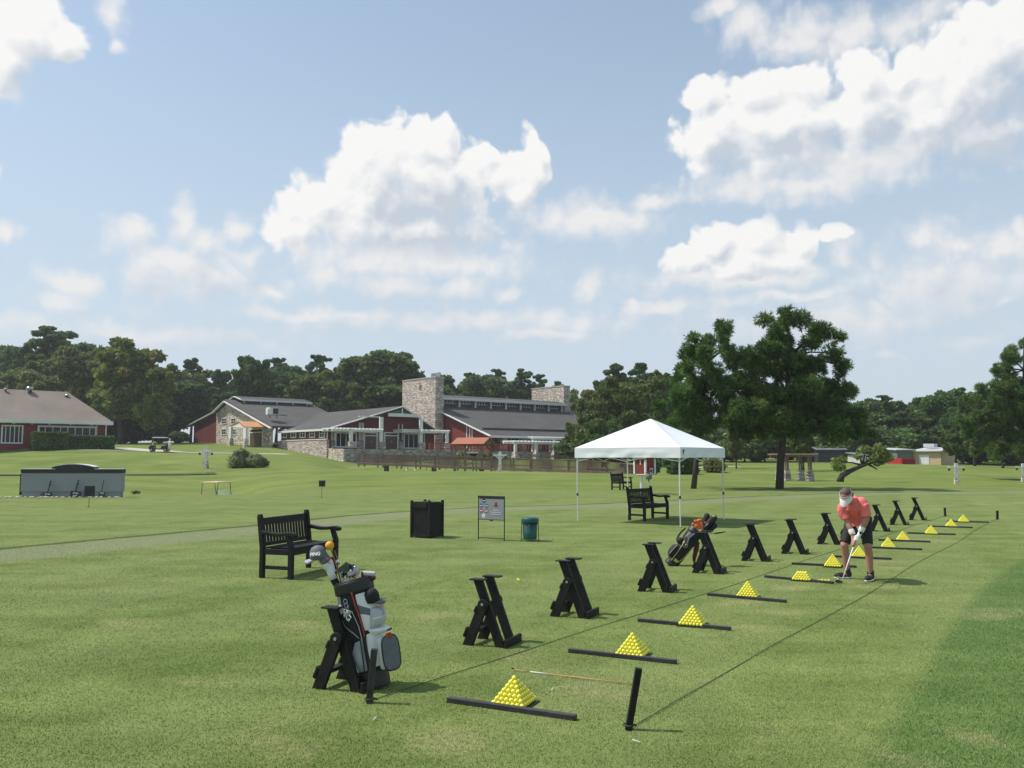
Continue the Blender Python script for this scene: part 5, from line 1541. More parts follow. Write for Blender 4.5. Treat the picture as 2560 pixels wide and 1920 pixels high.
def crown_lobes(kind, seed):
    rg = random.Random(seed); L_ = []
    if kind == 'round':                   # broad oak, height about 1.0 x 12 m, width 11 m
        for i in range(26):
            a = rg.uniform(0, 6.283); z = rg.uniform(3.6, 10.4); k = math.sin(math.pi * min(1, max(.08, (z - 2.2) / 9.6))) ** .6
            rr = rg.uniform(.35, 1.0) * 4.2 * k; s = rg.uniform(1.1, 1.9)
            L_.append((math.cos(a) * rr, math.sin(a) * rr, z, s * 1.15, s * 1.15, s * .85))
        L_ = [l for (x, y, z, a, b, c) in L_ for l in [(x, y, z, a * .8, b * .8, c * .8)] + [(x + rg.gauss(0, .6) * a, y + rg.gauss(0, .6) * a, z + rg.gauss(.15, .5) * c, a * .45, b * .45, c * .45) for _ in range(4)]]
        L_ += [(0, 0, 8.3, 2.8, 2.8, 2.3), (0, 0, 5.5, 3.4, 3.4, 2.2)]
    elif kind == 'tall':                  # taller, uneven broadleaf, 15 m
        for i in range(28):
            a = rg.uniform(0, 6.283); z = rg.uniform(3.5, 14); k = (1.05 - abs((z - 8) / 8.5) ** 2)
            rr = rg.uniform(.2, 1.0) * 3.3 * max(.15, k); s = rg.uniform(.9, 1.6)
            L_.append((math.cos(a) * rr, math.sin(a) * rr, z, s, s, s * .9))
        L_ = [l for (x, y, z, a, b, c) in L_ for l in [(x, y, z, a * .8, b * .8, c * .8)] + [(x + rg.gauss(0, .65) * a, y + rg.gauss(0, .65) * a, z + rg.gauss(.1, .55) * c, a * .45, b * .45, c * .45) for _ in range(4)]]
        L_ += [(0, 0, 8, 2.2, 2.2, 3.8)]
    elif kind == 'pine':                  # loblolly pine, bare trunk, open plated crown, 18 m
        for i in range(17):
            a = i * 2.4 + rg.uniform(-.4, .4); z = 9.2 + 8.4 * (i / 16) ** .9
            rr = (1 - (z - 9.2) / 9.6) * 3.3 * rg.uniform(.5, 1.1) + .2; s = rg.uniform(.8, 1.3)
            for k in range(4): q = rg.uniform(.4, .62); L_.append((math.cos(a) * rr + rg.gauss(0, .55) * s, math.sin(a) * rr + rg.gauss(0, .55) * s, z + rg.gauss(0, .3) * s, s * q, s * q, s * q * .75))
    elif kind == 'low':                   # understorey shrub mass, 5 m
        for i in range(12):
            a = rg.uniform(0, 6.283); rr = rg.uniform(0, 2.6); s = rg.uniform(.9, 1.6)
            L_.append((math.cos(a) * rr, math.sin(a) * rr, rg.uniform(.8, 3.6), s * 1.2, s * 1.2, s))
    return L_
PROTO = {}
def proto(kind, leaf, seed, dens, size):
    key = (kind, leaf, seed)
    if key in PROTO: return PROTO[key]
    lb = crown_lobes(kind, seed)
    p, d = lobes_points(lb, dens, seed)
    cm = leaf_mesh('crown', p, size, seed, LEAF[leaf], 1.0)
    h = {'round': 8.0, 'tall': 11.5, 'pine': 17.0, 'low': 2.0}[kind]; r = {'round': .38, 'tall': .30, 'pine': .26, 'low': .1}[kind]
    limbs = [(min(.95, max(.3, (l[2] - 1.6) / h)), (l[0] * .85, l[1] * .85, l[2]), .09 if kind != 'low' else .05) for l in (lb[::5] if kind != 'low' else lb)[:14] if l[2] < h + 1.5]
    tm = trunk_mb(h, r, (.2, .15, .2), seed, limbs)
    tme = bpy.data.meshes.new('trunk'); tme.from_pydata(tm.v, [], tm.f); tme.materials.append(M['bark'])
    tme.polygons.foreach_set('use_smooth', [True] * len(tme.polygons))
    PROTO[key] = (cm, tme)
    return PROTO[key]
NAMES = {'round': 'broadleaf_tree', 'tall': 'broadleaf_tree', 'pine': 'pine_tree', 'low': 'shrub'}
def plant(kind, leaf, seed, px, Y, toppx, label, group, dens=None, size=None, wide=1.0, base=None):
    """A tree standing in frame column px at distance Y whose top reaches the frame row toppx."""
    dens = dens or {'round': 115, 'tall': 150, 'pine': 260, 'low': 170}[kind]
    size = size or {'round': .30, 'tall': .27, 'pine': .22, 'low': .24}[kind]
    cm, tm = proto(kind, leaf, seed, dens, size)
    g_ = on(px, Y) if base is None else base
    H0 = {'round': 11.9, 'tall': 15.2, 'pine': 18.2, 'low': 4.6}[kind]
    topz = CAMZ + ray(px, toppx).z * Y
    s = max(.2, (topz - g_.z) / H0)
    t = thing(NAMES[kind], label, 'tree' if kind != 'low' else 'shrub', g_ , RNG.uniform(0, 6.283), group)
    w = s * wide * (1.0 if kind != 'pine' else RNG.uniform(.95, 1.2))
    t.scale = (w, w, s)
    for nm, me in (('trunk', tm), ('crown', cm)):
        o = bpy.data.objects.new(nm, me); COL.objects.link(o); o.parent = t
    return t
# the wood behind the buildings: silhouette along the frame, back row first
G1 = 'trees of the wood behind the red buildings'
SIL = [(-260, 745), (-60, 742), (95, 708), (215, 738), (300, 752), (400, 775), (520, 772), (600, 775), (690, 772), (760, 788), (860, 768), (930, 785), (1010, 806), (1110, 800), (1200, 824), (1240, 826), (1310, 792), (1400, 800), (1460, 842),
       (1560, 840), (1700, 840), (1850, 852), (1930, 840), (1990, 862), (2060, 830), (2120, 818), (2230, 800), (2420, 770)]
SX_ = [a * K2 for a, _ in SIL]; SY_ = [b * K2 for _, b in SIL]
def sil(px): return float(np.interp(px, SX_, SY_))
kinds = [('tall', 'dark', 31), ('round', 'dark', 32), ('tall', 'oak', 33), ('round', 'oak', 34), ('tall', 'dark', 35)]
x = -360; i = 0
while x < 2960:
    k_ = kinds[i % 5]
    Yd = 185 + 14 * ((i * 37) % 7) / 7 if x < 1450 else 150 + 12 * ((i * 37) % 7) / 7
    plant(*k_, x, Yd, sil(x) + RNG.uniform(6, 34), 'dark green broadleaf tree in the dense wood along the horizon', 'trees of the dense wood along the horizon')
    x += RNG.uniform(78, 112); i += 1
# second, nearer row: lower and broader, closing the wood to the ground
x = -330
while x < 1460:
    k_ = kinds[(i * 3) % 5]
    plant(*k_, x, 166 + RNG.uniform(-5, 6), sil(x) + RNG.uniform(50, 95), 'dark green broadleaf tree in the dense wood along the horizon', 'trees of the dense wood along the horizon', wide=1.25)
    x += RNG.uniform(95, 130); i += 1
x = 2100
while x < 2960:
    k_ = kinds[(i * 3) % 5]
    plant(*k_, x, 132 + RNG.uniform(-5, 6), sil(x) + RNG.uniform(22, 62), 'dark green broadleaf tree in the dense wood along the horizon', 'trees of the dense wood along the horizon', wide=1.25)
    x += RNG.uniform(58, 80); i += 1
x = -340
while x < 2900:
    if not (440 < x < 1400):
        plant('low', 'dark', 41, x, (160 if x < 1450 else 127) + RNG.uniform(-3, 6), 1072 + RNG.uniform(-16, 10), 'dark leafy shrub in the shade at the foot of the wood', 'shrubs at the foot of the wood', wide=1.5)
    x += RNG.uniform(44, 62)
# pines standing above the wood
for (px, tp, Yd) in ((100, 706, 176), (245, 726, 182), (410, 774, 196), (595, 770, 190), (685, 764, 188), (790, 782, 196), (1015, 803, 200), (1075, 795, 198), (1130, 797, 196), (1165, 806, 204), (1205, 822, 204), (1330, 786, 150), (1385, 782, 148), (1430, 806, 150), (1915, 852, 160), (2080, 838, 150)):
    plant('pine', 'needle', 51 + (px % 2), px * K2, Yd, tp * K2, 'pine rising with an open crown above the dense wood', 'pines rising above the dense wood', wide=1.0 if 300 < px < 1800 else 1.35)
# trees one can tell apart
plant('round', 'yellow', 61, 262 * K2, 150, 748 * K2, 'big yellowing broadleaf tree beside the brown roofed building', None, wide=1.1)
plant('round', 'olive', 62, 175 * K2, 154, 764 * K2, 'olive green tree rising just over the brown roof', None, wide=.9)
plant('tall', 'yellow', 63, 330 * K2, 146, 790 * K2, 'slimmer yellowing tree above the parked golf cart', None)
plant('round', 'olive', 64, 60 * K2, 150, 800 * K2, 'olive green tree behind the ridge of the brown roof', None, wide=1.2)
plant('round', 'dark', 32, 830 * K2, 168, 764 * K2, 'broad domed dark tree beside the big stone chimney', None, wide=1.35)
plant('tall', 'dark', 35, 540 * K2, 160, 768 * K2, 'tall dark tree behind the roof with the clerestory', None)
plant('round', 'oak', 34, 690 * K2, 162, 800 * K2, 'rounded green tree behind the central grey roof', None)
plant('round', 'olive', 62, 1275 * K2, 96, 850 * K2, 'olive green tree at the end of the charcoal hall roof', None, wide=.72)
plant('round', 'oak', 34, 1345 * K2, 104, 812 * K2, 'green tree behind the peak of the white canopy', None, wide=.9)
plant('tall', 'oak', 33, 1425 * K2, 110, 800 * K2, 'tall green tree between the canopy and the first pine', None)
plant('round', 'dark', 32, 1300 * K2, 88, 905 * K2, 'low dark tree just behind the edge of the canopy roof', None, wide=.8)
plant('low', 'dark', 41, 1405 * K2, 78, 985 * K2, 'dark shrub behind the red birdhouse', None, wide=1.0)
plant('low', 'dark', 42, 1475 * K2, 80, 975 * K2, 'dark shrub at the foot of the first pine', None, wide=1.1)
plant('tall', 'olive', 65, 1590 * K2, 92, 915 * K2, 'thin olive tree seen between the two big pines', None, wide=.8)
plant('tall', 'oak', 33, 1735 * K2, 86, 900 * K2, 'green tree behind the timber pergola', None, wide=.8)
plant('low', 'olive', 43, 1545 * K2, 84, 985 * K2, 'olive shrub in the shade between the pines', None)
plant('round', 'dark', 32, 2030 * K2, 128, 850 * K2, 'dark tree rising behind the tan shed', None)
plant('round', 'yellow', 61, 2165 * K2, 92, 890 * K2, 'yellowish green tree under the pine at the edge of the view', None, wide=.7)
plant('tall', 'oak', 33, 2105 * K2, 104, 850 * K2, 'green tree next to the pine at the edge of the view', None, wide=.9)

plant('tall', 'oak', 33, 1985 * K2, 138, 880 * K2, 'green tree filling the dip of the wood above the grey shed', None, wide=1.1)
plant('round', 'oak', 34, 2115 * K2 - 60, 108, 925 * K2, 'low green tree behind the crown of the leaning tree', None, wide=.9)
plant('round', 'dark', 32, 2405, 122, 880 * K2, 'rounded dark tree at the end of the tan shed', None, wide=.9)
# the big pines near the tee
def hero_pine(label, base_px, Y, trunk, lobes, seed, leaf='needle', zoff=0):
    g_ = on(base_px[0], Y)
    t = thing('pine_tree', label, 'tree', g_)
    rg = random.Random(seed)
    lb = []
    for (px, py, r) in lobes:
        dy = rg.uniform(-1, .6) * 2.0
        p = P(px * K2, py * K2, Y) - g_ + Vector((0, dy, 0))
        rr = r * K2 / FPX * Y * .72
        lb.append((p.x, p.y, p.z, rr, rr, rr * .8))
        for q in range(1):                 # the same crown filled out to the back
            lb.append((p.x * rg.uniform(.5, 1.0) + rg.uniform(-.4, .4), -dy * rg.uniform(.6, 1.3) + rg.uniform(-1, 1), p.z + rg.uniform(-.6, .3), rr * .8, rr * .8, rr * .6))
    fine_lobes = []
    for (cx, cy, cz, rx, ry, rz) in lb:          # each limb end carries several rounded needle clumps
        for k in range(7):
            d = Vector((rg.gauss(0, 1), rg.gauss(0, 1), rg.gauss(.25, .8))).normalized(); q = rg.uniform(.36, .56)
            fine_lobes.append((cx + d.x * rx * .62, cy + d.y * ry * .62, cz + d.z * rz * .66, rx * q, ry * q, rz * q * 1.1))
    sub, sd = lobes_points(fine_lobes, 50, seed, .70)
    o = bpy.data.objects.new('crown', tuft_mesh('crown', sub, sd, .30, seed, LEAF[leaf], 16, .033)); COL.objects.link(o); o.parent = t
    m = MB()
    pts = [P(a * K2, b_ * K2, Y) - g_ for a, b_, _ in trunk]
    pts[0].z = -.5
    m.tube(pts, [w * K2 / FPX * Y / 4 for _, _, w in trunk], 12)
    for l in lb[::2]:
        q = Vector(l[:3]); best = min(pts[2:], key=lambda v: (v - q + Vector((0, 0, .5))).length)
        mid = best.lerp(q, .5) + Vector((0, 0, .15))
        m.tube([best, mid, q], [.07, .05, .02], 6)
    m.build('trunk', M['bark'], t, smooth=True)
    return t
hero_pine('tallest broad pine with a dark trunk beside the golfer', (1684 * K2, 1221), 45.6,
    [(1683, 1062, 38), (1686, 1000, 32), (1693, 930, 27), (1700, 850, 22), (1705, 770, 15), (1702, 690, 6)],
    [(1690, 692, 32), (1720, 700, 26), (1665, 722, 34), (1745, 730, 34), (1780, 722, 28), (1700, 745, 42), (1640, 770, 40), (1600, 775, 42), (1790, 765, 30), (1755, 790, 42), (1820, 795, 30), (1660, 800, 36), (1600, 820, 44), (1560, 850, 44), (1640, 850, 46),
     (1720, 845, 44), (1790, 840, 44), (1835, 850, 28), (1590, 890, 48), (1650, 905, 46), (1720, 900, 48), (1790, 895, 48), (1840, 905, 34), (1560, 910, 38), (1600, 935, 34), (1785, 930, 42), (1838, 930, 30), (1735, 932, 34), (1655, 935, 30), (1862, 935, 16), (1700, 790, 34), (1700, 860, 40), (1690, 915, 40), (1668, 850, 34), (1745, 875, 36), (1620, 865, 40), (1575, 885, 36), (1815, 870, 34), (1760, 740, 30), (1655, 760, 32), (1735, 815, 36)], 71)
hero_pine('slimmer pine beside the tallest pine, its trunk behind the canopy', (1496 * K2, 1221), 45.8,
    [(1496, 1062, 27), (1504, 1000, 22), (1512, 930, 19), (1520, 850, 15), (1530, 780, 9), (1545, 715, 4)],
    [(1545, 716, 28), (1570, 722, 20), (1495, 738, 22), (1530, 752, 28), (1480, 765, 24), (1560, 765, 24), (1470, 795, 24), (1515, 800, 32), (1560, 810, 30), (1480, 840, 34), (1530, 860, 36), (1450, 870, 24), (1475, 900, 34), (1520, 920, 30), (1445, 915, 20), (1560, 900, 26), (1490, 945, 22), (1510, 770, 24), (1500, 820, 30), (1545, 840, 30), (1505, 890, 32), (1465, 860, 28)], 72, 'needle_warm')
hero_pine('broad pine cut by the edge of the view above the dark wood', (2215 * K2, 1190), 66,
    [(2215, 1030, 26), (2216, 960, 22), (2214, 880, 18), (2212, 800, 12), (2212, 740, 5)],
    [(2205, 748, 22), (2175, 775, 24), (2225, 780, 30), (2150, 800, 14), (2185, 815, 30), (2240, 830, 34), (2150, 840, 26), (2195, 860, 34), (2125, 870, 22), (2160, 890, 32), (2220, 900, 36), (2110, 905, 18), (2150, 930, 28), (2200, 945, 32), (2240, 960, 30), (2180, 975, 20), (2270, 870, 40), (2290, 930, 40), (2130, 950, 24), (2105, 935, 18), (2165, 850, 28), (2205, 900, 34), (2150, 965, 22), (2090, 900, 16), (2085, 868, 18), (2075, 908, 18), (2120, 842, 22), (2100, 930, 24), (2125, 972, 18), (2140, 905, 30)], 73, 'needle_warm')

# bushes near the buildings and the leaning pale tree
def bush(label, parts, Y, leaf, seed, dens=420, size=.13, aspect=1.6, name='shrub', cat='shrub'):
    lb = []
    c0 = P(parts[0][0], parts[0][1], Y); g_ = Vector((c0.x, Y, TZ(c0.x, Y)))
    for (px, py, rx, ry) in parts:
        p = P(px, py, Y) - g_
        lb.append((p.x, RNG.uniform(-.3, .3), p.z, rx / FPX * Y, rx / FPX * Y, ry / FPX * Y))
    p, d = lobes_points(lb, dens, seed, .4)
    p = p[p[:, 2] > -.1]
    t = thing(name, label, cat, g_)
    o = bpy.data.objects.new('foliage', leaf_mesh('foliage', p, size, seed, LEAF[leaf], aspect)); COL.objects.link(o); o.parent = t
    m = MB()
    for l in lb[:8]: m.tube([(0, 0, -.2), (l[0] * .5, l[1] * .5, l[2] * .4), (l[0], l[1], l[2])], [.05, .04, .02], 6)
    m.build('stem', M['bark'], t, smooth=True)
    return t
bush('grey green grassy bush on the bank before the stone entrance', [(602, 1149, 18, 23), (594, 1160, 14, 14)], 89, 'sage', 81, 420, .26, 3.2)
bush('rounded grey green bush on the bank next to the grassy one', [(640, 1151, 22, 16), (657, 1157, 13, 10), (625, 1158, 15, 10)], 89, 'sage', 82, 420, .17, 1.6)
bush('pale green bush behind the rusty roofed gazebo', [(1150, 1138, 14, 8), (1165, 1142, 10, 6), (1208, 1140, 14, 8)], 106, 'pale', 83, 300, .2, 1.4)
bush('low weed clump on the grass beside the scoreboard wall', [(331, 1231, 12, 3.5)], 39.6, 'oak', 84, 600, .07, 1.4)
lt = thing('leaning_tree', 'pale green tree whose bare trunk leans almost to the ground', 'tree', on(2100, 62))
g_ = lt.location.copy(); Yl = 62
m = MB(); pl = lambda x, y, d=0: P(2000 + x / 3.318, 800 + y / 3.318, Yl + d) - g_
m.tube([pl(330, 1345), pl(350, 1290), pl(420, 1250), pl(500, 1215), pl(560, 1195), pl(600, 1215), pl(640, 1240)], [.28, .22, .17, .14, .11, .07, .04], 9)
for q in ((540, 1100), (640, 1110), (700, 1180), (760, 1170), (480, 1120), (340, 1180)): m.tube([pl(520, 1205), pl((520 + q[0]) / 2, (1205 + q[1]) / 2 - 10), pl(*q)], [.09, .06, .03], 6)
m.build('trunk', M['bark'], lt, smooth=True)
lb = []
for (x_, y_, r_) in ((540, 1080, 60), (620, 1080, 70), (660, 1130, 70), (700, 1160, 50), (770, 1140, 50), (590, 1140, 60), (520, 1070, 45), (330, 1190, 70), (290, 1220, 50), (370, 1230, 45), (350, 1150, 40), (450, 1130, 45), (640, 1180, 50)):
    p = pl(x_, y_); rr = r_ * .92 / 3.318 / FPX * Yl; lb.append((p.x, RNG.uniform(-.8, .8), p.z, rr, rr, rr * .8))
p, d = lobes_points(lb, 150, 91, .35)
o = bpy.data.objects.new('crown', leaf_mesh('crown', p, .11, 91, LEAF['pale'], 1.6)); COL.objects.link(o); o.parent = lt
# ------------------------------------------------------------------ buildings
TH = R(40)
BU, BV = Vector((math.cos(TH), math.sin(TH), 0)), Vector((-math.sin(TH), math.cos(TH), 0))
class Frame:
    """A building's own axes: a runs away to the viewer's side +x, b runs away to -x, z up; a frame point is found on a plane of constant a or b."""
    def __init__(self, org): self.o = Vector((org.x, org.y, 0))
    def at(self, px, py, a=None, b=None):
        d = ray(px, py); c = Vector((0, 0, CAMZ))
        n, k = (BU, a) if a is not None else (BV, b)
        s = (k + self.o.dot(n)) / d.dot(n)
        p = c + d * s - self.o
        return Vector((p.dot(BU), p.dot(BV), c.z + d.z * s))
Z1 = lambda x, y: (x / 3.16, 760 + y / 3.16)
Z2 = lambda x, y: (460 + x / 3.687, 880 + y / 3.687)
Z3 = lambda x, y: (960 + x / 4.096, 880 + y / 4.096)
F = Frame(P(823.4, 1069.9, 121))
def pan(fr, name, m, z, x0, y0, x1, y1, a=None, b=None, th=.12, parent=None):
    """A box on a wall plane between two frame corners, th thick towards the viewer."""
    p, q = fr.at(*z(x0, y0), a=a, b=b), fr.at(*z(x1, y1), a=a, b=b)
    z0, z1 = min(p.z, q.z), max(p.z, q.z)
    mb = MB()
    if a is not None: mb.span((a - th, p.y, z0), (a, q.y, z1))
    else: mb.span((p.x, b - th, z0), (q.x, b, z1))
    return mb.build(name, m, parent)
def window(fr, z, x0, y0, x1, y1, parent, a=None, b=None, nx=2, nz=2, fw=.13, name='window', th=.10, panem=None):
    """White frame with muntins (the part) and one pane (its sub-part)."""
    p, q = fr.at(*z(x0, y0), a=a, b=b), fr.at(*z(x1, y1), a=a, b=b)
    z0, z1 = min(p.z, q.z), max(p.z, q.z)
    h0, h1 = (min(p.y, q.y), max(p.y, q.y)) if a is not None else (min(p.x, q.x), max(p.x, q.x))
    def bx(mb, u0, u1, w0, w1, t0, t1):
        if a is not None: mb.span((a - t1, u0, w0), (a - t0, u1, w1))
        else: mb.span((u0, b - t1, w0), (u1, b - t0, w1))
    mb = MB()
    bx(mb, h0, h0 + fw, z0, z1, 0, th); bx(mb, h1 - fw, h1, z0, z1, 0, th)
    bx(mb, h0 + fw, h1 - fw, z1 - fw, z1, 0, th); bx(mb, h0 + fw, h1 - fw, z0, z0 + fw, 0, th)
    for i in range(1, nx):
        u = h0 + (h1 - h0) * i / nx; bx(mb, u - .04, u + .04, z0 + fw, z1 - fw, 0, th * .8)
    for i in range(1, nz):
        w = z0 + (z1 - z0) * i / nz; bx(mb, h0 + fw, h1 - fw, w - .035, w + .035, 0, th * .7)
    f = mb.build(name, M['white_paint'], parent)
    mb = MB(); bx(mb, h0 + fw * .5, h1 - fw * .5, z0 + fw * .5, z1 - fw * .5, .01, .04); mb.build('pane', panem or M['glass'], f)
    return f
def door(fr, z, x0, y0, x1, y1, parent, a=None, b=None):
    p, q = fr.at(*z(x0, y0), a=a, b=b), fr.at(*z(x1, y1), a=a, b=b)
    z0, z1 = min(p.z, q.z), max(p.z, q.z)
    h0, h1 = (min(p.y, q.y), max(p.y, q.y)) if a is not None else (min(p.x, q.x), max(p.x, q.x))
    def bx(mb, u0, u1, w0, w1, t0, t1):
        if a is not None: mb.span((a - t1, u0, w0), (a - t0, u1, w1))
        else: mb.span((u0, b - t1, w0), (u1, b - t0, w1))
    zt = z1 - (z1 - z0) * .20
    mb = MB(); hm = (h0 + h1) / 2
    bx(mb, h0 + .2, hm - .02, z0, zt - .1, .02, .08); bx(mb, hm + .02, h1 - .2, z0, zt - .1, .02, .08)
    dd = mb.build('door', M['door_wood'], parent)
    mb = MB(); bx(mb, h0, h0 + .2, z0, z1, 0, .14); bx(mb, h1 - .2, h1, z0, z1, 0, .14); bx(mb, h0 + .2, h1 - .2, zt - .1, zt + .08, 0, .14); bx(mb, h0 + .2, h1 - .2, z1 - .18, z1, 0, .14)
    mb.build('door_frame', M['off_white'], dd)
    mb = MB(); bx(mb, h0 + .2, h1 - .2, zt + .08, z1 - .18, .02, .05); mb.build('transom', M['glass'], dd)
    mb = MB(); bx(mb, hm - .12, hm - .07, z0 + .9, z0 + 1.25, .08, .14); bx(mb, hm + .07, hm + .12, z0 + .9, z0 + 1.25, .08, .14); mb.build('handle', M['chrome'], dd)
    return dd
B = thing('clubhouse', 'long barn red clubhouse with stone chimneys and charcoal roofs', 'building', F.o, TH)
GZ0 = -.5
# --- left wing with the stone gable
a0 = -1.5
ap, er, el_ = F.at(*Z2(405, 452), a=a0), F.at(*Z2(832, 692), a=a0), F.at(*Z2(300, 556), a=a0)
br = F.at(*Z2(800, 885), a=a0); bl = F.at(*Z2(296, 862), a=a0)
ra = F.at(*Z2(50, 682), a=.5); rb = F.at(*Z2(302, 550), a=.5); cb_x = F.at(*Z2(1082, 462), b=ap.y).x
def wallF(name, m, pts, a, th=.3):
    mb = MB(); mb.prism([(p.y, p.z) for p in pts], 0, a, a + th); return mb.build(name, m, B)
low = lambda p, dz: Vector((p.x, p.y, p.z - dz))
wallF('gable_wall', M['stone'], [Vector((0, br.y, 1.0)), Vector((0, bl.y, 1.5)), low(el_, .15), low(ap, .25), Vector((0, er.y + .5, er.z - .1)), Vector((0, br.y, er.z - .5))], a0)
p1, p2 = F.at(*Z2(92, 666), a=.5), F.at(*Z2(302, 556), a=.5)
wallF('side_wall', M['red_wall'], [Vector((0, p2.y, 1.5)), Vector((0, p1.y, 1.5)), low(p1, .1), low(p2, .1)], .5)
W_END = cb_x + 1.5
sl = (ap.z - er.z) / (ap.y - er.y)
lz = ap.z - (ra.y - ap.y) * (ap.z - el_.z) / (el_.y - ap.y)
def slope(pts, m, th=.28, name='roof'):
    mb = MB(); mb.slab(pts, th); return mb.build(name, m, B)
rf_l = slope([(a0 - .6, ap.y, ap.z), (a0 - .6, er.y - .3, er.z - .1), (W_END, er.y - .3, er.z - .1), (W_END, ap.y, ap.z)][::-1], M['roof'])
slope([(a0 - .6, ap.y + .01, ap.z), (W_END, ap.y + .01, ap.z), (W_END, el_.y, el_.z), (a0 - .6, el_.y, el_.z)][::-1], M['roof'])
slope([(.1, rb.y, rb.z), (W_END, rb.y, rb.z), (W_END, ra.y, ra.z), (.1, ra.y, ra.z)][::-1], M['roof'])
mb = MB(); af = a0 - .70
mb.bar((af, ap.y, ap.z - .10), (af, er.y - .35, er.z - .2), .14, .42, (1, 0, 0)); mb.bar((af, ap.y, ap.z - .10), (af, el_.y, el_.z - .1), .14, .42, (1, 0, 0)); mb.bar((0, rb.y, rb.z - .1), (0, ra.y + .2, ra.z - .14), .14, .42, (1, 0, 0))
mb.bar((a0 + .25, el_.y - .05, 1.5), (a0 + .25, el_.y - .05, el_.z), .1, .16)
mb.build('fascia', M['white_paint'], B)
for (x0, y0, x1, y1) in ((352, 610, 393, 664), (437, 610, 478, 664), (350, 708, 391, 764), (446, 708, 480, 764)):
    window(F, Z2, x0, y0, x1, y1, B, a=a0, nx=2, nz=2)
# clerestory on the left wing's ridge
ca, cb = F.at(*Z2(460, 410), a=a0 + 1.5), F.at(*Z2(1082, 462), b=ap.y)
hw = 2.6; cz0, cz1 = ap.z - .3 - hw * sl * .0, ca.z
zr = ap.z - sl * hw
mb = MB(); mb.span((a0 + 1.8, ap.y - hw, zr - .1), (cb.x, ap.y + hw, cz1 - .75)); cl = mb.build('clerestory', M['red_wall'], B)
mb = MB(); mb.slab([(a0 + 1.2, ap.y - hw - .7, cz1 - .75), (cb.x + .6, ap.y - hw - .7, cz1 - .75), (cb.x + .6, ap.y, cz1), (a0 + 1.2, ap.y, cz1)], .22)
mb.slab([(a0 + 1.2, ap.y + .01, cz1), (cb.x + .6, ap.y + .01, cz1), (cb.x + .6, ap.y + hw + .7, cz1 - .75), (a0 + 1.2, ap.y + hw + .7, cz1 - .75)], .22); mb.build('clerestory_roof', M['roof'], cl)
mb = MB(); e = a0 + 1.1
mb.bar((e, ap.y, cz1 - .08), (e, ap.y - hw - .75, cz1 - .83), .12, .36, (1, 0, 0)); mb.bar((e, ap.y, cz1 - .08), (e, ap.y + hw + .75, cz1 - .83), .12, .36, (1, 0, 0)); mb.bar((e, ap.y - hw - .75, cz1 - .86), (cb.x + .6, ap.y - hw - .75, cz1 - .86), .1, .3)
mb.build('clerestory_fascia', M['white_paint'], cl)
n = 4
for i in range(n + 1):
    x = a0 + 1.8 + (cb.x - a0 - 1.8) * i / n
    mb = MB(); mb.box((min(x + .1, cb.x - .12), ap.y - hw - .06, (zr + cz1 - .75) / 2), (.26, .12, cz1 - .75 - zr)); mb.build('clerestory_post', M['white_paint'], cl)
    if i < n:
        w = (cb.x - a0 - 1.8) / n
        mb = MB(); mb.box((x + w * .5, ap.y - hw - .03, cz1 - 1.15), (w * .62, .06, .40)); mb.build('clerestory_window', M['glass'], cl)
# entrance canopy with copper roof
ac = -5.2
q0, q1, q2 = F.at(*Z2(428, 684), a=ac), F.at(*Z2(515, 645), a=ac), F.at(*Z2(568, 694), a=ac)
cr = slope([(ac - .2, q1.y, q1.z), (ac - .2, q2.y, q2.z), (a0, q2.y, q2.z), (a0, q1.y, q1.z)][::-1], M['copper_roof'], .12, 'canopy_roof')
mb = MB(); mb.slab([(ac - .2, q1.y + .01, q1.z), (a0, q1.y + .01, q1.z), (a0, q0.y, q0.z), (ac - .2, q0.y, q0.z)][::-1], .12); mb.build('canopy_slope', M['copper_roof'], cr)
mb = MB(); mb.prism([(q0.y - .2, q0.z - .12), (q1.y, q1.z - .14), (q2.y + .2, q2.z - .12)], 0, ac - .1, ac + .1); mb.build('pediment', M['off_white'], cr)
for (x0, x1, yt, yb) in ((428, 452, 690, 868), (563, 590, 700, 874)):
    o = pan(F, 'column', M['off_white'], Z2, x0 + 3, yt, x1 - 3, yb - 70, a=ac + .2, th=.35, parent=B)
    p = F.at(*Z2((x0 + x1) / 2, yb), a=ac + .2); t_ = F.at(*Z2((x0 + x1) / 2, yb - 72), a=ac + .2)
    mb = MB(); mb.lathe([(.62, p.z - 1), (.52, p.z), (.40, t_.z), (.34, t_.z + .1)], 4, (ac + .05, p.y, 0), Matrix.Rotation(R(45), 3, 'Z')); mb.build('column_base', M['stone'], o)
door(F, Z2, 612, 708, 728, 884, B, a=a0)
# rooftop air unit
q = F.at(*Z2(812, 588), b=er.y + 3.2)
mb = MB(); mb.box((q.x, q.y, q.z + .75), (1.5, 1.3, 1.15)); mb.box((q.x - .85, q.y - .1, q.z + .7), (.25, .8, .9)); au = mb.build('air_unit', M['off_white'], B)
mb = MB(); mb.box((q.x + .3, q.y - .67, q.z + .75), (.9, .04, .9)); mb.box((q.x + 1.1, q.y - .2, q.z + .15), (2.6, .25, .1)); mb.build('vent_grille', M['black_plastic'], au)
mb = MB()
for dx in (-.6, .6): mb.box((q.x + dx, q.y - .5, q.z + .0), (.1, .1, .8))
mb.build('unit_leg', M['black_plastic'], au)

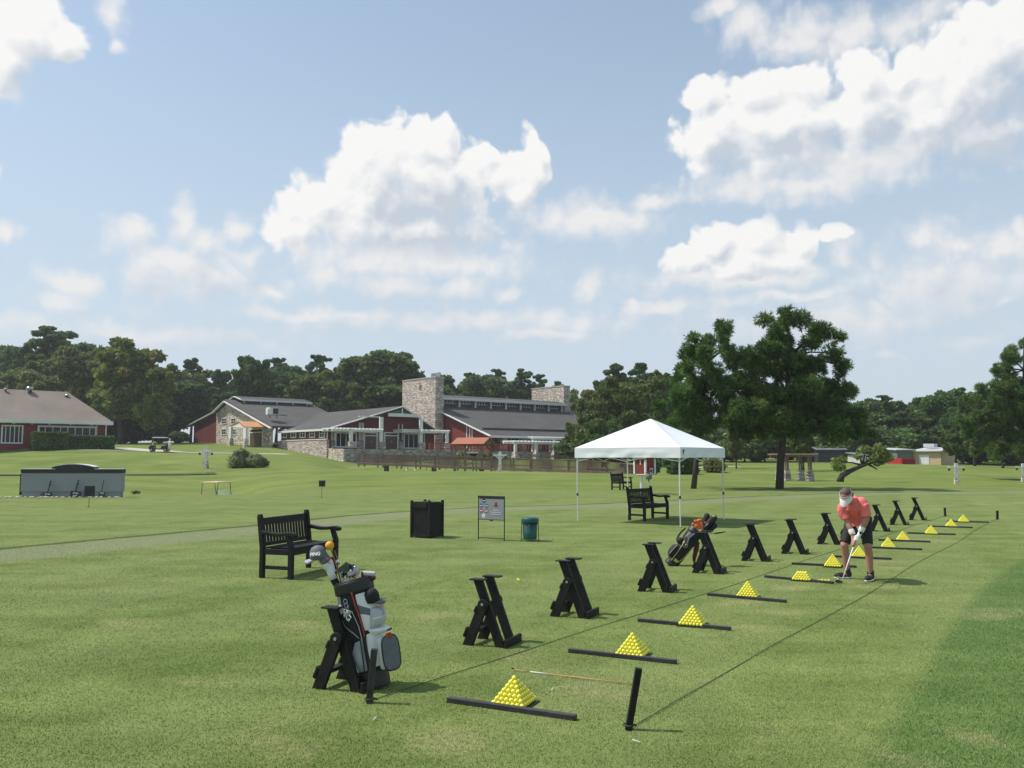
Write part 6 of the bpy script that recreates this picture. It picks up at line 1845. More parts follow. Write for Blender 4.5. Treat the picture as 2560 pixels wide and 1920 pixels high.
# --- central wing: lit window wall on plane a = 0, shaded porch gable on plane b = .6
e0 = F.at(*Z2(1345, 702), a=-.5); e1 = F.at(*Z2(868, 697), a=-.5)
ZE = e0.z; bC = e1.y
pk = F.at(*Z2(2010, 497), b=-.8); re_ = F.at(*Z2(2383, 747), b=-.8)
rl = F.at(*Z2(1000, 482), a=pk.x)
base = F.at(*Z2(1345, 885), a=0).z
zst = F.at(*Z2(1345, 806), a=0).z
mb = MB(); mb.span((0, .6, zst), (.3, bC - .1, ZE - .1)); mb.build('window_wall', M['red_wall'], B)
mb = MB(); mb.span((-.12, .5, base - 2.2), (.3, bC + 1.0, zst)); mb.build('stone_plinth', M['pink_stone'], B)
mb = MB(); mb.span((-.2, .45, zst), (.05, bC, zst + .12)); mb.span((-.05, .45, zst + .12), (.0, .65, ZE)); mb.build('sill_band', M['white_paint'], B)
for x in (925, 1010, 1097, 1184, 1275): window(F, Z2, x - 24, 714, x + 24, 790, B, a=0, nx=2, nz=2, fw=.14)
slope([(-.5, -.8, ZE), (-.5, bC + .3, ZE), (pk.x, max(rl.y, bC + 2), pk.z), (pk.x, -.8, pk.z)][::-1], M['roof'])
slope([(pk.x + .02, -.8, pk.z), (pk.x + .02, 16, pk.z), (re_.x, 16, re_.z), (re_.x, -.8, re_.z)][::-1], M['roof'])
mb = MB()
mb.prism([(.05, base - 1.5), (re_.x - .6, base - 1.5), (re_.x - .6, re_.z - .3), (pk.x, pk.z - .45), (.05, ZE - .2)], 1, .6, .9); mb.build('porch_wall', M['red_wall'], B)
mb = MB()
mb.bar((-.55, -.88, ZE - .05), (pk.x, -.88, pk.z - .12), .14, .42, (0, 1, 0)); mb.bar((pk.x, -.88, pk.z - .12), (re_.x, -.88, re_.z - .12), .14, .42, (0, 1, 0)); mb.bar((-.58, -.9, ZE - .18), (-.58, bC, ZE - .18), .12, .3)
b_ = F.at(*Z2(1880, 578), b=-.8); c_ = F.at(*Z2(2165, 578), b=-.8)
mb.span((b_.x, -.95, b_.z - .25), (c_.x, -.75, b_.z + .25)); mb.span((pk.x - .08, -.95, b_.z + .25), (pk.x + .08, -.8, pk.z - .4))
d0, d1 = F.at(*Z2(1612, 588), b=-1.2), F.at(*Z2(1805, 604), b=-1.2)
mb.span((d0.x, -1.3, d1.z), (d1.x, -1.0, d0.z))
mb.build('fascia', M['off_white'], B)
mb = MB(); mb.prism([(b_.x + .4, b_.z + .26), (c_.x - .2, b_.z + .26), (pk.x, pk.z - .5)], 1, -.4, -.2); mb.build('gable_panel', M['grey_wall'], B)
for (x0, y0, x1, y1, k_) in ((1392, 738, 1588, 882, 4), (2022, 748, 2160, 892, 3)):
    window(F, Z2, x0, y0, x1, y1, B, b=.6, nx=k_, nz=1, fw=.18, name='french_window', th=.14)
window(F, Z2, 2190, 748, 2215, 892, B, b=.6, nx=1, nz=1, fw=.12, name='french_window')
for (x0, x1) in ((1655, 1780), (1842, 1972)): door(F, Z2, x0, 738, x1, 894, B, b=.6)
for x in (1615, 1652, 1625, 1640, 1978, 2012, 1365, 1385):
    mb = MB(); p = F.at(*Z2(x, 640), b=.6); q = F.at(*Z2(x, 815), b=.6)
    mb.span((p.x - .06, .5, q.z), (p.x + .06, .6, ZE + 1.0 if x > 1600 else ZE - .3)); mb.build('wall_trim', M['white_paint'], B)
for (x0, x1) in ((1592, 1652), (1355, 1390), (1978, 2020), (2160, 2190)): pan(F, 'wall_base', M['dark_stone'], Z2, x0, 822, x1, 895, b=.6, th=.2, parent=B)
for (x0, x1, yt, yb, bb) in ((1799, 1826, 600, 892, -2.2), (2166, 2192, 622, 898, -2.2), (1522, 1548, 705, 888, -3.0)):
    o = pan(F, 'column', M['off_white'], Z2, x0, yt, x1, yb - 60, b=bb, th=.3, parent=B)
    pan(F, 'column_base', M['stone'], Z2, x0 - 12, yb - 62, x1 + 14, yb, b=bb + .15, th=.6, parent=o)
def pergola_top(fr, z, x0, x1, yt, b0, deep=1.6, n=9):
    p, q = fr.at(*z(x0, yt), b=b0), fr.at(*z(x1, yt), b=b0)
    mb = MB(); mb.span((p.x, b0 - .1, p.z - .30), (q.x, b0 + .1, p.z)); mb.span((p.x, b0 + deep - .1, p.z - .30), (q.x, b0 + deep + .1, p.z))
    for i in range(n):
        x = p.x + .2 + (q.x - p.x - .4) * i / (n - 1)
        mb.span((x - .09, b0 - .5, p.z + .01), (x + .09, b0 + deep + .4, p.z + .20))
    return mb.build('pergola_beam', M['white_paint'], B)
pergola_top(F, Z2, 1362, 1832, 708, -3.0, 2.8, 14)
pergola_top(F, Z2, 2010, 2150, 722, -2.2, 2.4, 6)
pergola_top(F, Z3, 380, 665, 806, -3.0, 2.8, 9)
o = pan(F, 'column', M['white_paint'], Z3, 625, 830, 650, 935, b=-3.0, th=.3, parent=B); pan(F, 'column_base', M['stone'], Z3, 608, 933, 660, 1006, b=-2.9, th=.6, parent=o)
# porch base and lit ramp wall
k0 = F.at(*Z2(1490, 893), b=-4.2); k1 = F.at(*Z3(1900, 1003), b=-4.2)
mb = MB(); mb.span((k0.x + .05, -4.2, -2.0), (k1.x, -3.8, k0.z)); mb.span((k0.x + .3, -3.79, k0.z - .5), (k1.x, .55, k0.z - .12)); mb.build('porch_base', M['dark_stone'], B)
r0, r1 = F.at(*Z2(1490, 893), a=k0.x), F.at(*Z2(803, 868), a=k0.x - .0)
mb = MB(); mb.prism([(-4.25, -2), (r1.y, .6), (r1.y, r1.z), (-4.25, k0.z)], 0, k0.x - .35, k0.x + .04); mb.build('ramp_wall', M['stone'], B)
# --- the hall
hc = F.at(*Z3(1100, 846), b=-6.5)
aH, ZH = hc.x, hc.z
hs = -6.5
rk = F.at(*Z3(548, 574), a=aH)
sH = (rk.z - ZH) / (rk.y - hs)
bR = F.at(*Z3(430, 520), a=aH).y; zR = ZH + sH * (bR - hs)
aE = aH + 36
slope([(aH - .6, hs - .5, ZH - .15), (aE, hs - .5, ZH - .15), (aE, bR, zR), (aH - .6, bR, zR)], M['roof'])
slope([(aH - .6, bR + .02, zR), (aE, bR + .02, zR), (aE, 2 * bR - hs, ZH), (aH - .6, 2 * bR - hs, ZH)], M['roof'])
mb = MB(); mb.bar((aH - .68, hs - .6, ZH - .25), (aH - .68, bR, zR - .12), .14, .5, (1, 0, 0)); mb.bar((aH - .6, hs - .56, ZH - .32), (aE, hs - .56, ZH - .32), .12, .34); mb.build('fascia', M['off_white'], B)
mb = MB(); mb.prism([(hs + .1, .5), (bR + 6, .5), (bR + 6, zR - 6 * sH - .3), (bR, zR - .35), (hs + .1, ZH - .35)], 0, aH, aH + .3); mb.build('gable_wall', M['red_panel'], B)
for x in (850, 880, 905):
    p = F.at(*Z3(x, 745 + (x - 850) * .6), a=aH); q = F.at(*Z3(x, 1000), a=aH)
    mb = MB(); mb.span((aH - .08, p.y - .1, q.z), (aH, p.y + .1, p.z)); mb.build('wall_trim', M['white_paint'], B)
mb = MB(); mb.span((aH + .35, hs + 2.6, .5), (aE, hs + 2.9, ZH + 1.2)); mb.build('veranda_wall', M['shade_tone'], B)  # shade under the eave is put into this wall's colour
for x in (1225, 1420, 1570, 1720, 1860):
    p = F.at(*Z3(x, 900), b=hs + .4)
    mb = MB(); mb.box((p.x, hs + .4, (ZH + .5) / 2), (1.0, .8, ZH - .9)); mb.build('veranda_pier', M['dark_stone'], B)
for x in range(7):
    a_ = aH + 3 + x * 4.4
    mb = MB(); mb.box((a_, hs + 2.55, 3.9), (2.4, .1, 2.0)); wf = mb.build('window', M['white_paint'], B)
    mb = MB()
    for i in range(3): mb.box((a_ - .78 + i * .78, hs + 2.48, 3.9), (.68, .06, 1.8))
    mb.build('pane', M['glass'], wf)
zd = k0.z
mb = MB(); mb.span((re_.x + .3, hs - 3.2, zd - .6), (aE, hs + 2.5, zd - .35)); mb.span((re_.x + 3, hs - 3.5, -2), (aE, hs - 3.2, zd - .3)); mb.build('veranda_base', M['dark_stone'], B)
mb = MB()
n = 26
x0_ = F.at(*Z3(465, 950), b=hs - 3.0).x
for i in range(n + 1):
    x = x0_ + (aE - x0_) * i / n; mb.box((x, hs - 3.0, zd + .25), (.12, .12, 1.2))
for z_ in (.82, .1): mb.box(((x0_ + aE) / 2, hs - 3.0, zd + z_), (aE - x0_, .08, .1))
nb = 220
for i in range(nb): mb.box((x0_ + (aE - x0_) * (i + .5) / nb, hs - 3.0, zd + .45), (.035, .035, .7))
mb.build('veranda_railing', M['rail_red'], B)
# clerestory of the hall
bc = bR - 2.2; zc0 = ZH + sH * (bc - hs)
cl0, cl1 = F.at(*Z3(600, 470), b=bc), F.at(*Z3(1818, 560), b=bc)
zt = cl0.z
mb = MB(); mb.span((cl0.x, bc, zc0 - .2), (cl1.x, 2 * bR - bc, zt - .1)); cl = mb.build('clerestory', M['shade_tone'], B)  # shade of the clerestory recess painted in as dark wall colour
mb = MB(); mb.slab([(cl0.x - .8, bc - .8, zt), (cl1.x + .8, bc - .8, zt), (cl1.x + .8, bR, zt + .75), (cl0.x - .8, bR, zt + .75)], .25)
mb.slab([(cl0.x - .8, bR + .01, zt + .75), (cl1.x + .8, bR + .01, zt + .75), (cl1.x + .8, 2 * bR - bc + .8, zt), (cl0.x - .8, 2 * bR - bc + .8, zt)], .25); mb.build('clerestory_roof', M['roof'], cl)
mb = MB(); mb.box(((cl0.x + cl1.x) / 2, bc - .86, zt - .12), (cl1.x - cl0.x + 1.6, .1, .45)); mb.build('clerestory_fascia', M['off_white'], cl)
n = 8
for i in range(n + 1):
    x = cl0.x + (cl1.x - cl0.x) * i / n
    mb = MB(); mb.box((x, bc - .10, (zc0 + zt) / 2), (.32, .2, zt - zc0)); mb.build('clerestory_post', M['off_white'], cl)
    if i < n:
        w = (cl1.x - cl0.x) / n
        mb = MB(); mb.box((x + w * .42, bc - .05, zt - .62), (w * .66, .08, .62)); wf = mb.build('clerestory_window', M['off_white'], cl)
        mb = MB()
        for k_ in range(4): mb.box((x + w * (.165 + .17 * k_), bc - .10, zt - .62), (w * .13, .04, .48))
        mb.build('pane', M['glass'], wf)
# stone chimneys
aT = aH - 2.0
t0, t1 = F.at(*Z3(190, 302), a=aT), F.at(*Z3(528, 302), a=aT)
lo_, hi_ = 0.0, 30.0
def screen_x(p):
    w = F.o + BU * p[0] + BV * p[1]; d = Vector((w.x, w.y, p[2] - CAMZ)); dep = d.y * CP + d.z * SP
    return 1280 + FPX * d.x / dep
aw = aT
while screen_x((aw, t1.y, t1.z)) < 1108.9: aw += .05
mb = MB(); mb.span((aT, t1.y, -.5), (aw, t0.y, t0.z)); ch = mb.build('chimney', M['stone'], B)
mb = MB(); mb.span((aT - .08, t1.y - .08, t0.z), (aw + .08, t0.y + .08, t0.z + .18)); mb.build('chimney_cap', M['concrete'], ch)
mb = MB(); mb.box(((aT + aw) / 2, t1.y + 1.2, t0.z + .5), (.8, 1.6, .65)); mb.build('flue', M['chrome'], ch)
p = F.at(*Z3(375, 350), a=aT)
mb = MB(); mb.box((aT - .03, p.y, p.z), (.06, .18, 1.1)); mb.box((aT - .035, p.y, p.z + .1), (.06, .7, .16)); mb.box((aT - .035, p.y + .25, p.z - .3), (.06, .14, .6)); mb.build('iron_emblem', M['dark_wood'], ch)
aC = cl1.x + .9
u0, u1 = F.at(*Z3(1512, 382), a=aC), F.at(*Z3(1842, 382), a=aC)
aw = aC
while screen_x((aw, u1.y, u1.z)) < 1425: aw += .05
mb = MB(); mb.span((aC, u1.y, 2), (aw, u0.y, u0.z)); ch = mb.build('chimney', M['stone'], B)
mb = MB(); mb.span((aC - .08, u1.y - .08, u0.z), (aw + .08, u0.y + .08, u0.z + .18)); mb.build('chimney_cap', M['concrete'], ch)
# white pergolas before the hall
for (x0, x1, yt, bb) in ((1322, 1880, 918, hs - 4.6), (1508, 1900, 876, hs - 1.6)): pergola_top(F, Z3, x0, x1, yt, bb, 2.4, 16)
for (x0, x1, yt, yb, bb) in ((1328, 1350, 940, 1090, hs - 4.6), (1508, 1526, 940, 1096, hs - 2.2), (1541, 1562, 940, 1096, hs - 4.6), (1688, 1705, 940, 1100, hs - 2.2), (1723, 1745, 940, 1100, hs - 4.6), (1512, 1530, 900, 1000, hs - 1.6), (1725, 1742, 900, 1000, hs - 1.6)):
    o = pan(F, 'column', M['white_paint'], Z3, x0, yt, x1, yb - 62, b=bb, th=.32, parent=B)
    if yb > 1050:
        p = F.at(*Z3((x0 + x1) / 2, yb), b=bb); t_ = F.at(*Z3((x0 + x1) / 2, yb - 64), b=bb)
        mb = MB(); mb.lathe([(.75, p.z - .8), (.70, p.z), (.50, t_.z), (.42, t_.z + .08)], 4, (p.x, bb - .16, 0), Matrix.Rotation(R(45), 3, 'Z')); mb.build('column_base', M['stone'], o)

# --- the brown roofed building
F1 = Frame(P(265, 1085, 112))
B1 = thing('pro_shop', 'low red building with a brown hip roof behind a hedge', 'building', F1.o, TH)
ev = F1.at(281, 1054.5, b=-.9); ZE1 = ev.z
rd = F1.at(*Z1(530, 694), b=6.3)
aL = -34
mb = MB(); mb.slab([(aL, -.9, ZE1), (ev.x, -.9, ZE1), (rd.x, 6.3, rd.z), (aL, 6.3, rd.z)], .25); rf = mb.build('roof', M['brown_roof'], B1)
mb = MB(); mb.slab([(ev.x + .02, -.9, ZE1), (ev.x + .02, 13.5, ZE1), (rd.x + .02, 6.3, rd.z)], .25); mb.slab([(aL, 6.31, rd.z), (rd.x, 6.31, rd.z), (ev.x, 13.5, ZE1), (aL, 13.5, ZE1)], .25); mb.build('roof_slope', M['brown_roof'], rf)
mb = MB(); mb.span((aL, -1.05, ZE1 - .42), (ev.x + .1, -.93, ZE1 + .02)); mb.span((ev.x, -.93, ZE1 - .42), (ev.x + .12, 13.5, ZE1 + .02)); mb.build('fascia', M['white_paint'], rf)
mb = MB(); mb.span((aL, -.92, ZE1 - .45), (ev.x, .0, ZE1 - .38)); mb.build('soffit', M['off_white'], rf)
mb = MB(); mb.span((aL, 0, 1.0), (0, .3, ZE1 - .3)); mb.span((-.3, .31, 1.0), (0, 12.6, ZE1 - .3)); mb.build('wall', M['red_panel'], B1)
window(F1, Z1, 298, 958, 762, 1050, B1, b=0, nx=8, nz=1, fw=.22, name='window_band', th=.12)
window(F1, Z1, 12, 955, 178, 1104, B1, b=0, nx=5, nz=1, fw=.16, name='glazed_door', th=.12)
for zx in (762, 836): mb = MB(); p = F1.at(*Z1(zx, 1000), b=0); mb.span((p.x - .07, -.12, 1.0), (p.x + .07, -.0, ZE1 - .4)); mb.build('wall_trim', M['white_paint'], B1)
for (zx, zy, r_) in ((235, 690, .5), (528, 735, .28), (45, 682, .25)):
    p = F1.at(*Z1(zx, zy), b=5.6 if zx != 528 else 5.0)
    mb = MB(); mb.lathe([(r_ * .5, p.z - .6), (r_ * .5, p.z + r_ * .4), (r_, p.z + r_ * .45), (r_ * .8, p.z + r_ * 1.2), (.05, p.z + r_ * 1.3)], 14, (p.x, p.y, 0)); mb.build('roof_vent', M['chrome'], rf, smooth=True)
for zx in (110, 255, 395, 560, 725):
    p = F1.at(*Z1(zx, 912), b=-.5); mb = MB(); mb.lathe([(.16, ZE1 - .56), (.18, ZE1 - .46)], 12, (p.x, -.5, 0)); mb.build('soffit_lamp', M['print_white'], rf)
# hedges
def hedge(label, x0, x1, yt, yb, bb, seed):
    p, q = F1.at(*Z1(x0, yt), b=bb), F1.at(*Z1(x1, yb), b=bb)
    t = thing('hedge', label, 'hedge', F1.o, TH)
    rg = np.random.default_rng(seed); n = 5200
    z0 = q.z - 1.0
    C_ = rg.uniform(0, 1, (n, 3)); face = rg.integers(0, 4, n)
    C_[face == 0, 1] = 0; C_[face == 1, 2] = 1; C_[face == 2, 0] = rg.integers(0, 2, (face == 2).sum())
    C_ = C_ * np.array([q.x - p.x, 1.3, p.z - z0]) + np.array([p.x, bb - 1.0, z0]) + rg.normal(size=(n, 3)) * .05
    o = bpy.data.objects.new('foliage', leaf_mesh('foliage', C_, .16, seed, LEAF['dark'], 1.2)); COL.objects.link(o); o.parent = t
    mb = MB(); mb.span((p.x + .1, bb - .85, z0), (q.x - .1, bb + .2, p.z - .12)); mb.build('branches', M['bark'], t)
hedge('clipped dark hedge under the window band, its taller half', 252, 520, 1018, 1118, -1.8, 5)
hedge('clipped dark hedge under the window band, its lower longer half', 522, 882, 1046, 1118, -1.6, 6)

# ------------------------------------------------------------------ paths laid on the terrain
def strip(name, pts, width, m, label, dz=.03):
    """A ribbon following the terrain through frame columns and distances."""
    W_ = []
    for (a, b) in zip(pts[:-1], pts[1:]):
        for i in range(8): f = i / 8; W_.append((a[0] * (1 - f) + b[0] * f, a[1] * (1 - f) + b[1] * f))
    W_.append(pts[-1])
    C_ = [Vector((ray(px, HOR).x * Y, Y, 0)) for px, Y in W_]
    vs, fs = [], []
    for i, c in enumerate(C_):
        t_ = (C_[min(i + 1, len(C_) - 1)] - C_[max(i - 1, 0)]).normalized(); s = Vector((-t_.y, t_.x, 0))
        for k in range(5):
            q = c + s * ((k / 4 - .5) * width); q.z = TZ(q.x, q.y) + dz; vs.append(q)
    for i in range(len(C_) - 1):
        for k in range(4): fs.append((i * 5 + k, (i + 1) * 5 + k, (i + 1) * 5 + k + 1, i * 5 + k + 1)[::-1])
    mb = MB(); mb.add(vs, fs)
    return struct(mb.build(name, m, None, smooth=True), 'structure', label)
strip('path', [(-120, 105.5), (60, 106), (250, 107.5), (300, 108)], 1.4, M['concrete'], 'pale concrete path before the brown roofed building')
strip('path', [(415, 108), (520, 109), (620, 112), (690, 116), (720, 119)], 1.3, M['concrete'], 'pale concrete path to the stone entrance')
strip('driveway', [(280, 118), (335, 113), (400, 109), (430, 108)], 5.0, M['concrete'], 'pale concrete drive by the parked golf cart', .05)
strip('path', [(1730, 96), (1790, 99), (1850, 97)], 1.6, M['concrete'], 'pale path in the shade behind the pines')
# dark ditch with standing water on the far side of the hollow
m_water, nt, b = new_mat('pond_water')
b.inputs['Base Color'].default_value = (0.035, 0.045, 0.025, 1); b.inputs['Roughness'].default_value = 0.12
nbump(nt, nnoise(nt, ncoord(nt), 2.5, 3), 0.15, 0.05, b)
strip('pond', [(-60, 79.5), (60, 79.5), (330, 80.5), (470, 80.5), (540, 81.5)], 5.5, m_water, 'narrow dark pond below the far bank', .08)

# ------------------------------------------------------------------ footbridge and gazebo
t = thing('footbridge', 'long brown timber footbridge with slatted railings', 'bridge', (0, 0, 0))
BR = [(897, 1135, 24.0, 90), (1000, 1137.5, 25.5, 88.5), (1120, 1141, 27, 87), (1247, 1145, 28, 85.5), (1380, 1149.5, 27.5, 83.5), (1500, 1153.4, 27.5, 81.5), (1586, 1163, 27, 80), (1640, 1169, 27, 79)]
def brp(px, top=True):
    y = np.interp(px, [q[0] for q in BR], [q[1] for q in BR]); h = np.interp(px, [q[0] for q in BR], [q[2] for q in BR]); Y = np.interp(px, [q[0] for q in BR], [q[3] for q in BR])
    return P(px, y if top else y + h, Y)
xs = [897]
while xs[-1] < 1600: xs.append(xs[-1] + 47.6)
for side in (0, 1):
    off = Vector((.25, 2.1, 0)) if side else Vector((0, 0, 0))
    mb = MB(); ms = MB()
    for i, x in enumerate(xs):
        a_, b_ = brp(x) + off, brp(x, False) + off
        mp = MB(); mp.bar(b_ - Vector((0, 0, .35)), a_ + Vector((0, 0, .12)), .13, .13, (0, 1, 0)); mp.build('post', M['dark_wood'], t)
        if i < len(xs) - 1:
            c_, d_ = brp(xs[i + 1]) + off, brp(xs[i + 1], False) + off
            mb.bar(a_ + Vector((0, 0, .02)), c_ + Vector((0, 0, .02)), .16, .06); mb.bar(a_.lerp(b_, .62), c_.lerp(d_, .62), .05, .09); mb.bar(a_.lerp(b_, .93), c_.lerp(d_, .93), .05, .09)
            for k in range(1, 17):
                f = k / 17; ms.bar(a_.lerp(c_, f) , b_.lerp(d_, f), .052, .03, (0, 1, 0))
    mb.build('handrail', M['dark_wood'], t); ms.build('baluster_screen', M['dark_wood'], t)
mb = MB()
for i in range(len(xs) - 1):
    a_, c_ = brp(xs[i], False) + Vector((.12, 1.05, 0)), brp(xs[i + 1], False) + Vector((.12, 1.05, 0))
    mb.bar(a_, c_, 2.3, .22)
mb.build('deck', M['dark_wood'], t)
for x in (960, 1080, 1200, 1320, 1440):
    q = brp(x, False) + Vector((.12, 1.0, 0)); mb = MB(); mb.box((q.x, q.y, q.z - .8), (.5, .3, 1.6)); mb.build('pier', M['dark_wood'], t)
gz = thing('gazebo', 'open timber gazebo with a rusty orange roof behind the footbridge', 'gazebo', P(960 + 915 / 4.096, 1150, 95), R(-20))
def gw(p): return gz.matrix_basis.inverted() @ p
zg = CAMZ + ray(1180, 880 + 943 / 4.096).z * 95; zp = CAMZ + ray(1180, 880 + 876 / 4.096).z * 95; zb = TZ(gz.location.x, 95) - gz.location.z
ze, zp = zg - gz.location.z, zp - gz.location.z
LX, LY = 2.0, 1.9
mb = MB(); mb.slab([(-LX, -LY, ze), (LX, -LY, ze), (LX - .0, 0, zp), (-LX + .0, 0, zp)], .09); mb.slab([(-LX, .01, zp), (LX, .01, zp), (LX, LY, ze), (-LX, LY, ze)], .09); mb.build('roof', M['terracotta'], gz)
for xa in (LX - .25, -LX + .15): mb = MB(); mb.prism([(-LY + .3, ze - .02), (LY - .3, ze - .02), (0, zp - .14)], 0, xa, xa + .1); mb.build('gable_board', M['dark_wood'], gz)
for sx in (-1, 1):
    for sy in (-1, 1):
        mb = MB(); mb.box((sx * (LX - .35), sy * (LY - .45), (ze + zb) / 2 - .2), (.2, .2, ze - zb + .2)); mb.build('post', M['dark_wood'], gz)
mb = MB()
for sy in (-1, 1): mb.box((0, sy * (LY - .45), ze - .06), (2 * LX - .3, .16, .24))
for sx in (-1, 1):
    mb.box((sx * (LX - .35), 0, ze - .06), (.16, 2 * LY - .7, .22))
    for sy in (-1, 1): mb.bar((sx * (LX - .35), sy * (LY - .45), ze - .9), (sx * (LX - 1.0), sy * (LY - .45), ze - .15), .1, .14)
mb.build('beam', M['dark_wood'], gz)
# ------------------------------------------------------------------ smaller things of the middle and far ground
# grey scoreboard wall with dark cap
SB = on(180, 36.0); SB.z = CAMZ + ray(180, 1243).z * 36.0
SBW = 254 / FPX * 36.0
t = thing('scoreboard_wall', 'long grey scoreboard wall with a black arched cap', 'scoreboard', SB, R(-1.5))
pz = lambda zy: CAMZ + ray(180, 1140 + zy / 6.703).z * 36.0 - SB.z
pxl = lambda zx: (zx / 6.703 - 180) / FPX * 36.0
xl, xr = pxl(362), pxl(2055)
mb = MB(); mb.span((xl, 0, pz(600)), (xr, .32, pz(285))); mb.build('wall_face', M['board_grey'], t)
mb = MB(); mb.span((xl + .04, .03, pz(720)), (xr - .04, .30, pz(604))); mb.build('plinth', M['board_grey'], t)
mb = MB(); mb.span((xl - .01, -.03, pz(285)), (xr + .01, .35, pz(222)))
pts = [(pxl(880), pz(224))]
for i in range(15):
    f = i / 14; pts.append((pxl(880) + (pxl(1592) - pxl(880)) * f, pz(185) + (pz(140) - pz(185)) * (1 - (2 * f - 1) ** 2)))
pts.append((pxl(1592), pz(224)))
mb.prism(pts, 1, -.03, .35); mb.build('cap', M['black_plastic'], t)
mb = MB(); mb.span((xl - .02, -.04, pz(221)), (pxl(938), .36, pz(212)))
arc = [(x, z) for x, z in pts[1:-1]]
mb.prism(arc + [(x, z + .025) for x, z in arc[::-1]], 1, -.04, .36); mb.span((pxl(1600), -.04, pz(221)), (xr + .02, .36, pz(214))); mb.build('cap_edge', M['white_paint'], t)
mb = MB(); mb.span((xl - .08, .05, pz(660)), (xl - .03, .27, pz(300))); mb.build('end_panel', M['black_plastic'], t)
mb = MB(); mb.span((pxl(706), -.02, pz(672)), (pxl(790), .02, pz(616))); mb.build('vent_panel', M['dark_wood'], t)
def leaning_sign(cx, cy, w, h, tops, lines, label, bar=None):
    s = thing('yard_sign', label, 'sign', SB + Vector((pxl(cx), -.30, 0)), R(-1.5), 'yard signs leaning on the grey scoreboard wall')
    z0, z1 = pz(cy + h / 2), pz(cy - h / 2); wm = w / 6.703 / FPX * 36.0
    s.rotation_euler = (R(-6), R(6), R(-1.5))
    m = MB(); m.box((0, 0, (z0 + z1) / 2), (wm, .02, z1 - z0)); fc = m.build('sign_panel', M['navy'], s)
    for i, ln in enumerate(lines): text(ln, .085, M['print_white'], fc, (0, -.014, (z0 + z1) / 2 + (.055 if i == 0 else -.055)), (R(90), 0, 0), bold=.002)
    m = MB()
    for (x, zt_) in tops: m.tube([(x * .55, .01, z1), (x, .10, pz(zt_))], .014, 6)
    if bar: m.tube([(-.12 - .0, .08, pz(bar)), (.10, .08, pz(bar))], .010, 6)
    m.build('sign_stake', M['black_plastic'], s)
leaning_sign(888, 652, 140, 92, ((-.06, 405), (-.03, 405)), ('Sunday', 'Players'), 'navy sign leaning near the end of the grey wall with two stakes up', 480)
leaning_sign(1345, 640, 175, 112, ((-.07, 395), (-.02, 395)), ('ATNO', 'KEEP'), 'navy sign with white lettering leaning at the middle of the grey wall', 465)
leaning_sign(1778, 640, 100, 80, ((-.08, 400),), ('LINE', '- - -'), 'smallest sign leaning on the grey wall with one bent stake')
for i in range(34):
    x = xl - 1.2 + (xr - xl + 1.6) * (i + RNG.random()) / 34
    q = SB + Vector((x, -.45 + RNG.uniform(-.12, .12), 0)); q.z = TZ(q.x, q.y) + .02
    mb = MB(); mb.ball((0, 0, 0), RNG.uniform(.035, .07), 7, 5, RNG.uniform(1, 1.7), 1, .6)
    o = mb.build('stone', M['stone'] if i % 3 else M['concrete'], None); o.location = q
    tag(o, 'pale stone in the row along the foot of the grey wall', 'stone', 'stones along the foot of the grey wall')

# golf carts
def golf_cart(label, loc, rot, body_m, roof_m, fold=False):
    t = thing('golf_cart', label, 'golf cart', loc, rot)
    mb = MB(); mb.prism([(-1.15, .30), (1.15, .30), (1.20, .55), (1.0, .78), (.62, .84), (.55, .42), (-.30, .42), (-.35, .72), (-1.15, .80), (-1.2, .5)], 1, -.58, .58); mb.build('body', body_m, t, bevel=.03)
    mb = MB(); mb.box((-.45, 0, .70), (.55, 1.1, .16)); mb.prism([(-.72, .75), (-.62, .75), (-.74, 1.15), (-.84, 1.15)], 1, -.52, .52); mb.build('seat', M['cart_cream'], t, bevel=.03)
    mb = MB(); mb.box((-.05, 0, 1.80), (1.75, 1.22, .07)); mb.box((-.05, 0, 1.85), (1.5, 1.0, .04)); mb.build('roof', roof_m, t, bevel=.04)
    mb = MB()
    for s in (-1, 1): mb.tube([(.98, s * .52, .75), (.72, s * .54, 1.25), (.62, s * .56, 1.78)], .022, 6); mb.tube([(-1.0, s * .52, .75), (-.88, s * .54, 1.2), (-.80, s * .56, 1.78)], .022, 6)
    mb.build('roof_post', M['black_plastic'], t)
    mb = MB(); mb.slab([(.97, -.5, .80), (.97, .5, .80), (.72 if not fold else .86, .5, 1.3), (.72 if not fold else .86, -.5, 1.3)], .012); mb.build('windshield', M['clear'], t)
    for x in (-.82, .85):
        for s in (-1, 1):
            mb = MB(); mb.lathe([(.10, -.09), (.22, -.09), (.23, -.05), (.23, .05), (.22, .09), (.10, .09)], 18, (x, s * .52, .23), Matrix.Rotation(R(90), 3, 'X')); w = mb.build('wheel', M['black_plastic'], t, smooth=False)
            mb = MB(); mb.lathe([(.11, -.10), (.12, .10)], 14, (x, s * .525, .23), Matrix.Rotation(R(90), 3, 'X')); mb.build('rim', M['chrome'], w)
    mb = MB(); mb.tube([(.45, .25, .85), (.30, .25, 1.02)], .018, 6); mb.tube([(.28 + .04 * math.cos(a), .25 + .16 * math.sin(a), 1.03 + .1 * math.cos(a)) for a in np.linspace(0, 6.3, 15)], .012, 5); mb.build('steering_wheel', M['black_plastic'], t)
    for s in (-1, 1) if not fold else ():
        mb = MB(); mb.capsule((-1.05, s * .2, .6), (-1.2, s * .2, 1.25), .12, .13, 10); mb.build('bag_well', M['black_cloth'], t, smooth=True)
    return t
q = on(545, 54); q.z = CAMZ + ray(545, 1203).z * 54 - 1.88
golf_cart('golf cart down in the hollow, only its cream roof and posts showing', q, R(78), M['off_white'], M['cart_cream'], True)
c = on(398, 107.0)
